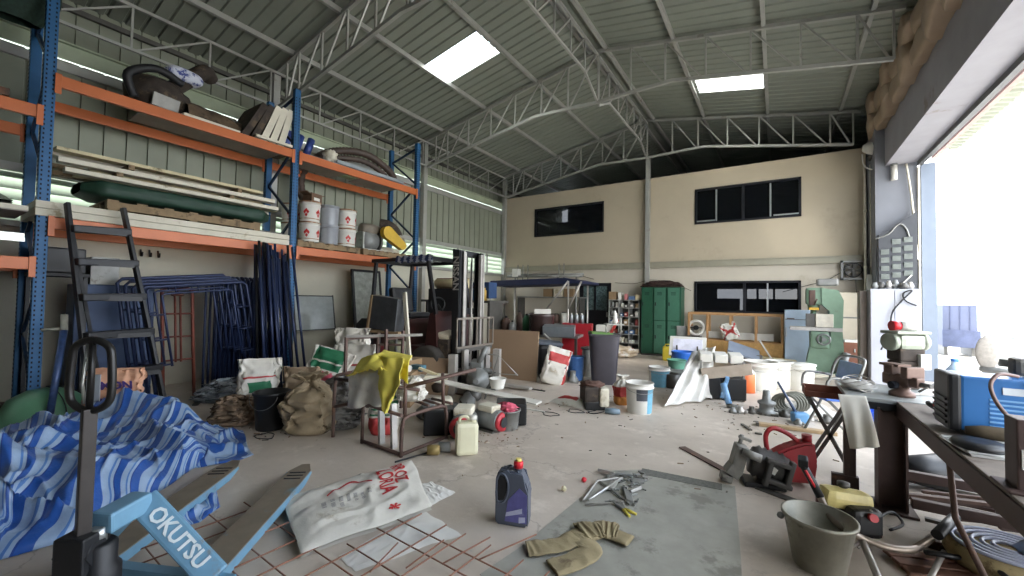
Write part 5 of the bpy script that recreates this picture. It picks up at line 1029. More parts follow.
rnd = random.Random(9); pc = [mWhiteW, mMach, mGrayM, mCard, M('dull_red', (140, 60, 54), .6), M('dull_blue', (70, 96, 130), .6), mDarkS, mPailW]
rown = ['bottom row', 'second row up', 'third row up', 'fourth row up', 'fifth row up', 'top row']; coln = ['left column', 'middle column', 'right column']
for r_ in range(6):
    for c_ in range(3):
        for q in range(2):
            w, h, d = rnd.uniform(.07, .12), rnd.uniform(.06, .17), rnd.uniform(.12, .24)
            p = (-3.56-.28+.28*c_-.055+.12*q, 11.2, .042+.24*r_)
            if rnd.random() < .5: b = B(); b.lathe([(w*.5, 0), (w*.5, h*.8), (w*.3, h)], n=12); o = b.build('small_can', pc[rnd.randrange(8)]); nm = 'small can'; ct = 'can'
            else: b = B(); b.box((0, 0, h/2), (w, d, h), bev=.006); b.box((0, -d/2-.001, h*.5), (w*.6, .002, h*.4), m=1); o = b.build('parts_box', [pc[rnd.randrange(8)], mPailW]); nm = 'small parts box'; ct = 'box'
            o.location = p; tag(o, '%s in the pigeonhole shelf, %s, %s, %s side' % (nm, rown[r_], coln[c_], 'left' if q == 0 else 'right'), ct, 'parts in the pigeonhole shelf')
for k, (x, w, h, m_, lb) in enumerate([(-3.9, .2, .22, mCard, 'brown carton on the left end of the pigeonhole shelf top'), (-3.7, .09, .2, mPailW, 'white bottle-shaped box with dark band on the shelf top'), (-3.53, .08, .16, M('rose_box', (196, 120, 120), .6), 'pinkish box on the middle of the shelf top'), (-3.35, .22, .1, M('dull_blue', (70, 96, 130), .6), 'low blue-red packet on the shelf top'), (-3.2, .18, .14, mPlank, 'pale packet on the shelf top next to the lockers')]): boxthing('shelf_carton', lb, 'carton', m_, (x, 11.28, 1.46), (w, .22, h), .1*k)
# wooden crate frame with board front
mCrate = M('orange_timber', (168, 128, 84), .75, 0, .14, 7, (130, 100, 66), .6); mOSB = M('board_brown', (176, 138, 82), .75, 0, .2, 14)
t = T('open_wooden_crate', 'long open wooden crate frame against the back wall under the window', 'crate', (-.88, 11.2, 0))
for x in (-.98, -.56, -.06, .46, .97):
    for y in (-.2, .2): box(t, 'post', mCrate, (x, y, .58), (.05, .05, 1.14))
for z in (1.15, .5, .07):
    for y in (-.2, .2): box(t, 'rail', mCrate, (0, y, z), (2.0, .045, .06))
for x in (-.98, .97): box(t, 'rail', mCrate, (x, 0, 1.15), (.05, .4, .05)); 
box(t, 'board_front', mOSB, (0, -.235, .28), (1.96, .015, .44)); box(t, 'deck', mOSB, (0, 0, .52), (1.96, .42, .015)); box(t, 'back_rail', mPailW, (0, .12, .62), (1.6, .1, .16))
sack('thrown_sack', 'white sack with red cross stripes lying on the crate rail', [mBagW, mRedP], (-.9, 11.0, .55), .34, .16, .4, 0, 44, 'flat', rot=(0, radians(-18), 0), mf=lambda u, v: 1 if abs((v-.5)-(u-.75)*2) < .09 or abs((v-.5)+(u-.75)*2) < .07 else 0)
t = T('blue_white_fridge', 'pale blue fridge door panel between the crate and the milling machine', 'fridge', (.36, 11.1, 0)); box(t, 'cabinet', M('pale_blue_enamel', (178, 196, 214), .35, 0, .06), (0, 0, .65), (.46, .45, 1.28), bev=.015); box(t, 'door_gap', mDarkS, (0, -.228, 1.08), (.44, .006, .012)); box(t, 'rust_patch', mRust, (-.12, -.229, 1.1), (.14, .004, .02)); box(t, 'handle', mAlu, (-.2, -.24, .8), (.02, .03, .2))
t = T('beige_cabinet', 'tall beige two-door steel cabinet behind the milling machine', 'cabinet', (1.28, 11.3, 0)); box(t, 'carcass', M('beige_steel', (198, 188, 168), .5, .1, .05), (0, 0, .84), (.44, .4, 1.68), bev=.006); box(t, 'middle_band', mGrayM, (0, -.203, 1.15), (.42, .006, .03)); box(t, 'handle', mAlu, (.12, -.21, 1.3), (.02, .02, .1))
t = T('brown_cabinet', 'small rust-brown cabinet with papers on top by the milling machine', 'cabinet', (1.3, 10.85, 0)); box(t, 'carcass', M('brown_steel', (122, 78, 60), .5, .1, .12), (0, 0, .33), (.36, .34, .66), bev=.008); box(t, 'door_handle', mAlu, (0, -.18, .5), (.02, .02, .07)); box(t, 'paper_stack', mPailW, (0, 0, .68), (.34, .3, .05), (0, 0, .1))
t = T('wall_fan', 'square exhaust fan box high on the back wall near the corner', 'fan', (1.38, 11.52, 2.18)); b = B()
for s in (-1, 1): b.box((.19*s, 0, 0), (.04, .12, .42)); b.box((0, 0, .19*s), (.42, .12, .04))
b.build('housing', mGrayM, t); b = B(); b.tube([(.15*cos(a), -.05, .15*sin(a)) for a in [i*2*pi/24 for i in range(24)]], .014, 6, closed=True); b.build('ring', mBlack, t)
for k in range(5): a = k*2*pi/5; b = B(); b.prism([(0, -.02), (.13, -.045), (.14, .03), (0, .02)], .006, (0, 0, 0), (cos(a), .3*sin(a)*0-.1, sin(a)), (-sin(a), .1, cos(a))); b.build('blade', mDarkS, t)
b = B(); b.lathe([(.03, -.02), (.03, .02)], (0, -.02, 0), 12, ax=(0, 1, 0)); b.build('hub', mDarkS, t)
def cable(name, label, P, r=.008, mat=None, cat='cable'):
    P = [Vector(p) for p in P]; o0 = P[0]; b = B(); b.tube([p-o0 for p in smooth_path(P, 6)], r, 6); o = b.build(name, mat or mBlack); o.location = o0; return tag(o, label, cat)
cable('wall_cable', 'black cable sagging from the wall fan down past the window', [(1.2, 11.54, 2.15), (.9, 11.54, 1.95), (.6, 11.54, 1.86), (.1, 11.54, 1.7)])
cable('wall_cable', 'black cable draped from the door top to the lockers', [(-4.6, 11.54, 2.06), (-5.4, 11.54, 2.24), (-5.9, 11.54, 2.08)])
cable('wall_cable', 'thin black cable along the wall above the pigeonhole shelf', [(-3.95, 11.54, 1.95), (-3.4, 11.54, 1.92), (-2.9, 11.54, 2.02), (-2.3, 11.54, 1.9), (-1.9, 11.54, 1.72)], .006)
cable('wall_cable', 'black cable dropping down the wall right of the fan', [(1.42, 11.5, 1.96), (1.45, 11.5, 1.5), (1.5, 11.5, .9)], .006)
# green milling machine
mMill = M('mill_green', (116, 142, 120), .45, .15, .1, 6, (108, 116, 100), .62)
t = T('milling_machine', 'pale green vertical milling machine by the right end of the back wall', 'milling machine', (.85, 10.25, 0))
b = B(); b.box((0, .0, .05), (.62, .6, .1), bev=.02); b.prism([(.0, .1), (.24, .1), (.2, .9), (.22, 1.5), (.14, 1.7), (-.12, 1.74), (-.12, 1.42), (.0, 1.3), (.02, .9)], .36, (0, .18, 0), (1, 0, 0), (0, 0, 1)); b.build('column', mMill, t)
b = B(); b.box((-.22, 0, 1.58), (.3, .3, .34), bev=.04); b.lathe([(.1, .0), (.1, .18)], (-.24, 0, 1.3), 20); b.lathe([(.05, 0), (.05, .14)], (-.24, 0, 1.17), 16); b.build('spindle_head', mMill, t)
b = B(); b.box((-.27, -.16, 1.55), (.1, .04, .3), bev=.01); b.bar((-.24, -.16, 1.4), (-.2, -.25, 1.52), .012); b.build('brown_gear_cover', mRust, t)
box(t, 'yellow_plate', M('mill_yellow', (214, 170, 60), .5), (-.24, -.13, 1.33), (.16, .05, .05)); box(t, 'motor', mGrayM, (-.02, .0, 1.86), (.34, .24, .14), bev=.03)
box(t, 'table', mPale, (-.22, -.1, .93), (.84, .26, .07)); box(t, 'fixture', M('cream_fixture', (206, 200, 184), .5), (-.08, -.08, 1.1), (.28, .26, .26), bev=.01); box(t, 'fixture_block', mDarkS, (-.3, -.08, 1.1), (.14, .2, .26))
b = B(); b.box((-.16, -.05, .72), (.3, .4, .34), bev=.04); b.prism([(-.4, 0), (.05, 0), (0, .56), (-.3, .56)], .3, (0, .1, .08), (1, 0, 0), (0, 0, 1)); b.build('knee', mMill, t)
b = B(); b.tube([(.1*cos(a), 0, .1*sin(a)) for a in [i*2*pi/20 for i in range(20)]], .016, 8, closed=True)
for a in (0, 2.1, 4.2): b.bar((0, 0, 0), (.1*cos(a), 0, .1*sin(a)), .01)
b.lathe([(.035, -.03), (.035, .05)], (0, 0, 0), 14, ax=(0, 1, 0)); w_ = b.build('handwheel', mMach, t); w_.location = (-.1, -.3, .74)
b = B(); b.tube([(.26, -.2, .5), (.2, -.22, .3), (.1, -.24, .12)], .06, 12); b.build('pipe_elbow', mMach, t)
# ---------------- items on the floor before the back wall ----------------
t = T('yellow_jerrycan', 'yellow jerrycan standing right of the lockers', 'jerrycan', (-2.22, 10.4, 0), .2); b = B(); b.box((0, 0, .17), (.26, .2, .34), bev=.04); b.lathe([(.03, .33), (.028, .37)], (.06, 0, 0), 12); b.build('body', M('jerry_yellow', (206, 186, 60), .45, 0, .08), t); b = B(); b.tube([(-.08, 0, .33), (-.06, 0, .39), (.02, 0, .39), (.05, 0, .34)], .014, 8); b.build('handle', _mats['jerry_yellow'], t); b = B(); b.lathe([(.035, .37), (.035, .4)], (.06, 0, 0), 12); b.build('cap', mBlackP, t)
t = T('green_chair', 'grey-green plastic chair pushed against the lockers', 'chair', (-1.9, 10.9, 0), .3); mCG = M('grey_green_plastic', (92, 120, 112), .5); b = B(); b.box((0, 0, .4), (.42, .4, .03), bev=.01); b.build('seat', mCG, t); b = B(); b.box((0, .2, .62), (.42, .03, .4), (.15, 0, 0), .02); b.build('backrest', mGrayM, t)
for x in (-.18, .18):
    for y in (-.17, .17): box(t, 'leg', mCG, (x, y, .2), (.035, .035, .4))
t = T('round_fan_drum', 'white ring fan lying on the crate end', 'fan', (-1.7, 11.05, .62)); b = B(); b.tube([(.17*cos(a), 0, .17+.17*sin(a)) for a in [i*2*pi/28 for i in range(28)]], .035, 8, closed=True); b.build('shroud', mPailW, t); b = B(); b.lathe([(.06, -.04), (.06, .04)], (0, 0, .17), 14, ax=(0, 1, 0)); b.bar((-.16, 0, .17), (.16, 0, .17), .012); b.build('motor_hub', mBlack, t)
t = T('stand_under_fan', 'dark steel stool under the white ring fan', 'stool', (-1.72, 10.95, 0)); box(t, 'seat', mDarkS, (0, 0, .58), (.3, .2, .04))
for x in (-.12, .12): box(t, 'leg', mDarkS, (x, 0, .28), (.03, .16, .56))
t = T('blue_drum', 'bright blue plastic half drum behind the small white pail', 'drum', (-1.55, 8.6, 0)); b = B(); b.lathe([(.2, 0), (.215, .02), (.215, .4), (.225, .42), (.225, .45), (.2, .45), (.19, .05), (.001, .04)], n=30, cap=False); b.build('shell', M('drum_blue', (46, 104, 196), .4, 0, .06), t)
bucket('green_bowl', 'small sea-green bowl sitting in front of the blue drum', (-1.58, 8.12, .18), M('sea_green', (110, 168, 146), .4), .17, .16, bail=False, cat='bowl')
boxthing('grey_block', 'low grey machine block under the sea-green bowl', 'block', mMach, (-1.58, 8.14, 0), (.4, .34, .18), .2, bev=.02)
t = T('white_framed_panel', 'white framed panel tilted back over the blue drum', 'panel', (-1.6, 9.25, .28), 0, rot=(radians(-32), 0, radians(4))); box(t, 'frame', M('panel_white', (206, 204, 196), .5, 0, .05), (0, 0, .22), (.72, .05, .46), bev=.006); box(t, 'inset', M('lilac_white', (214, 214, 226), .4), (0, -.028, .22), (.58, .01, .34)); box(t, 'rear_leg', mDarkS, (-.2, .12, .0), (.03, .03, .6), (radians(52), 0, 0)); box(t, 'rear_leg', mDarkS, (.2, .12, .0), (.03, .03, .6), (radians(52), 0, 0))
boxthing('black_crate', 'black crate standing under the white framed panel', 'crate', mBlackP, (-1.65, 9.5, 0), (.6, .35, .28), .1)
mPailP = M('pail_print_white', (208, 206, 198), .4, 0, .05, 6, (170, 160, 140), .7); mTeal = M('print_teal', (104, 160, 184), .5)
def printed(i, k, lo=2, hi=3, a0=12, a1=26): return 1 if lo <= i <= hi and a0 <= k <= a1 else 0
def wpail(loc, label, r, h, rz, mfn=None, bands=True, lid=False, mats=None):
    t = T('plaster_pail', label, 'pail', loc, rz, 'white plastic pails'); b = B()
    b.lathe([(r*.86, 0), (r*.88, .01), (r*.9, h*.2), (r*.93, h*.45), (r*.96, h*.7), (r*.98, h*.82), (r*1.05, h*.83), (r*1.05, h*.86), (r, h*.87), (r, h*.97), (r*1.05, h*.975), (r*1.05, h), (r*.96, h), (r*.85, .03), (.001, .03)], n=36, cap=False, mf=mfn); b.build('body', mats or [mPailP, mTeal, mInk], t)
    if lid: b = B(); b.lathe([(r*1.08, h*.96), (r*1.08, h*1.02), (r*.2, h*1.03), (.001, h*1.03)], n=30, cap=False); b.build('lid', mPailP, t)
    b = B(); b.tube([(r*1.05*cos(a), r*1.05*sin(a), h*.85-.1*abs(sin(a))*h*1.6) for a in [pi*1.05+i*pi*.9/12 for i in range(13)]], .0035, 6); b.build('bail', mGrayM, t)
    return t
wpail((-1.48, 5.3, 0), 'large white pail with teal and dark print in the open floor', .17, .38, CA, lambda i, k: (2 if 2 < i < 5 and 24 <= k <= 28 else (1 if 1 <= i < 5 and 29 <= k <= 33 else 0)))
tp_ = [o for o in COL.objects if o.name == 'plaster_pail'][0]
sack('red_flour_bag', 'red and orange bag with white knotted top behind the large printed pail', [mBagW, mRedP, M('print_orange', (196, 130, 60), .6)], (-1.78, 5.55, 0), .24, .16, .4, CA, 51, 'tied', crumple=.03, mf=lambda u, v: 1 if .3 < v < .62 else (2 if v <= .3 else 0))
wpail((-1.66, 7.1, 0), 'white pail with teal print farther back, left of the grey block', .17, .33, CA, lambda i, k: 1 if 1 <= i < 5 and 20 <= k <= 33 else 0)
wpail((-.24, 7.95, 0), 'tall ribbed white pail in the row, nearest the plastic sheet', .25, .46, 0)
wpail((.02, 8.3, 0), 'ribbed white pail in the row, half behind the tall one', .2, .45, .5)
wpail((.32, 8.35, 0), 'lidded white pail in the row nearest the folding chair', .2, .42, .9, lid=True)
t = T('orange_bottle', 'white bottle with orange label beside the tall ribbed pail', 'bottle', (-.42, 7.55, 0)); b = B(); b.lathe([(.13, 0), (.13, .3), (.09, .36)], n=22, mf=lambda i, k: 1 if 14 < k < 21 and i == 0 else 0); b.build('body', [mPailP, M('label_orange', (214, 110, 60), .5)], t); b = B(); b.lathe([(.06, .36), (.06, .4)], n=14); b.build('cap', M('cap_orange', (220, 90, 60), .5), t)
boxthing('parts_machine', 'grey twin-lobed pump block behind the white pails at centre', 'pump', mMach, (-1.5, 7.55, 0), (.5, .3, .2), .1, bev=.05)
t = T('sink_block', 'grey steel twin bowl block right of the farther printed pail', 'block', (-1.32, 7.2, 0), CA*.5)
for s in (-1, 1): b = B(); b.lathe([(.1, 0), (.13, .02), (.14, .22), (.12, .23), (.1, .05), (.001, .05)], (.17*s, 0, 0), 20, cap=False); b.build('bowl', mMach if s > 0 else mDarkS, t)
# translucent sheet draped over a grey rack
t = T('folded_rack', 'grey metal rack holding white trays beside the plastic sheet', 'rack', (-.72, 6.85, 0), .25)
for x in (-.28, .28):
    for y in (-.16, .16): box(t, 'post', mGrayM, (x, y, .28), (.03, .03, .56))
box(t, 'top_board', M('weathered_board', (150, 138, 124), .8, 0, .15), (.05, -.2, .42), (.66, .04, .16), (0, radians(-10), 0)); 
for x in (-.2, 0, .2): box(t, 'white_tray', mPailP, (x, 0, .6), (.17, .26, .12), (.1, 0, 0), .01)
for x in (-.18, .16): box(t, 'black_bin', mBlackP, (x, -.05, .17), (.3, .3, .3), bev=.01)
box(t, 'blue_handle', M('sky_blue_plastic', (110, 150, 190), .4), (.02, -.25, .2), (.05, .05, .34), (.3, .2, 0), .01)
b = B()
T0, T1, Bt0, Bt1 = PY(716, 346, 7.0), PY(692, 352, 7.0), G(712, 400), G(664, 408)
c = (T0+T1+Bt0+Bt1)/4; c.z = 0
def plf(u, v):
    p = T1.lerp(T0, u).lerp(Bt1.lerp(Bt0, u), v); w = .035*sin(u*16+v*3)+.05*nf(u*4, v*4)
    return p-c+Vector((w*.4, -w-.12*sin(v*pi)*.6, .02*nf(u*6, v*6)+ (.02 if v > .97 else 0)))
b.grid(plf, 34, 34); o = b.build('plastic_sheet', M('translucent_film', (214, 212, 206), .3, 0, .08, 8, alpha=.86), solid=.003); o.location = c; tag(o, 'large translucent plastic sheet hanging from the rack to the floor', 'plastic sheet')
t = T('grey_tilted_box', 'blue-grey sheet metal cover tilted before the wooden crate', 'cover', (-.62, 10.2, 0), .2); box(t, 'cover', M('blue_grey_sheet', (136, 148, 166), .4, .2, .08), (0, 0, .38), (.62, .4, .05), (radians(28), radians(18), 0)); box(t, 'frame', mDarkS, (.1, .1, .16), (.5, .3, .3)); box(t, 'handle_bar', mSteel, (.42, 0, .42), (.03, .03, .5), (0, radians(-30), 0))
boxthing('pale_timber', 'pale timber pile lying left of the fridge', 'timber', mPlank, (-.05, 10.4, 0), (.8, .5, .22), .1, rot=(.1, .05, 0)); 
boxthing('white_plank', 'long white plank lying across the floor before the milling machine', 'plank', mWhiteW, (.35, 9.6, .02), (1.1, .14, .05), .2, rot=(0, -.1, 0))
# heaps of machine parts near the chair
rnd = random.Random(77)
t = T('gear_pump', 'grey stacked gear pump in the heap of parts on the right floor', 'pump', (-.12, 6.2, 0)); b = B(); b.lathe([(.11, 0), (.11, .04), (.08, .05), (.08, .12), (.1, .13), (.1, .16), (.05, .18), (.04, .3)], n=22); b.build('body', mMach, t); box(t, 'foot', mDarkS, (0, 0, .015), (.26, .2, .03))
t = T('coil_machine', 'dark wire-wound machine in the parts heap', 'machine', (.08, 6.35, 0)); b = B()
for k in range(5): b.tube([(.14*cos(a)+.03*k, .05*k-.1, .15+.12*sin(a)) for a in [i*2*pi/16 for i in range(16)]], .018, 6, closed=True)
b.build('coil', M('olive_grey_wire', (96, 96, 86), .6, .2, .2), t); box(t, 'base', mMach, (0, 0, .03), (.32, .3, .06))
t = T('blue_grease_gun', 'blue tool with long dark handle leaning in the parts heap', 'tool', (.16, 6.0, 0)); b = B(); b.box((.06, 0, .06), (.16, .12, .12), (0, 0, .4), .02); b.build('blue_body', M('tool_blue', (96, 146, 190), .4), t); b = B(); b.bar((.03, 0, .1), (-.16, .1, .44), .018, 10, r1=.012); b.build('handle', M('dark_blue_grip', (60, 74, 100), .5), t)
t = T('blue_spray_tool', 'light blue tool lying against the black bins of the rack', 'tool', (-.55, 6.25, 0)); b = B(); b.bar((0, 0, .05), (-.08, .1, .3), .04, 12); b.build('body', _mats['sky_blue_plastic'], t); b = B(); b.bar((-.02, 0, .03), (.14, -.05, .03), .03, 10); b.build('nozzle', mGrayM, t)
for k in range(9):
    x, y = -.5+.12*k+rnd.uniform(-.03, .03), 6.0+rnd.uniform(-.15, .3); s = rnd.uniform(.04, .08)
    b = B(); b.lathe([(s, 0), (s, s*.6), (s*.5, s*.9), (s*.5, s*1.4)], n=14); b.box((s, 0, s*.4), (s*1.4, s*.5, s*.5), (0, 0, rnd.random()*3), .005); o = b.build('metal_fitting', [mMach, mPale, mDarkS][k % 3]); o.location = (x, y, 0); tag(o, 'grey metal fitting in the loose parts heap before the white pails', 'fitting', 'metal fittings in the parts heap')
t = T('flat_timber', 'flat pale timber on the floor beyond the red fuel can', 'timber', (.16, 5.6, 0), .12); box(t, 'timber', M('sawn_timber', (176, 152, 118), .8, 0, .12), (0, 0, .02), (.75, .09, .035)); box(t, 'dark_end', mDarkS, (-.36, 0, .02), (.03, .095, .04))
t = T('bag_heap', 'clear plastic bags with scrap lying behind the pale timber', 'bag', (.3, 6.6, 0)); b = B(); b.grid(lambda u, v: Vector((-.35+.7*u, -.2+.4*v, .02+.12*sin(pi*u)*sin(pi*v)*(1+.6*nf(u*7, v*7)))), 26, 20); b.build('film', _mats['translucent_film'], t)
# small engine and flat bag in the open floor
t = T('small_engine', 'small dark and white petrol engine alone on the open floor', 'engine', (-2.02, 5.12, 0), CA); box(t, 'base', mBlackP, (0, 0, .06), (.26, .24, .12), bev=.02); box(t, 'cowl', mGr, (-.06, 0, .2), (.2, .26, .2), (0, 0, .1), .03); box(t, 'white_cover', mWhiteW, (.11, -.02, .17), (.12, .26, .24), bev=.03); b = B(); b.lathe([(.05, -.02), (.05, .01)], (.175, -.04, .17), 16, ax=(1, 0, 0)); b.build('ring', mDarkS, t); b = B(); b.grid(lump(.15, .11, .05, 6, .5, 4), 24, 14, cu=True); q = b.build('brown_top', M('rust_grime', (84, 60, 50), .8), t); q.location = (-.03, 0, .26)
b = B()
b.grid(lambda u, v: Vector((-.28+.56*u, -.16+.32*v, .01+.09*abs(sin(pi*u))**.7*sin(pi*v)**.8*(1+.4*nf(u*5, v*5)))), 30, 20, mf=lambda u, v: 1 if .3 < v < .5 and .1 < u < .7 else 0)
o = b.build('empty_sack', [mBagW, mRedP], rz=radians(-10)); o.location = G(572, 404); tag(o, 'crumpled empty white sack with red band beside the small engine', 'sack')
t = T('cut_off_tool', 'small blue-grey hand tool with a cable beside the large pail', 'tool', (-1.72, 4.98, 0), .4); b = B(); b.lathe([(.03, -.09), (.04, 0), (.03, .09)], (0, 0, .04), 14, ax=(1, 0, 0)); b.build('body', M('steel_blue', (110, 128, 140), .4), t); b = B(); b.tube(smooth_path([(-.1, 0, .03), (-.22, -.05, .01), (-.3, 0, .01), (-.2, .1, .01)], 4), .006, 6); b.build('cable', mBlack, t)
# ---------------- right: lintel sacks, lamp, conduits, shelf, cabinet ----------------
mKraft = M('kraft_sack', (158, 138, 116), .6, 0, .08, 4, (146, 120, 94), .62, bump=.2)
rn = ['lower', 'upper']
on_ = ['first', 'second', 'third', 'fourth', 'fifth', 'sixth', 'seventh', 'eighth', 'ninth']
for r_ in range(2):
    for k in range(9):
        y = 11.0-.66*k-.3*r_
        b = B()
        def kf(u, v, s=k+10*r_):
            a = 2*pi*u; th = pi*min(max(v, .001), .999)
            return Vector((.22*math.copysign(abs(cos(a))**.3, cos(a))*sin(th)**.22*(1+.12*nf(cos(a), v*4, s)), (.42*math.copysign(abs(cos(th))**.95, -cos(th))), .15*math.copysign(abs(sin(a))**.4, sin(a))*sin(th)**.25+.15+.04*nf(v*5, a, s)))
        b.grid(kf, 28, 24, cu=True); o = b.build('kraft_sack', mKraft); o.location = (1.82+(.05 if k % 2 else -.02)-.05*r_, y, 4.97+.3*r_); o.rotation_euler = (radians(-11), radians(-8), radians(7 if k % 2 else -6))
        tag(o, 'tan paper sack, %s row on the lintel, %s from the back wall' % (rn[r_], on_[k]), 'sack', 'tan sacks on the lintel')
t = T('floodlight', 'round white floodlight with cables at the top of the corner pipes', 'floodlight', (1.6, 11.15, 4.55)); b = B(); b.lathe([(.03, 0), (.13, .03), (.16, .12), (.12, .2), (.001, .22)], (0, 0, .05), 24, ax=(.3, -.5, .6)); b.build('reflector', M('lamp_white', (206, 202, 192), .3), t); b = B(); b.box((.12, .05, .0), (.2, .2, .16), bev=.02); b.bar((.0, .0, 0), (.2, .1, -.05), .03); b.build('bracket', mDarkS, t); b = B(); b.tube(smooth_path([(-.1, 0, .05), (-.08, -.05, -.2), (.05, -.08, -.32), (.2, -.05, -.25), (.28, 0, -.05)], 6), .012, 6); b.build('loop_cable', mPailW, t)
for k, x in enumerate((1.56, 1.66)):
    b = B(); b.bar((0, 0, 0), (0, 0, 4.4), .022, 10); [b.lathe([(.03, 0), (.03, .05)], (0, 0, z), 10) for z in (1.0, 2.2, 3.4)]; o = b.build('conduit_pipe', M('cream_conduit', (206, 198, 180), .5)); o.location = (x, 11.3, 0); tag(o, ['left cream conduit pipe rising at the wall corner', 'right cream conduit pipe rising at the wall corner'][k], 'pipe', 'conduit pipes at the corner')
boxthing('pipe_box', 'small white junction box at the foot of the corner pipes', 'junction box', mPailW, (1.62, 11.22, 1.7), (.12, .08, .36))
cable('white_cable', 'white cable with connectors hanging from the lintel end', [(2.1, 10.74, 4.18), (2.16, 10.74, 3.6), (2.2, 10.72, 3.0), (2.24, 10.72, 2.3)], .018, _mats['cream_conduit'])
t = T('lintel_lamp', 'short white tube lamp under the lintel end', 'lamp', (1.92, 10.72, 3.88)); b = B(); b.lathe([(.05, 0), (.05, .3)], n=14); b.build('tube', _mats['lamp_white'], t); b = B(); b.lathe([(.055, .28), (.055, .32)], n=14); b.build('holder', mGrayM, t)
# dark wall unit with pale slats, on the grey wall
t = T('slatted_wall_rack', 'dark wall rack with three columns of pale slats on the grey wall', 'rack', (1.9, 10.68, 2.0))
b = B(); b.prism([(-.24, -.15), (.3, -.15), (.32, 1.22), (.02, .95), (-.24, .8)], .1, (0, 0, 0), (1, 0, 0), (0, 0, 1)); b.build('frame', M('dark_grey_frame', (64, 66, 70), .6, .1, .1), t)
for c_ in range(3):
    for r_ in range(5 if c_ else 4): box(t, 'slat', M('pale_slat', (128, 134, 130), .45, .2, .2, 10), (-.15+.165*c_, -.11, -.02+.16*r_+.03*c_), (.12, .04, .1), (.35, 0, -.12))
b = B(); b.tube(smooth_path([(-.3, -.1, .72), (-.1, -.12, .8), (.05, -.12, .98), (.15, -.12, .9), (.2, -.12, .7)], 5), .016, 6); b.build('hose', mGrayM, t)
b = B(); b.beam((-.02, -.15, -.3), (.22, -.15, .0), .03, .02); b.build('white_bar', mPailW, t)
t = T('white_cabinet', 'tall white steel cabinet behind the bench grinder', 'cabinet', (1.6, 9.2, 0)); box(t, 'carcass', M('cabinet_white', (168, 170, 178), .45, .1, .05, 3, (180, 168, 150), .66), (0, 0, .85), (.6, .4, 1.68), bev=.006)
for s in (-1, 1): box(t, 'door', _mats['cabinet_white'], (.15*s, -.208, .86), (.29, .015, 1.6), bev=.003)
box(t, 'door_handle', mAlu, (.02, -.225, .95), (.015, .02, .12))
t = T('cabinet_side_panel', 'grey-brown hinged panel standing left of the white cabinet', 'panel', (1.24, 9.35, 0)); box(t, 'leaf', M('taupe_steel', (120, 110, 100), .6, .1, .15, 5), (0, 0, .83), (.09, .3, 1.66)); box(t, 'hinge', mDarkS, (-.05, -.1, 1.2), (.02, .05, .05)); box(t, 'hinge', mDarkS, (-.05, -.1, .5), (.02, .05, .05))
cable('cabinet_cable', 'black cable looping over the white cabinet front down to the grinder', [(1.85, 8.94, 1.42), (1.72, 8.94, 1.5), (1.7, 8.94, 1.62), (1.8, 8.94, 1.66), (1.68, 8.93, 1.5), (1.56, 8.92, 1.3), (1.52, 8.9, 1.0), (1.4, 8.8, .7)], .012)
rnd = random.Random(3)
for k in range(6):
    w, h = rnd.uniform(.1, .2), rnd.uniform(.06, .16)
    t = T('cabinet_top_part', ['leftmost', 'second', 'third', 'fourth', 'fifth', 'rightmost'][k]+' grey machine part in the row on top of the white cabinet', 'machine part', (1.38+.09*k, 9.15+.05*(k % 2), 1.69), rnd.random(), 'parts on the white cabinet'); b = B(); b.lathe([(w*.3, 0), (w*.4, h*.5), (w*.2, h)], n=12); b.build('body', [mMach, mDarkS, mPale][k % 3], t); box(t, 'arm', mDarkS, (.03, 0, h*.5), (w, .03, .03), (0, .4, 0))
# ---------------- steel bench with vise, grinder, welder ----------------
mBB = M('bench_brown_steel', (74, 58, 54), .55, .3, .15, 8, (110, 80, 64), .64)
t = T('steel_bench', 'long brown steel work bench along the opening at right', 'bench', (1.2, 2.4, 0)); o_ = Vector((1.2, 2.4, 0))
def bb(n, c, d, rot=None, m_=None): return box(t, n, m_ or mBB, Vector(c)-o_, d, rot)
bb('edge_beam', (.71, 2.35, .685), (.05, 3.3, .09)); bb('edge_beam', (1.95, 2.35, .685), (.05, 3.3, .09)); bb('end_beam', (1.36, 3.98, .685), (1.2, .05, .09)); bb('end_beam', (1.36, .72, .685), (1.2, .05, .09))
bb('table_plate', (1.33, 2.35, .738), (1.28, 3.28, .012), None, M('dusty_plate', (120, 110, 100), .7, .2, .15, 5, (96, 84, 74), .55))
b = B(); 
for s in (-1, 1): b.box(Vector((.66+.07*s, 3.86, .35))-o_, (.014, .14, .69))
b.box(Vector((.66, 3.86, .35))-o_, (.13, .012, .69)); b.box(Vector((.66, 3.86, .008))-o_, (.24, .24, .016)); b.build('column', mBB, t)
bb('leg', (.45, 3.98, .34), (.07, .07, .68)); bb('leg', (.42, 3.96, .07), (.16, .05, .14)); bb('leg', (1.93, 3.9, .34), (.07, .07, .68)); bb('leg', (.79, .8, .34), (.07, .07, .68)); bb('leg', (1.93, .8, .34), (.07, .07, .68))
for z, y in ((.24, 3.9), (.16, 3.6)): bb('lower_beam', (1.36, y, z), (1.3, .05, .06))
bb('lower_beam', (1.93, 2.4, .2), (.05, 3.1, .06)); bb('lower_beam', (1.4, 3.3, .2), (.05, .6, .05))
bb('vise_plate', (.7, 4.2, .735), (.56, .72, .03), None, M('grey_thick_plate', (168, 172, 170), .4, .4, .12, 6)); bb('plate_rail', (.7, 3.84, .70), (.54, .03, .05), None, mBlack)
b = B(); b.tube([Vector(p)-o_ for p in ((.8, 3.3, .68), (.78, 3.1, .3), (.86, 2.9, .03))], .014, 6); b.build('hanging_rod', mRust, t)
b = B(); b.beam(Vector((.9, 3.84, .6))-o_, Vector((1.5, 3.84, .1))-o_, .04, .04); b.build('diagonal_brace', mBB, t)
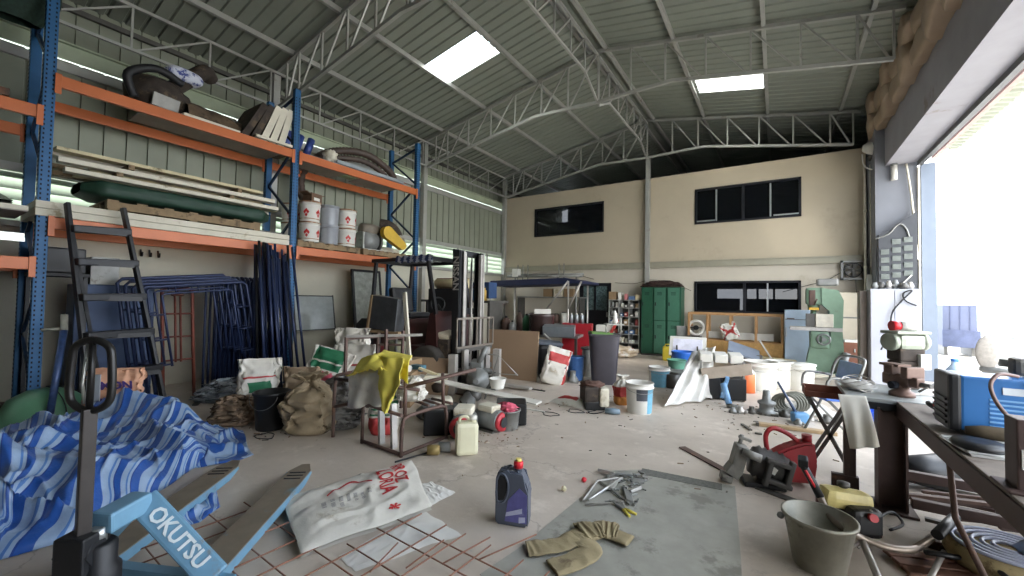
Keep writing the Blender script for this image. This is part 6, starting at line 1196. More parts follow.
# post with tag standing on the bench (right edge)
t = T('tagged_post', 'brown steel post with a paper tag standing on the bench at the right edge', 'post', (.765, 2.27, .745)); box(t, 'post', mBB, (0, 0, .13), (.1, .1, .26), bev=.005); box(t, 'base_plate', mBB, (0, 0, .006), (.16, .16, .012)); box(t, 'paper_tag', mPailW, (-.02, -.052, .12), (.04, .003, .07))
# vise
t = T('bench_vise', 'rusty brown bench vise on the grey steel plate', 'vise', (.76, 4.07, .75), radians(-52)); t.scale = (.82, .82, .9); mVise = M('vise_brown', (110, 88, 78), .5, .4, .15, 8, (80, 60, 52), .6)
b = B(); b.lathe([(.09, 0), (.09, .03), (.055, .05), (.06, .1)], n=22); b.build('swivel_base', mVise, t)
b = B(); b.box((-.02, 0, .13), (.24, .1, .1), bev=.02); b.box((-.05, 0, .21), (.08, .17, .08), bev=.01); b.box((-.06, 0, .245), (.17, .13, .02)); b.build('fixed_jaw', mVise, t)
b = B(); b.box((.09, 0, .2), (.06, .17, .09), bev=.01); b.box((.1, 0, .13), (.12, .08, .08), bev=.015); b.build('moving_jaw', mVise, t)
b = B(); b.bar((.1, 0, .12), (.24, 0, .12), .018, 12); b.bar((.225, -.1, .08), (.225, .1, .16), .008, 8); b.build('screw_handle', mDarkS, t)
b = B(); b.lathe([(.03, -.02), (.03, .03)], (.0, -.09, .09), 16, ax=(0, 1, 0)); b.build('pipe_hole', mHole, t)
# bench grinder with cap
t = T('bench_grinder', 'pale green-grey bench grinder with a red cap on top, behind the vise', 'grinder', (.86, 4.48, .75), CA); mGrd = M('grinder_green_grey', (150, 156, 140), .45, .2, .12, 6, (116, 112, 96), .62)
b = B(); b.box((-.02, 0, .11), (.15, .12, .22), bev=.01); b.box((0, 0, .27), (.2, .13, .1), bev=.02); b.build('pedestal', mGr, t); b = B(); b.box((0, 0, .37), (.2, .15, .12), bev=.035); b.build('motor', mGrd, t)
for s in (-1, 1): b = B(); b.lathe([(.02, -.02), (.068, -.022), (.072, 0), (.068, .022), (.02, .02)], (.12*s, 0, .37), 26, ax=(1, 0, 0)); b.build('wheel_guard', mGrd, t)
box(t, 'tool_rest', mPailW, (.07, -.08, .22), (.08, .03, .12)); box(t, 'flat_top', mGrd, (0, 0, .445), (.27, .16, .025), bev=.01)
t = T('red_cap_bottle', 'white squeeze bottle with red tip lying on the grinder', 'bottle', (.84, 4.46, 1.21), .4); b = B(); b.lathe([(.035, -.06), (.035, .06)], (.04, 0, .036), 14, ax=(1, 0, 0)); b.build('body', mPailW, t); b = B(); b.lathe([(.04, -.12), (.03, -.05)], (.04, 0, .036), 14, ax=(1, 0, 0)); b.build('red_tip', M('bright_red', (206, 40, 50), .4), t)
t = T('wire_heap', 'clear tangle of wire and bags on the left of the vise plate', 'wire', (.52, 4.15, .75)); b = B(); rnd = random.Random(2)
for k in range(6): b.tube([(.09*cos(a)*(1+.2*k/6), .12*sin(a), .02+.012*k+.02*sin(a*2+k)) for a in [i*2*pi/16 for i in range(16)]], .004, 5, closed=True)
b.build('wire', mPale, t); b = B(); b.grid(lump(.1, .12, .035, 9, .5, 4), 20, 12, cu=True); b.build('bag', _mats['translucent_film'], t)
t = T('wrench', 'open spanner on the far right of the vise plate', 'wrench', (.93, 4.2, .752), .3); b = B(); b.box((0, 0, .008), (.16, .02, .012)); b.lathe([(.025, 0), (.025, .014)], (-.09, 0, 0), 10); b.lathe([(.022, 0), (.022, .014)], (.09, 0, 0), 10); b.build('shank', mPale, t)
# welder
mWB = M('welder_blue', (48, 108, 170), .4, .1, .06, 4, (76, 128, 178), .66)
t = T('welding_machine', 'blue welding machine with black grille end on the bench', 'welder', (1.06, 3.16, .75)); 
b = B(); b.box((.04, 0, .16), (.62, .24, .28), bev=.012); b.build('case', mWB, t); b = B(); b.box((-.29, 0, .16), (.05, .25, .29), bev=.015); [b.box((-.318, 0, .05+.03*k), (.012, .2, .012)) for k in range(5)]; b.build('grille_end', mBlackP, t)
b = B(); [b.box((-.08, -.122, .06+.022*k), (.18, .006, .008)) for k in range(7)]; b.build('vent', M('vent_pale_blue', (120, 170, 214), .4), t)
b = B(); b.box((.12, -.1225, .235), (.12, .004, .06)); b.box((-.06, -.1225, .24), (.13, .004, .035)); b.prism([(0, 0), (.26, .015), (.26, .055), (.05, .05)], .004, (.02, -.121, .15), (1, 0, 0), (0, 0, 1)); lab = b.build('white_label', M('label_white', (206, 214, 220), .5), t)
text('K', .05, M('label_ink', (60, 66, 80), .5), lab, (.16, -.127, .178), (radians(90), 0, 0), depth=.001, bold=.003)
for s in (-.2, .25): box(t, 'foot', mBlackP, (s, 0, .01), (.05, .22, .02))
b = B(); b.tube(smooth_path([(-.02, -.16, .27), (0, -.17, .33), (.1, -.18, .35), (.26, -.18, .3), (.3, -.2, .2)], 5)[:14], .012, 8); b.build('handle_strap', mRust, t)
cable('welding_cable', 'brown rubber cable curving over the blue welding machine', [(.98, 3.02, 1.07), (.9, 2.96, 1.08), (.86, 2.92, 1.02), (.88, 2.85, .92), (.97, 2.8, .82), (1.03, 2.76, .77)], .009, M('brown_cable', (116, 92, 84), .5))
t = T('welder_lead_stack', 'black and red tool leads lying on the bench by the welder end', 'leads', (.83, 3.5, .745)); b = B(); b.tube(smooth_path([(0, 0, .03), (-.03, .12, .05), (.06, .2, .03), (.1, .06, .03), (.02, -.1, .03)], 5), .016, 8); b.build('lead', mBlackP, t); b = B(); b.bar((-.02, .05, .06), (.05, .0, .07), .02, 10); b.build('red_plug', _mats['bright_red'], t)
t = T('rusty_grinder_tool', 'rusty hand tool lying under the welder front on the bench', 'tool', (.95, 2.97, .745), -.15); b = B(); b.lathe([(.02, -.16), (.035, -.1), (.04, 0), (.03, .1), (.02, .2)], (0, 0, .04), 16, ax=(1, 0, 0)); b.build('body', M('olive_brown_grime', (96, 84, 66), .6, .1, .25, 12), t); b = B(); b.bar((.16, 0, .04), (.28, -.03, .03), .018, 10); b.build('tip', mDarkS, t)
t = T('hole_disc', 'black rubber wheel lying on a silver tray on the bench', 'wheel', G(979, 448, .765)); b = B(); b.lathe([(.03, 0), (.085, .0), (.095, .015), (.085, .03), (.03, .03)], n=28); b.build('rubber', mBlackP, t); 
t = T('silver_tray', 'ridged silver tray under the black rubber wheel', 'tray', G(1000, 452, .745), .1); b = B(); b.box((0, 0, .006), (.3, .3, .01)); [b.box((0, -.12+.05*k, .014), (.3, .012, .008)) for k in range(6)]; b.build('plate', mAlu, t)
t = T('grey_roller', 'grey cylinder lying on top of the blue welding machine', 'roller', (1.3, 3.22, 1.055)); b = B(); b.lathe([(.035, -.2), (.035, .2)], (0, 0, .035), 16, ax=(1, .1, 0)); b.build('roll', mGrayM, t); box(t, 'bracket', mDarkS, (-.24, 0, .045), (.08, .1, .09), bev=.02)
# chair and stand left of the bench
t = T('folding_chair', 'grey folding chair with blue backrest near the vise', 'chair', (.5, 5.5, 0), -1.15)
b = B(); b.tube(smooth_path([(-.2, -.2, 0), (-.2, .02, .45), (-.24, .16, .8), (-.1, .2, .86), (.1, .2, .86), (.2, .16, .8), (.2, .02, .45), (.2, -.2, 0)], 4), .014, 8); b.tube([(-.2, .25, 0), (-.2, -.16, .43), (.2, -.16, .43), (.2, .25, 0)], .013, 8); b.build('frame', mGrayM, t)
for s in (-1, 1): b = B(); b.tube(smooth_path([(.21*s, .08, .64), (.22*s, -.16, .66), (.22*s, -.2, .5)], 4), .013, 8); b.build('armrest', mGrayM, t)
box(t, 'seat', M('seat_blue', (70, 110, 190), .6), (0, 0, .44), (.38, .36, .03), bev=.01); b = B(); b.box((0, .14, .68), (.36, .03, .26), (-.2, 0, 0), .012); b.build('backrest', M('back_blue', (150, 176, 206), .5), t)
t = T('folding_stand', 'folding black-legged stand carrying a rusty tray near the chair', 'stand', (.36, 4.35, 0), 0)
for s in (-1, 1): b = B(); b.beam((-.14, .1*s, .62), (.16, .1*s, .0), .018, .025); b.build('leg', mDarkS, t); b = B(); b.beam((.14, .1*s, .62), (-.12, .1*s, .1), .018, .025); b.build('leg', mDarkS, t)
b = B(); b.beam((-.15, -.1, .62), (-.15, .1, .62), .02, .02); b.beam((.14, -.1, .62), (.14, .1, .62), .02, .02); b.build('crossbar', mDarkS, t)
t = T('rusty_tray', 'rusty brown open tray lying on the folding stand', 'tray', (.34, 4.35, .632), .05); b = B(); b.box((0, 0, .01), (.3, .2, .012)); b.box((0, .1, .045), (.3, .01, .07)); b.box((-.15, 0, .045), (.01, .2, .07)); b.box((0, -.1, .03), (.3, .01, .04)); b.build('pan', M('deep_rust', (98, 52, 36), .7, .2, .25, 10), t); box(t, 'orange_tool', M('orange_plastic', (200, 110, 80), .5), (.16, .02, .06), (.08, .06, .06), bev=.01)
wc = [PY(838, 394, 3.78), PY(866, 396, 3.78), PY(880, 447, 3.74), PY(850, 449, 3.74)]; c = sum(wc, Vector())/4
b = B(); b.grid(lambda u, v: wc[0].lerp(wc[1], u).lerp(wc[3].lerp(wc[2], u), v)-c+Vector((0, .012*sin(u*11+v*2)*v-.03*sin(pi*v), 0)), 24, 24); o = b.build('white_work_cloth', M('offwhite_cloth', (214, 210, 198), .8, 0, .05, 5, (196, 188, 170), .62), solid=.004); o.location = c; tag(o, 'off-white work cloth hanging from the bench end beside the column', 'cloth')
t = T('blue_basin', 'bright blue basin on the floor behind the folding chair', 'basin', (.92, 6.6, .0)); b = B(); b.lathe([(.1, 0), (.17, .14), (.185, .15), (.16, .13), (.1, .02)], n=24); b.build('bowl', M('cobalt', (40, 90, 210), .4), t)
# ---------------- front right: bucket, brush cutter, can, generator, cushion ----------------
t = bucket('zinc_bucket', 'dented grey zinc bucket in the right foreground', (.185, 2.79, 0), M('old_zinc', (150, 147, 134), .45, .5, .2, 6, (90, 86, 72), .58), 0.165, .27, .3, bail=False, tp=.7, fill=M('mud_grey', (104, 96, 80), .9, 0, .2))
b = B(); b.lathe([(.01, -.02), (.02, 0), (.01, .02)], (-.18, -.0, .24), 8, ax=(0, 1, 0)); b.build('ear', mGrayM, t)
mRC = M('fuel_can_red', (152, 36, 42), .4, 0, .08, 5, (110, 34, 36), .66)
t = T('red_fuel_can', 'red plastic fuel can with loop handle behind the zinc bucket', 'fuel can', (.06, 3.95, 0), CA*.6)
b = B(); b.prism([(-.15, .02), (.17, .02), (.19, .18), (.17, .34), (.1, .33), (-.02, .28), (-.14, .2)], .14, (0, .07, 0), (1, 0, 0), (0, 0, 1)); bmesh.ops.bevel(b.bm, geom=b.bm.edges[:], offset=.018, segments=2, affect='EDGES'); b.build('body', mRC, t)
b = B(); b.tube(smooth_path([(-.13, 0, .18), (-.15, 0, .34), (-.1, 0, .41), (.0, 0, .38), (.08, 0, .32)], 5), .018, 10); b.build('handle', mRC, t)
b = B(); b.lathe([(.035, .33), (.035, .38)], (.14, 0, 0), 16); b.build('cap', mRC, t)
t = T('portable_engine', 'dark grey petrol engine with pipe flange lying by the red fuel can', 'engine', (-.12, 3.76, 0), CA*.5); mEng = M('engine_grey', (74, 72, 70), .5, .3, .2, 8, (110, 106, 98), .62)
b = B(); b.lathe([(.05, -.13), (.1, -.12)]+[(.105+.018*(q % 2), -.1+.02*q) for q in range(11)]+[(.1, .13), (.06, .15)], (.06, .02, .15), 26, ax=(1, -.1, -.25)); b.build('finned_housing', mEng, t)
b = B()
for s in (-1, 1): b.box((.1+.07*s, -.11, .14), (.035, .06, .2), (0, .25, 0), .01); b.box((.1, -.11, .14+.075*s), (.17, .06, .035), (0, .25, 0), .01)
b.build('square_shroud', mEng, t)
box(t, 'pale_insert', mPailW, (.07, -.095, .15), (.04, .02, .05), (0, .5, 0))
b = B(); b.box((-.15, -.02, .2), (.09, .14, .2), (0, .25, 0), .02); b.box((-.19, -.03, .1), (.1, .12, .08), (0, .6, 0), .01); b.box((-.24, -.03, .04), (.08, .1, .06), (0, .2, 0), .01); b.bar((-.14, -.1, .27), (-.02, -.13, .24), .03, 14); b.bar((-.14, 0, .28), (-.12, 0, .37), .014, 10); b.box((-.1, 0, .34), (.09, .03, .02), (0, .3, 0)); b.build('gearbox', M('pale_cast_grey', (126, 124, 118), .5, .3, .2, 9, (86, 82, 76), .58), t)
box(t, 'base_plate', mBlackP, (.02, 0, .02), (.28, .18, .04), bev=.01)
for k, (p0, p1, m_, lb) in enumerate([((682, 447), (728, 472), mRust, 'rusty flat strip pointing at the portable engine'), ((757, 487), (800, 503), mDarkS, 'dark flat plate under the red fuel can')]):
    a, c = G(*p0, .006), G(*p1, .006); b = B(); b.beam((0, 0, 0), c-a, .07, .01); o = b.build('flat_strip', m_); o.location = a; tag(o, lb, 'strip')
# brush cutter
t = T('brush_cutter', 'brush cutter with cream tank, red button and bare metal shaft lying at right', 'brush cutter', (.42, 3.1, 0)); o_ = Vector((.42, 3.1, 0))
e0 = Vector((.40, 3.18, .15)); mShaft = M('shaft_grey', (140, 128, 116), .35, .5, .15, 10)
b = B(); b.box(e0-o_, (.16, .17, .16), (0, 0, .5), .03); b.build('engine', mBlackP, t)
b = B(); b.box(e0-o_+Vector((-.06, .02, .09)), (.27, .12, .12), (0, .12, .45), .05); b.build('fuel_tank', M('tank_cream', (222, 206, 136), .4), t)
b = B(); b.box(e0-o_+Vector((-.14, .04, .0)), (.1, .12, .16), (0, 0, .4), .03); b.build('side_cover', M('maroon_cover', (86, 34, 32), .4), t)
b = B(); b.lathe([(.022, -.02), (.022, .02)], e0-o_+Vector((.05, -.08, .05)), 12, ax=(.3, -1, .3)); b.build('red_button', _mats['bright_red'], t)
b = B(); b.lathe([(.02, 0), (.032, .01), (.032, .03), (.01, .035)], e0-o_+Vector((-.07, .0, .16)), 16); b.build('filler_cap', mDarkS, t)
sh = smooth_path([PY(803, 465, 3.0), G(818, 492, .3), G(829, 515, .22), G(845, 530, .18), G(862, 538, .13), G(890, 548, .1), G(915, 549, .08), G(932, 537, .08)], 5)
b = B(); b.tube([p-o_ for p in sh], .018, 10); b.build('bent_handlebar', mShaft, t)
b = B(); p_, q_ = sh[0], sh[7]; b.tube([sh[0]-o_, sh[3]-o_, sh[6]-o_], .021, 12); b.build('rubber_grip', mBlackP, t); b = B(); b.box(sh[0]-o_+Vector((0, 0, .02)), (.05, .05, .06), (.4, 0, 0), .01); b.build('throttle', mBlackP, t); b = B(); b.bar(sh[1]-o_+Vector((.0, -.022, 0)), sh[4]-o_+Vector((0, -.022, 0)), .007, 6); b.build('red_trigger', _mats['bright_red'], t)
a, c = G(862, 540, .12), G(880, 582, .05); b = B(); b.bar(a-o_, c-o_, .017, 12); b.build('drive_shaft', mPale, t)
b = B(); [b.tube([p-o_ for p in smooth_path([e0+Vector((.05, -.05, .02+.03*k)), G(858+4*k, 526+3*k, .1), G(866, 536+3*k, .06), G(850+8*k, 548, .02)], 4)], .008, 6) for k in range(3)]; b.build('hose', mPale, t)
b = B(); b.tube([p-o_ for p in smooth_path([e0+Vector((.08, 0, .02)), G(892, 512, .08), G(903, 524, .06), G(890, 530, .06)], 5)], .008, 6); b.build('guard_wire', mBlack, t)
t = T('second_handlebar', 'black gripped handlebar and pale shafts in the lower right corner', 'handlebar', (.75, 2.75, 0)); o_ = Vector((.75, 2.75, 0))
a, c = G(937, 535, .16), G(955, 517, .18); b = B(); b.bar(a-o_, c-o_, .026, 12); b.build('rubber_grip', mBlackP, t)
for k, (p0, p1, z0, z1, m_) in enumerate([((948, 526), (978, 552), .14, .1, mPale), ((975, 552), (1010, 580), .1, .08, mBlackP), ((966, 553), (992, 585), .06, .04, mPale), ((944, 552), (928, 582), .06, .03, mPale), ((912, 549), (948, 528), .08, .14, mShaft), ((925, 552), (975, 560), .08, .07, mBlackP)]):
    a, c = G(*p0, z0), G(*p1, z1); b = B(); b.bar(a-o_, c-o_, .013, 10); b.build('shaft', m_, t)
t = T('cast_bracket', 'dark oily bracket joining the shafts on the floor at right', 'bracket', G(955, 556, 0)); box(t, 'plate', mGr, (0, 0, .02), (.2, .06, .035), (0, 0, -.5), .01); box(t, 'lug', mRust, (-.08, .03, .03), (.06, .06, .05), bev=.01)
# round cushion with coil
t = T('hose_cushion', 'frayed beige round pad with blue-white ribbed top under the bench', 'cushion', (1.02, 3.28, 0), .2); b = B(); b.lathe([(.12, .0), (.2, .02), (.225, .07), (.21, .12), (.19, .13), (.001, .135)], n=34, cap=False, sx=1.1); b.build('pad', M('frayed_beige', (166, 150, 112), .95, 0, .2, 18, (120, 104, 76), .55), t)
b = B(); [b.tube([((.05+.035*k)*1.1*cos(a), (.05+.035*k)*sin(a), .14) for a in [i*2*pi/30 for i in range(30)]], .01, 6, closed=True) for k in range(5)]; b.build('ribbed_top', M('pale_blue_hose', (168, 176, 200), .4), t)
for k, (dx, m_, lb, nm) in enumerate([(0, M('silver_blue_can', (150, 168, 190), .3, .5), 'silver-blue can leaning on the frayed round pad', 'leaning_can'), (.1, M('copper_tone', (190, 130, 106), .4, .2), 'copper coloured tube leaning behind the silver-blue can', 'leaning_tube')]):
    t = T(nm, lb, 'tube', (1.05+dx, 3.25+dx*.4, .15), 0, rot=(radians(10), radians(38), 0)); b = B(); b.lathe([(.03, 0), (.03, .14)], n=16); b.build('barrel', m_, t); b = B(); b.lathe([(.026, .14), (.026, .146)], n=16); b.build('end', mPailW, t)
# dark scrap and steel under the bench
rnd = random.Random(14)
for k in range(14):
    x, y = 1.0+rnd.random()*.8, 3.3+rnd.random()*.9; a = rnd.uniform(-.3, .5); L = rnd.uniform(.4, 1.0); z = .03+.03*(k % 4)
    b = B(); b.beam((-L/2*cos(a), -L/2*sin(a), 0), (L/2*cos(a), L/2*sin(a), .02), rnd.uniform(.02, .05), .02); o = b.build('scrap_bar', [mBB, mDarkS, mPale, mRust][k % 4]); o.location = (x, y+.2, z); tag(o, 'scrap steel bar in the heap under the far end of the brown bench', 'bar', 'scrap bars under the bench')
t = T('motorbike_tank', 'glossy black machine cover lying under the bench behind the column', 'cover', (1.05, 4.5, 0), .4); b = B(); b.grid(lump(.32, .16, .13, 6, .15, 2), 30, 18, cu=True); b.build('shell', mBlackP, t); box(t, 'white_panel', mPailW, (.2, -.14, .1), (.3, .03, .12), (0, .2, 0))
t = T('tan_board', 'tan board and white panel stacked behind the bench column', 'board', (1.6, 4.75, 0), .1); box(t, 'tan_layer', mPlank, (0, 0, .2), (.9, .5, .05), (0, .08, 0)); box(t, 'white_layer', mPailW, (.05, 0, .3), (.8, .45, .05), (0, .1, 0)); box(t, 'support_block', mDarkS, (0, 0, .09), (.6, .4, .17))
t = T('bench_floor_boards', 'reddish boards lying on the floor inside the bench frame', 'boards', (.72, 3.05, 0), .4); 
for k in range(3): box(t, 'board', M('reddish_board', (128, 92, 76), .7, 0, .2), (.0, .07*k, .012+.004*k), (.34, .06, .02))
# ---------------- centre foreground ----------------
mGal2 = M('galvanised_sheet', (160, 158, 148), .5, .15, .12, 5, (132, 130, 120), .54)
P = [G(*p) for p in ((578, 500), (612, 471), (640, 470), (735, 487), (741, 560), (745, 640), (560, 640), (480, 575), (520, 548))]
c = G(620, 520); b = B(); b.prism([((p-c).x, (p-c).y) for p in P], .004, (0, 0, .001)); o = b.build('sheet_metal_plate', mGal2); o.location = c; tag(o, 'grey galvanised metal sheet lying on the floor in the centre foreground', 'metal sheet')
b = B(); a, c2 = G(641, 471, .006), G(722, 487, .006); b.beam((0, 0, 0), c2-a, .12, .004); o = b.build('mesh_strip', M('grey_mesh', (104, 104, 98), .6, .2, .3, 40)); o.location = a; tag(o, 'darker grey mesh strip along the far edge of the metal sheet', 'strip')
# oil bottle
t = T('oil_bottle', 'black motor oil bottle with purple label and red cap in the centre foreground', 'bottle', (-1.4, 2.21, 0), CA-.25)
mOB = M('oil_bottle_black', (76, 82, 94), .3, 0, .05)
b = B(); b.prism([(-.1, 0), (.1, 0), (.105, .02), (.105, .2), (.1, .25), (.06, .31), (.05, .335), (-.01, .335), (-.03, .325), (-.085, .33), (-.1, .3), (-.105, .2), (-.105, .02)], .11, (0, .055, 0), (1, 0, 0), (0, 0, 1))
bmesh.ops.bevel(b.bm, geom=b.bm.edges[:], offset=.012, segments=3, affect='EDGES'); b.lathe([(.028, .33), (.028, .35)], (.03, 0, 0), 16); ob = b.build('body', mOB, t)
b = B(); b.prism([(-.086, .15), (-.05, .16), (-.03, .21), (-.028, .26), (-.045, .3), (-.072, .305), (-.088, .27)], .116, (0, .058, 0), (1, 0, 0), (0, 0, 1)); b.build('grip_recess', M('dark_grip_recess', (14, 15, 18), .6), t)
b = B(); b.tube(smooth_path([(-.09, -.056, .15), (-.045, -.058, .152), (-.022, -.058, .21), (-.022, -.058, .265), (-.042, -.058, .31), (-.075, -.058, .315), (-.095, -.056, .275)], 4, closed=True), .007, 8, closed=True); b.build('handle_rim', mOB, t)
b = B(); b.prism([(-.035, .06), (.07, .09), (.07, .12), (-.03, .085)], .002, (0, -.0575, 0), (1, 0, 0), (0, 0, 1)); b.prism([(.05, .03), (.09, .04), (.09, .07), (.05, .065)], .002, (0, -.0575, 0), (1, 0, 0), (0, 0, 1)); b.build('pale_print', M('pale_print', (170, 172, 196), .5), t)
b = B(); b.prism([(-.04, .03), (.1, .03), (.1, .2), (.05, .24), (-.02, .16)], .002, (0, -.0555, 0), (1, 0, 0), (0, 0, 1)); lb = b.build('label', M('purple_label', (88, 86, 140), .4, 0, .15, 16, (120, 124, 160), .6), t)
b = B(); b.lathe([(.03, .345), (.03, .38), (.024, .385)], (.03, 0, 0), 18); b.build('red_collar', _mats['bright_red'], t); b = B(); b.lathe([(.02, .385), (.018, .4)], (.03, 0, 0), 14); b.build('yellow_tip', M('tip_yellow', (220, 200, 110), .5), t)
# rice bag, cardboard pieces
def flatbag(name, label, corners, mats, h, seed, mf=None, cat='bag', nu=60, nv=40, z0=.004, fold=.02):
    P = [G(*p) for p in corners]; c = sum(P, Vector())/4
    def hz(u, v): e = max(0, min(1, 7*min(u, 1-u, v, 1-v))); return z0+e**.6*(h*(.5+.5*sin(pi*u)*sin(pi*v))+fold*max(0, 1-abs(nf(u*3+v*1.5, v*2-u, 0, 1.3, seed))*3)+fold*.6*abs(nf(u*7, v*6, 0, 1, seed+2)))
    def f(u, v):
        p = P[0].lerp(P[1], u).lerp(P[3].lerp(P[2], u), v)-c; p.x += .02*nf(u*4, v*4, 0, 1, seed); p.y += .02*nf(u*4, v*4, 3, 1, seed); p.z = hz(u, v); return p
    b = B(); b.grid(f, nu, nv, mf=mf); b.grid(lambda u, v: Vector((f(u, v).x, f(u, v).y, z0*.5)), 6, 6); o = b.build(name, mats); o.location = c; return tag(o, label, cat), f
fb0, _ = flatbag('white_sack_sheet', 'plain white sack sheet under the printed rice sack', [(300, 498), (362, 473), (400, 492), (330, 520)], mBagW, .01, 4, z0=.003)
fb1, _ = flatbag('white_cardboard', 'white board flat on the floor under the rice sack and the rebar', [(338, 556), (425, 512), (462, 535), (356, 572)], M('white_board_card', (224, 221, 214), .7, 0, .06), .006, 6, z0=.003, fold=.004)
fb2, _ = flatbag('white_cardboard', 'small white flap poking out right of the rice sack', [(415, 486), (432, 482), (456, 493), (430, 506)], _mats['white_board_card'], .006, 7, z0=.003, fold=.004)
bagm = [mBagW, mRedP]
rb, rf = flatbag('rice_sack', 'printed white rice sack with red lettering flat in the foreground', [(281, 506), (412, 466), (432, 514), (301, 562)], bagm, .03, 5, z0=.047, fold=.013, mf=None, nu=80, nv=56)
def onbag(u, v, off=.006): p = rf(u, v); return Vector((p.x, p.y, p.z+off))
def bagtext(body, u0, v0, du, size_u, size_v, mat, name, bold=0.):
    cu = bpy.data.curves.new(name, 'FONT'); cu.body = body; cu.size = 1; cu.offset = bold; cu.align_x = 'CENTER'; cu.align_y = 'CENTER'
    tmp = bpy.data.objects.new('tmp', cu); COL.objects.link(tmp); me = bpy.data.meshes.new_from_object(tmp.evaluated_get(bpy.context.evaluated_depsgraph_get())); bpy.data.objects.remove(tmp)
    bm = bmesh.new(); bm.from_mesh(me); bmesh.ops.subdivide_edges(bm, edges=[e for e in bm.edges if e.calc_length() > .3], cuts=2); bmesh.ops.triangulate(bm, faces=bm.faces[:]); bm.to_mesh(me); bm.free()
    for w in me.vertices:   # text runs from the far edge towards the camera (v) on the sack
        u = u0+w.co.y*size_u; v = v0+w.co.x*size_v; w.co = onbag(min(.99, max(.01, u)), min(.99, max(.01, v)))
    me.materials.clear(); me.materials.append(mat); o = bpy.data.objects.new(name, me); COL.objects.link(o); o.parent = rb
mRT = M('print_red_strong', (184, 42, 46), .6); mGT = M('print_grey', (110, 110, 114), .7)
bagtext('RROZ', .84, .27, 0, .15, .17, mRT, 'red_lettering', .02); bagtext('LORIA', .71, .38, 0, .17, .18, mRT, 'red_lettering', .02)
bagtext('*', .66, .86, 0, .2, .2, mRT, 'red_emblem', .02)
for k in range(7): bagtext(['IIIIII II', 'IIII IIIIII', 'IIIIII IIIII', 'IIIIIIIII', 'IIIIIII III', 'III I IIII', 'IIII III'][k], .22+.058*k, .50+.02*(k % 3), 0, .042, .05, mGT, 'small_print', .01)
b = B(); b.grid(lambda u, v: onbag(.26+.34*u, .30-.12*sin(pi*u)+.03*v+.02*sin(u*9), .006), 30, 2); b.build('red_arc', mRT, rb)
# rebar mesh
t = T('rebar_mesh', 'rusty reinforcing mesh panel on the floor in the foreground', 'mesh panel', (-1.9, 1.4, .0), radians(-2)); mRb = M('rebar_rust', (140, 96, 76), .7, .3, .2, 12)
for k in range(7): y = -.62+.165*k+(.03 if k % 2 else 0); b = B(); b.bar((-1.05 if y < .0 else -.1, y, .035), (1.02+.05*(k % 3), y, .03), .004, 6); b.build('long_wire', mRb, t)
for k in range(11): x = -.95+.185*k+(.03 if k % 3 == 0 else 0); b = B(); b.bar((x, -.72, .042), (x+.02, .5 if x > -.1 else .05, .04), .004, 6); b.build('cross_wire', mRb, t)
for k in range(4):
    a, c = G(370+36*k, 570-4*k, .062), G(392+44*k, 541-3*k+6, .06); b = B(); b.bar((0, 0, 0), (c-a)*1.3, .004, 6); o = b.build('loose_rebar', mRb); o.location = a+Vector((0, 0, -.01)); tag(o, 'loose thin rebar rod lying across the mesh panel', 'rebar', 'loose rebar rods on the mesh')
# khaki trousers: two flattened bent tubes
t = T('work_trousers', 'crumpled khaki work trousers lying on the edge of the metal sheet', 'trousers', G(580, 555)); o_ = G(580, 555)
mKh = M('khaki_cloth', (146, 132, 100), .9, 0, .1, 8, (116, 100, 76), .6, bump=.5)
def limb(P, w, th, name, seed):
    P = smooth_path(P, 10); N = len(P); b = B()
    def f(u, v):
        i = min(N-1, int(u*(N-1))); fr = u*(N-1)-i; p = P[i].lerp(P[min(N-1, i+1)], fr); d = (P[min(N-1, i+1)]-P[max(0, i-1)]); d.z = 0; d.normalize(); s = Vector((-d.y, d.x, 0)); a = 2*pi*v
        k = 1+.25*nf(u*7, cos(a), sin(a), 1, seed); q = max(0, 1-abs(nf(u*6, v*2, 0, 1.5, seed))*3)
        return p+s*(w*k*cos(a))+Vector((0, 0, max(.0, th*(1+.6*q)*(.9+sin(a))+.012)))
    b.grid(f, 60, 18); b.build(name, mKh, t, solid=.004)
limb([G(527, 552)-o_, G(552, 550)-o_, G(580, 540)-o_, G(596, 535)-o_], .07, .007, 'leg', 1)
limb([G(552, 572)-o_, G(575, 565)-o_, G(590, 553)-o_, G(580, 540)-o_, G(600, 534)-o_, G(630, 545)-o_], .068, .008, 'leg', 2)
limb([G(580, 536)-o_, G(600, 533)-o_, G(618, 536)-o_], .085, .012, 'waist', 3)
# tool pile on the sheet
t = T('triangle_rods', 'bent silver rods forming a triangle in the tool pile', 'rods', G(590, 495)); o_ = G(590, 495)
b = B(); b.tube([G(*p, .02)-o_ for p in ((583, 500), (597, 481), (618, 478))], .008, 8); b.build('rod', mPale, t); b = B(); b.tube([G(*p, .015)-o_ for p in ((585, 505), (612, 503), (622, 508))], .008, 8); b.build('rod', mPale, t); b = B(); b.bar(G(588, 500, .03)-o_, G(622, 478, .03)-o_, .009, 8); b.build('rod', mAlu, t); b = B(); b.bar(G(598, 480, .015)-o_, G(630, 504, .02)-o_, .007, 8); b.build('rod', mGrayM, t)
t = T('pliers', 'pliers with yellow tipped handles at the near edge of the tool pile', 'pliers', G(622, 510), -.5); b = B(); b.box((-.04, 0, .015), (.12, .035, .022), bev=.006); b.build('jaw', mGrayM, t)
for s in (-1, 1): b = B(); b.bar((.02, .008*s, .015), (.1, .03*s, .012), .009, 8); b.build('handle', M('handle_yellow', (206, 190, 80), .5), t)
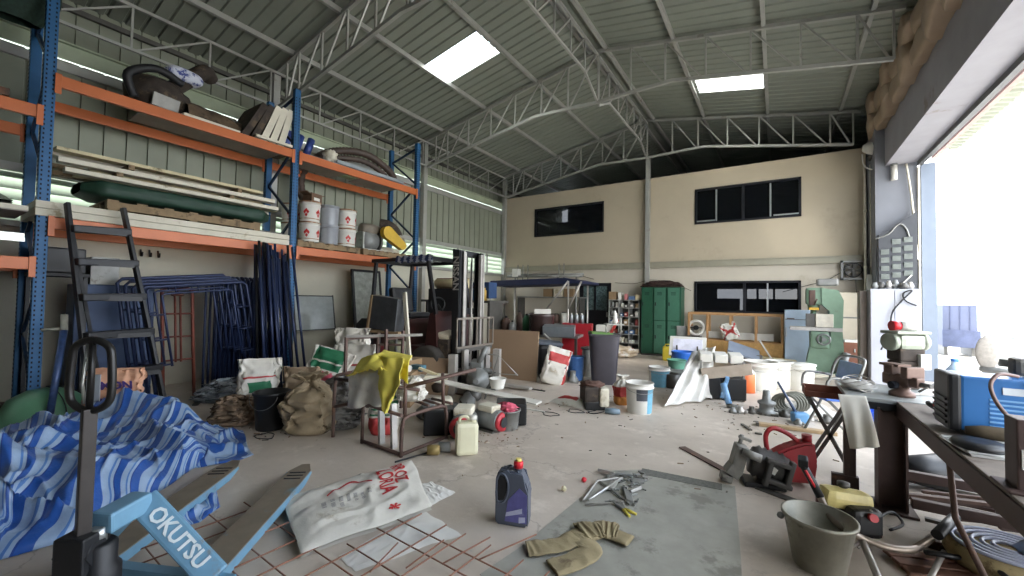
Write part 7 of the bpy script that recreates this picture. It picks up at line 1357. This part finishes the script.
for k, (x, y, lx, lb) in enumerate([(607, 474, .14, 'curved silver plate at the far left of the tool pile'), (622, 476, .16, 'rectangular silver plate at the far edge of the tool pile'), (637, 484, .1, 'small upright silver clamp at the right of the tool pile'), (634, 492, .12, 'pale metal tool in the middle of the pile'), (612, 488, .13, 'dark spanner in the middle left of the pile'), (628, 499, .16, 'silver drill chuck near the pliers')]):
    t = T('metal_tool', lb, 'tool', G(x, y, .005), .4*k, 'metal tools on the sheet'); box(t, 'blade', [mPale, mAlu, mGrayM][k % 3], (0, 0, .02), (lx, .05, .02), (.3*(k % 3-1), 0, 0), .004); b = B(); b.bar((lx*.4, 0, .02), (lx*.9, .02, .012), .01, 8); b.build('shank', mGrayM, t)
rnd = random.Random(8)
for k in range(26):
    x, y = rnd.uniform(608, 648), rnd.uniform(474, 505); p = G(x, y, .008); L = rnd.uniform(.04, .11); a = rnd.random()*pi
    b = B(); b.beam((-L/2*cos(a), -L/2*sin(a), .008), (L/2*cos(a), L/2*sin(a), .012), rnd.uniform(.008, .025), .008); b.box((0, 0, .015), (.02, .02, .012)); o = b.build('steel_offcut', [mPale, mGrayM, mAlu][k % 3]); o.location = p; tag(o, 'small steel offcut in the tool pile on the metal sheet', 'offcut', 'steel offcuts in the tool pile')
for k, (x, y, m_, lb) in enumerate([(584, 482, _mats['bright_red'], 'small red cap on the floor left of the tool pile'), (564, 491, M('cream_stone', (214, 206, 170), .7), 'small cream lump on the floor left of the metal sheet')]): b = B(); b.grid(lump(.02, .02, .018, k, .3), 14, 10, cu=True); o = b.build('bottle_cap' if k == 0 else 'small_lump', m_); o.location = G(x, y); tag(o, lb, 'cap' if k == 0 else 'lump')
# loose rods and rubbish scattered over the floor
b = B(); rnd = random.Random(6)
for k in range(300):
    px_, py_ = rnd.choice([(rnd.gauss(560, 60), rnd.gauss(402, 9)), (rnd.gauss(480, 20), rnd.gauss(435, 6)), (rnd.gauss(760, 40), rnd.gauss(418, 8)), (rnd.gauss(640, 120), rnd.gauss(430, 30)), (rnd.gauss(260, 30), rnd.gauss(432, 5)), (rnd.gauss(720, 30), rnd.gauss(395, 8))])
    if py_ < 375 or py_ > 560: continue
    p = G(px_, py_, .004); s = rnd.uniform(.006, .022)
    if p.x > 2.2 or p.x < -7: continue
    b.box(p, (s*rnd.uniform(.6, 3), s*.6, .006), (0, 0, rnd.random()*3), m=rnd.randrange(4))
o = b.build('floor_litter', [M('litter_brown', (120, 96, 74), .9), M('litter_tan', (140, 120, 96), .9), M('litter_pale', (190, 182, 168), .8), M('litter_grey', (110, 104, 96), .9)]); tag(o, 'small chips and litter scattered over the concrete floor', 'litter', kind='stuff')
for k, (p0, p1, m_, lb, w) in enumerate([((495, 383), (545, 391), mDarkS, 'dark thin bar on the floor before the brown board', .03), ((500, 404), (545, 412), mPailW, 'white thin strip on the floor right of the grey bucket', .03), ((742, 424), (751, 430), mDarkS, 'short dark bar on the floor by the parts heap', .03), ((755, 433), (762, 434), mDarkS, 'tiny dark bracket on the floor beyond the portable engine', .04), ((395, 462), (430, 452), mBlack, 'thin black wire by the rusty frame foot', .008), ((430, 388), (478, 398), mRust, 'rusty angle lying before the forklift forks', .05)]):
    a, c = G(*p0, .01), G(*p1, .01); b = B(); b.beam((0, 0, 0), c-a, w, .014); o = b.build('loose_bar', m_); o.location = a; tag(o, lb, 'bar')
for k, (x, y) in enumerate([(550, 415), (575, 412), (265, 437)]):
    b = B(); b.tube([(.1*cos(a)*(1+.3*sin(3*a+k)), .08*sin(a), .012) for a in [i*2*pi/18 for i in range(18)]], .005, 5, closed=True); o = b.build('wire_loop', mBlack); o.location = G(x, y); tag(o, ['thin wire loop on the floor left of the small engine', 'second wire loop just right of the first', 'wire tangle on the floor below the black bucket'][k], 'wire', 'wire loops on the floor')
# ---------------- outside ----------------
t = T('blue_container', 'pale blue metal container standing outside in the yard', 'container', (4.45, 17.6, 0), 0); box(t, 'box_body', M('lilac_blue_steel', (78, 84, 106), .7, 0, .05), (0, 0, .88), (.7, 1.0, 1.2)); box(t, 'skirt', M('lilac_blue_dark', (66, 73, 98), .7), (.02, -.52, .5), (.78, .04, .5))
for x in (-.2, .0, .2): box(t, 'rib', _mats['lilac_blue_dark'], (x, -.51, 1.1), (.02, .02, .75))
for x in (-.28, .28): box(t, 'foot', mDarkS, (x, 0, .14), (.08, .9, .28))
t = T('white_pickup', 'white pickup truck parked outside, its front cut by the frame', 'car', (5.2, 12.6, 0), .25); mCarW = M('car_white', (236, 236, 236), .3)
b = B(); b.prism([(-1.3, .35), (-1.35, .8), (-1.1, 1.0), (-.3, 1.08), (.25, 1.6), (1.6, 1.62), (1.9, 1.0), (3.4, 1.0), (3.4, .4)], 1.7, (0, .85, 0), (1, 0, 0), (0, 0, 1)); bmesh.ops.bevel(b.bm, geom=b.bm.edges[:], offset=.06, segments=2, affect='EDGES'); b.build('body', mCarW, t)
b = B(); b.prism([(-.2, 1.1), (.3, 1.52), (1.5, 1.54), (1.7, 1.1)], 1.72, (0, .86, 0), (1, 0, 0), (0, 0, 1)); b.build('side_window', M('car_glass', (70, 80, 92), .1), t)
b = B(); b.beam((-.28, -.75, 1.1), (.22, -.75, 1.56), .04, .02); b.build('wiper', mBlack, t)
for x in (-.7, 2.4):
    for y in (-.85, .85):
        b = B(); b.lathe([(.2, -.1), (.34, -.1), (.36, 0), (.34, .1), (.2, .1)], (x, y, .36), 28, ax=(0, 1, 0)); w_ = b.build('wheel', mBlackP, t); b = B(); b.lathe([(.02, -.11), (.2, -.09), (.2, .09), (.02, .11)], (x, y, .36), 20, ax=(0, 1, 0)); b.build('hub', mAlu, w_)
t = T('grey_drum_seat', 'grey round drum with upright oval pad outside by the truck', 'drum', (2.9, 9.2, 0)); b = B(); b.lathe([(.26, 0), (.27, .42), (.3, .44), (.3, .5), (.001, .52)], n=30, cap=False); b.build('drum', mGrayM, t); b = B(); b.grid(lambda u, v: Vector((-.3+.16*(1+.1*0)*cos(2*pi*u)*(1-v*.0)*(.5+.5*(1)), .04*(v-.5), .72+.26*sin(2*pi*u)))*1.0 if False else Vector((-.22+.13*cos(2*pi*u)*sin(pi*min(.999, max(.001, v))), -.05*cos(pi*v), .72+.26*sin(2*pi*u)*sin(pi*min(.999, max(.001, v))))), 26, 10, cu=True); b.build('pad', M('fur_grey', (150, 144, 136), .9, 0, .15, 20), t)
t = T('water_bottle', 'clear blue water bottle standing on the bench stool outside', 'bottle', (1.66, 6.55, .5)); b = B(); b.lathe([(.07, 0), (.075, .02), (.075, .2), (.03, .27), (.03, .3)], n=20, mf=lambda i, k: 1 if i == 1 and True else 0); b.build('body', [M('bottle_clear_blue', (180, 206, 230), .1, alpha=.8), M('bottle_label_blue', (70, 130, 210), .4)], t); b = B(); b.lathe([(.034, .3), (.034, .33)], n=14); b.build('cap', _mats['bottle_label_blue'], t)
t = T('low_stool', 'low dark stool carrying the blue water bottle', 'stool', (1.7, 6.55, 0)); box(t, 'seat', mGrayM, (0, 0, .48), (.4, .3, .035))
for x in (-.16, .16):
    for y in (-.12, .12): box(t, 'leg', mDarkS, (x, y, .23), (.03, .03, .46))
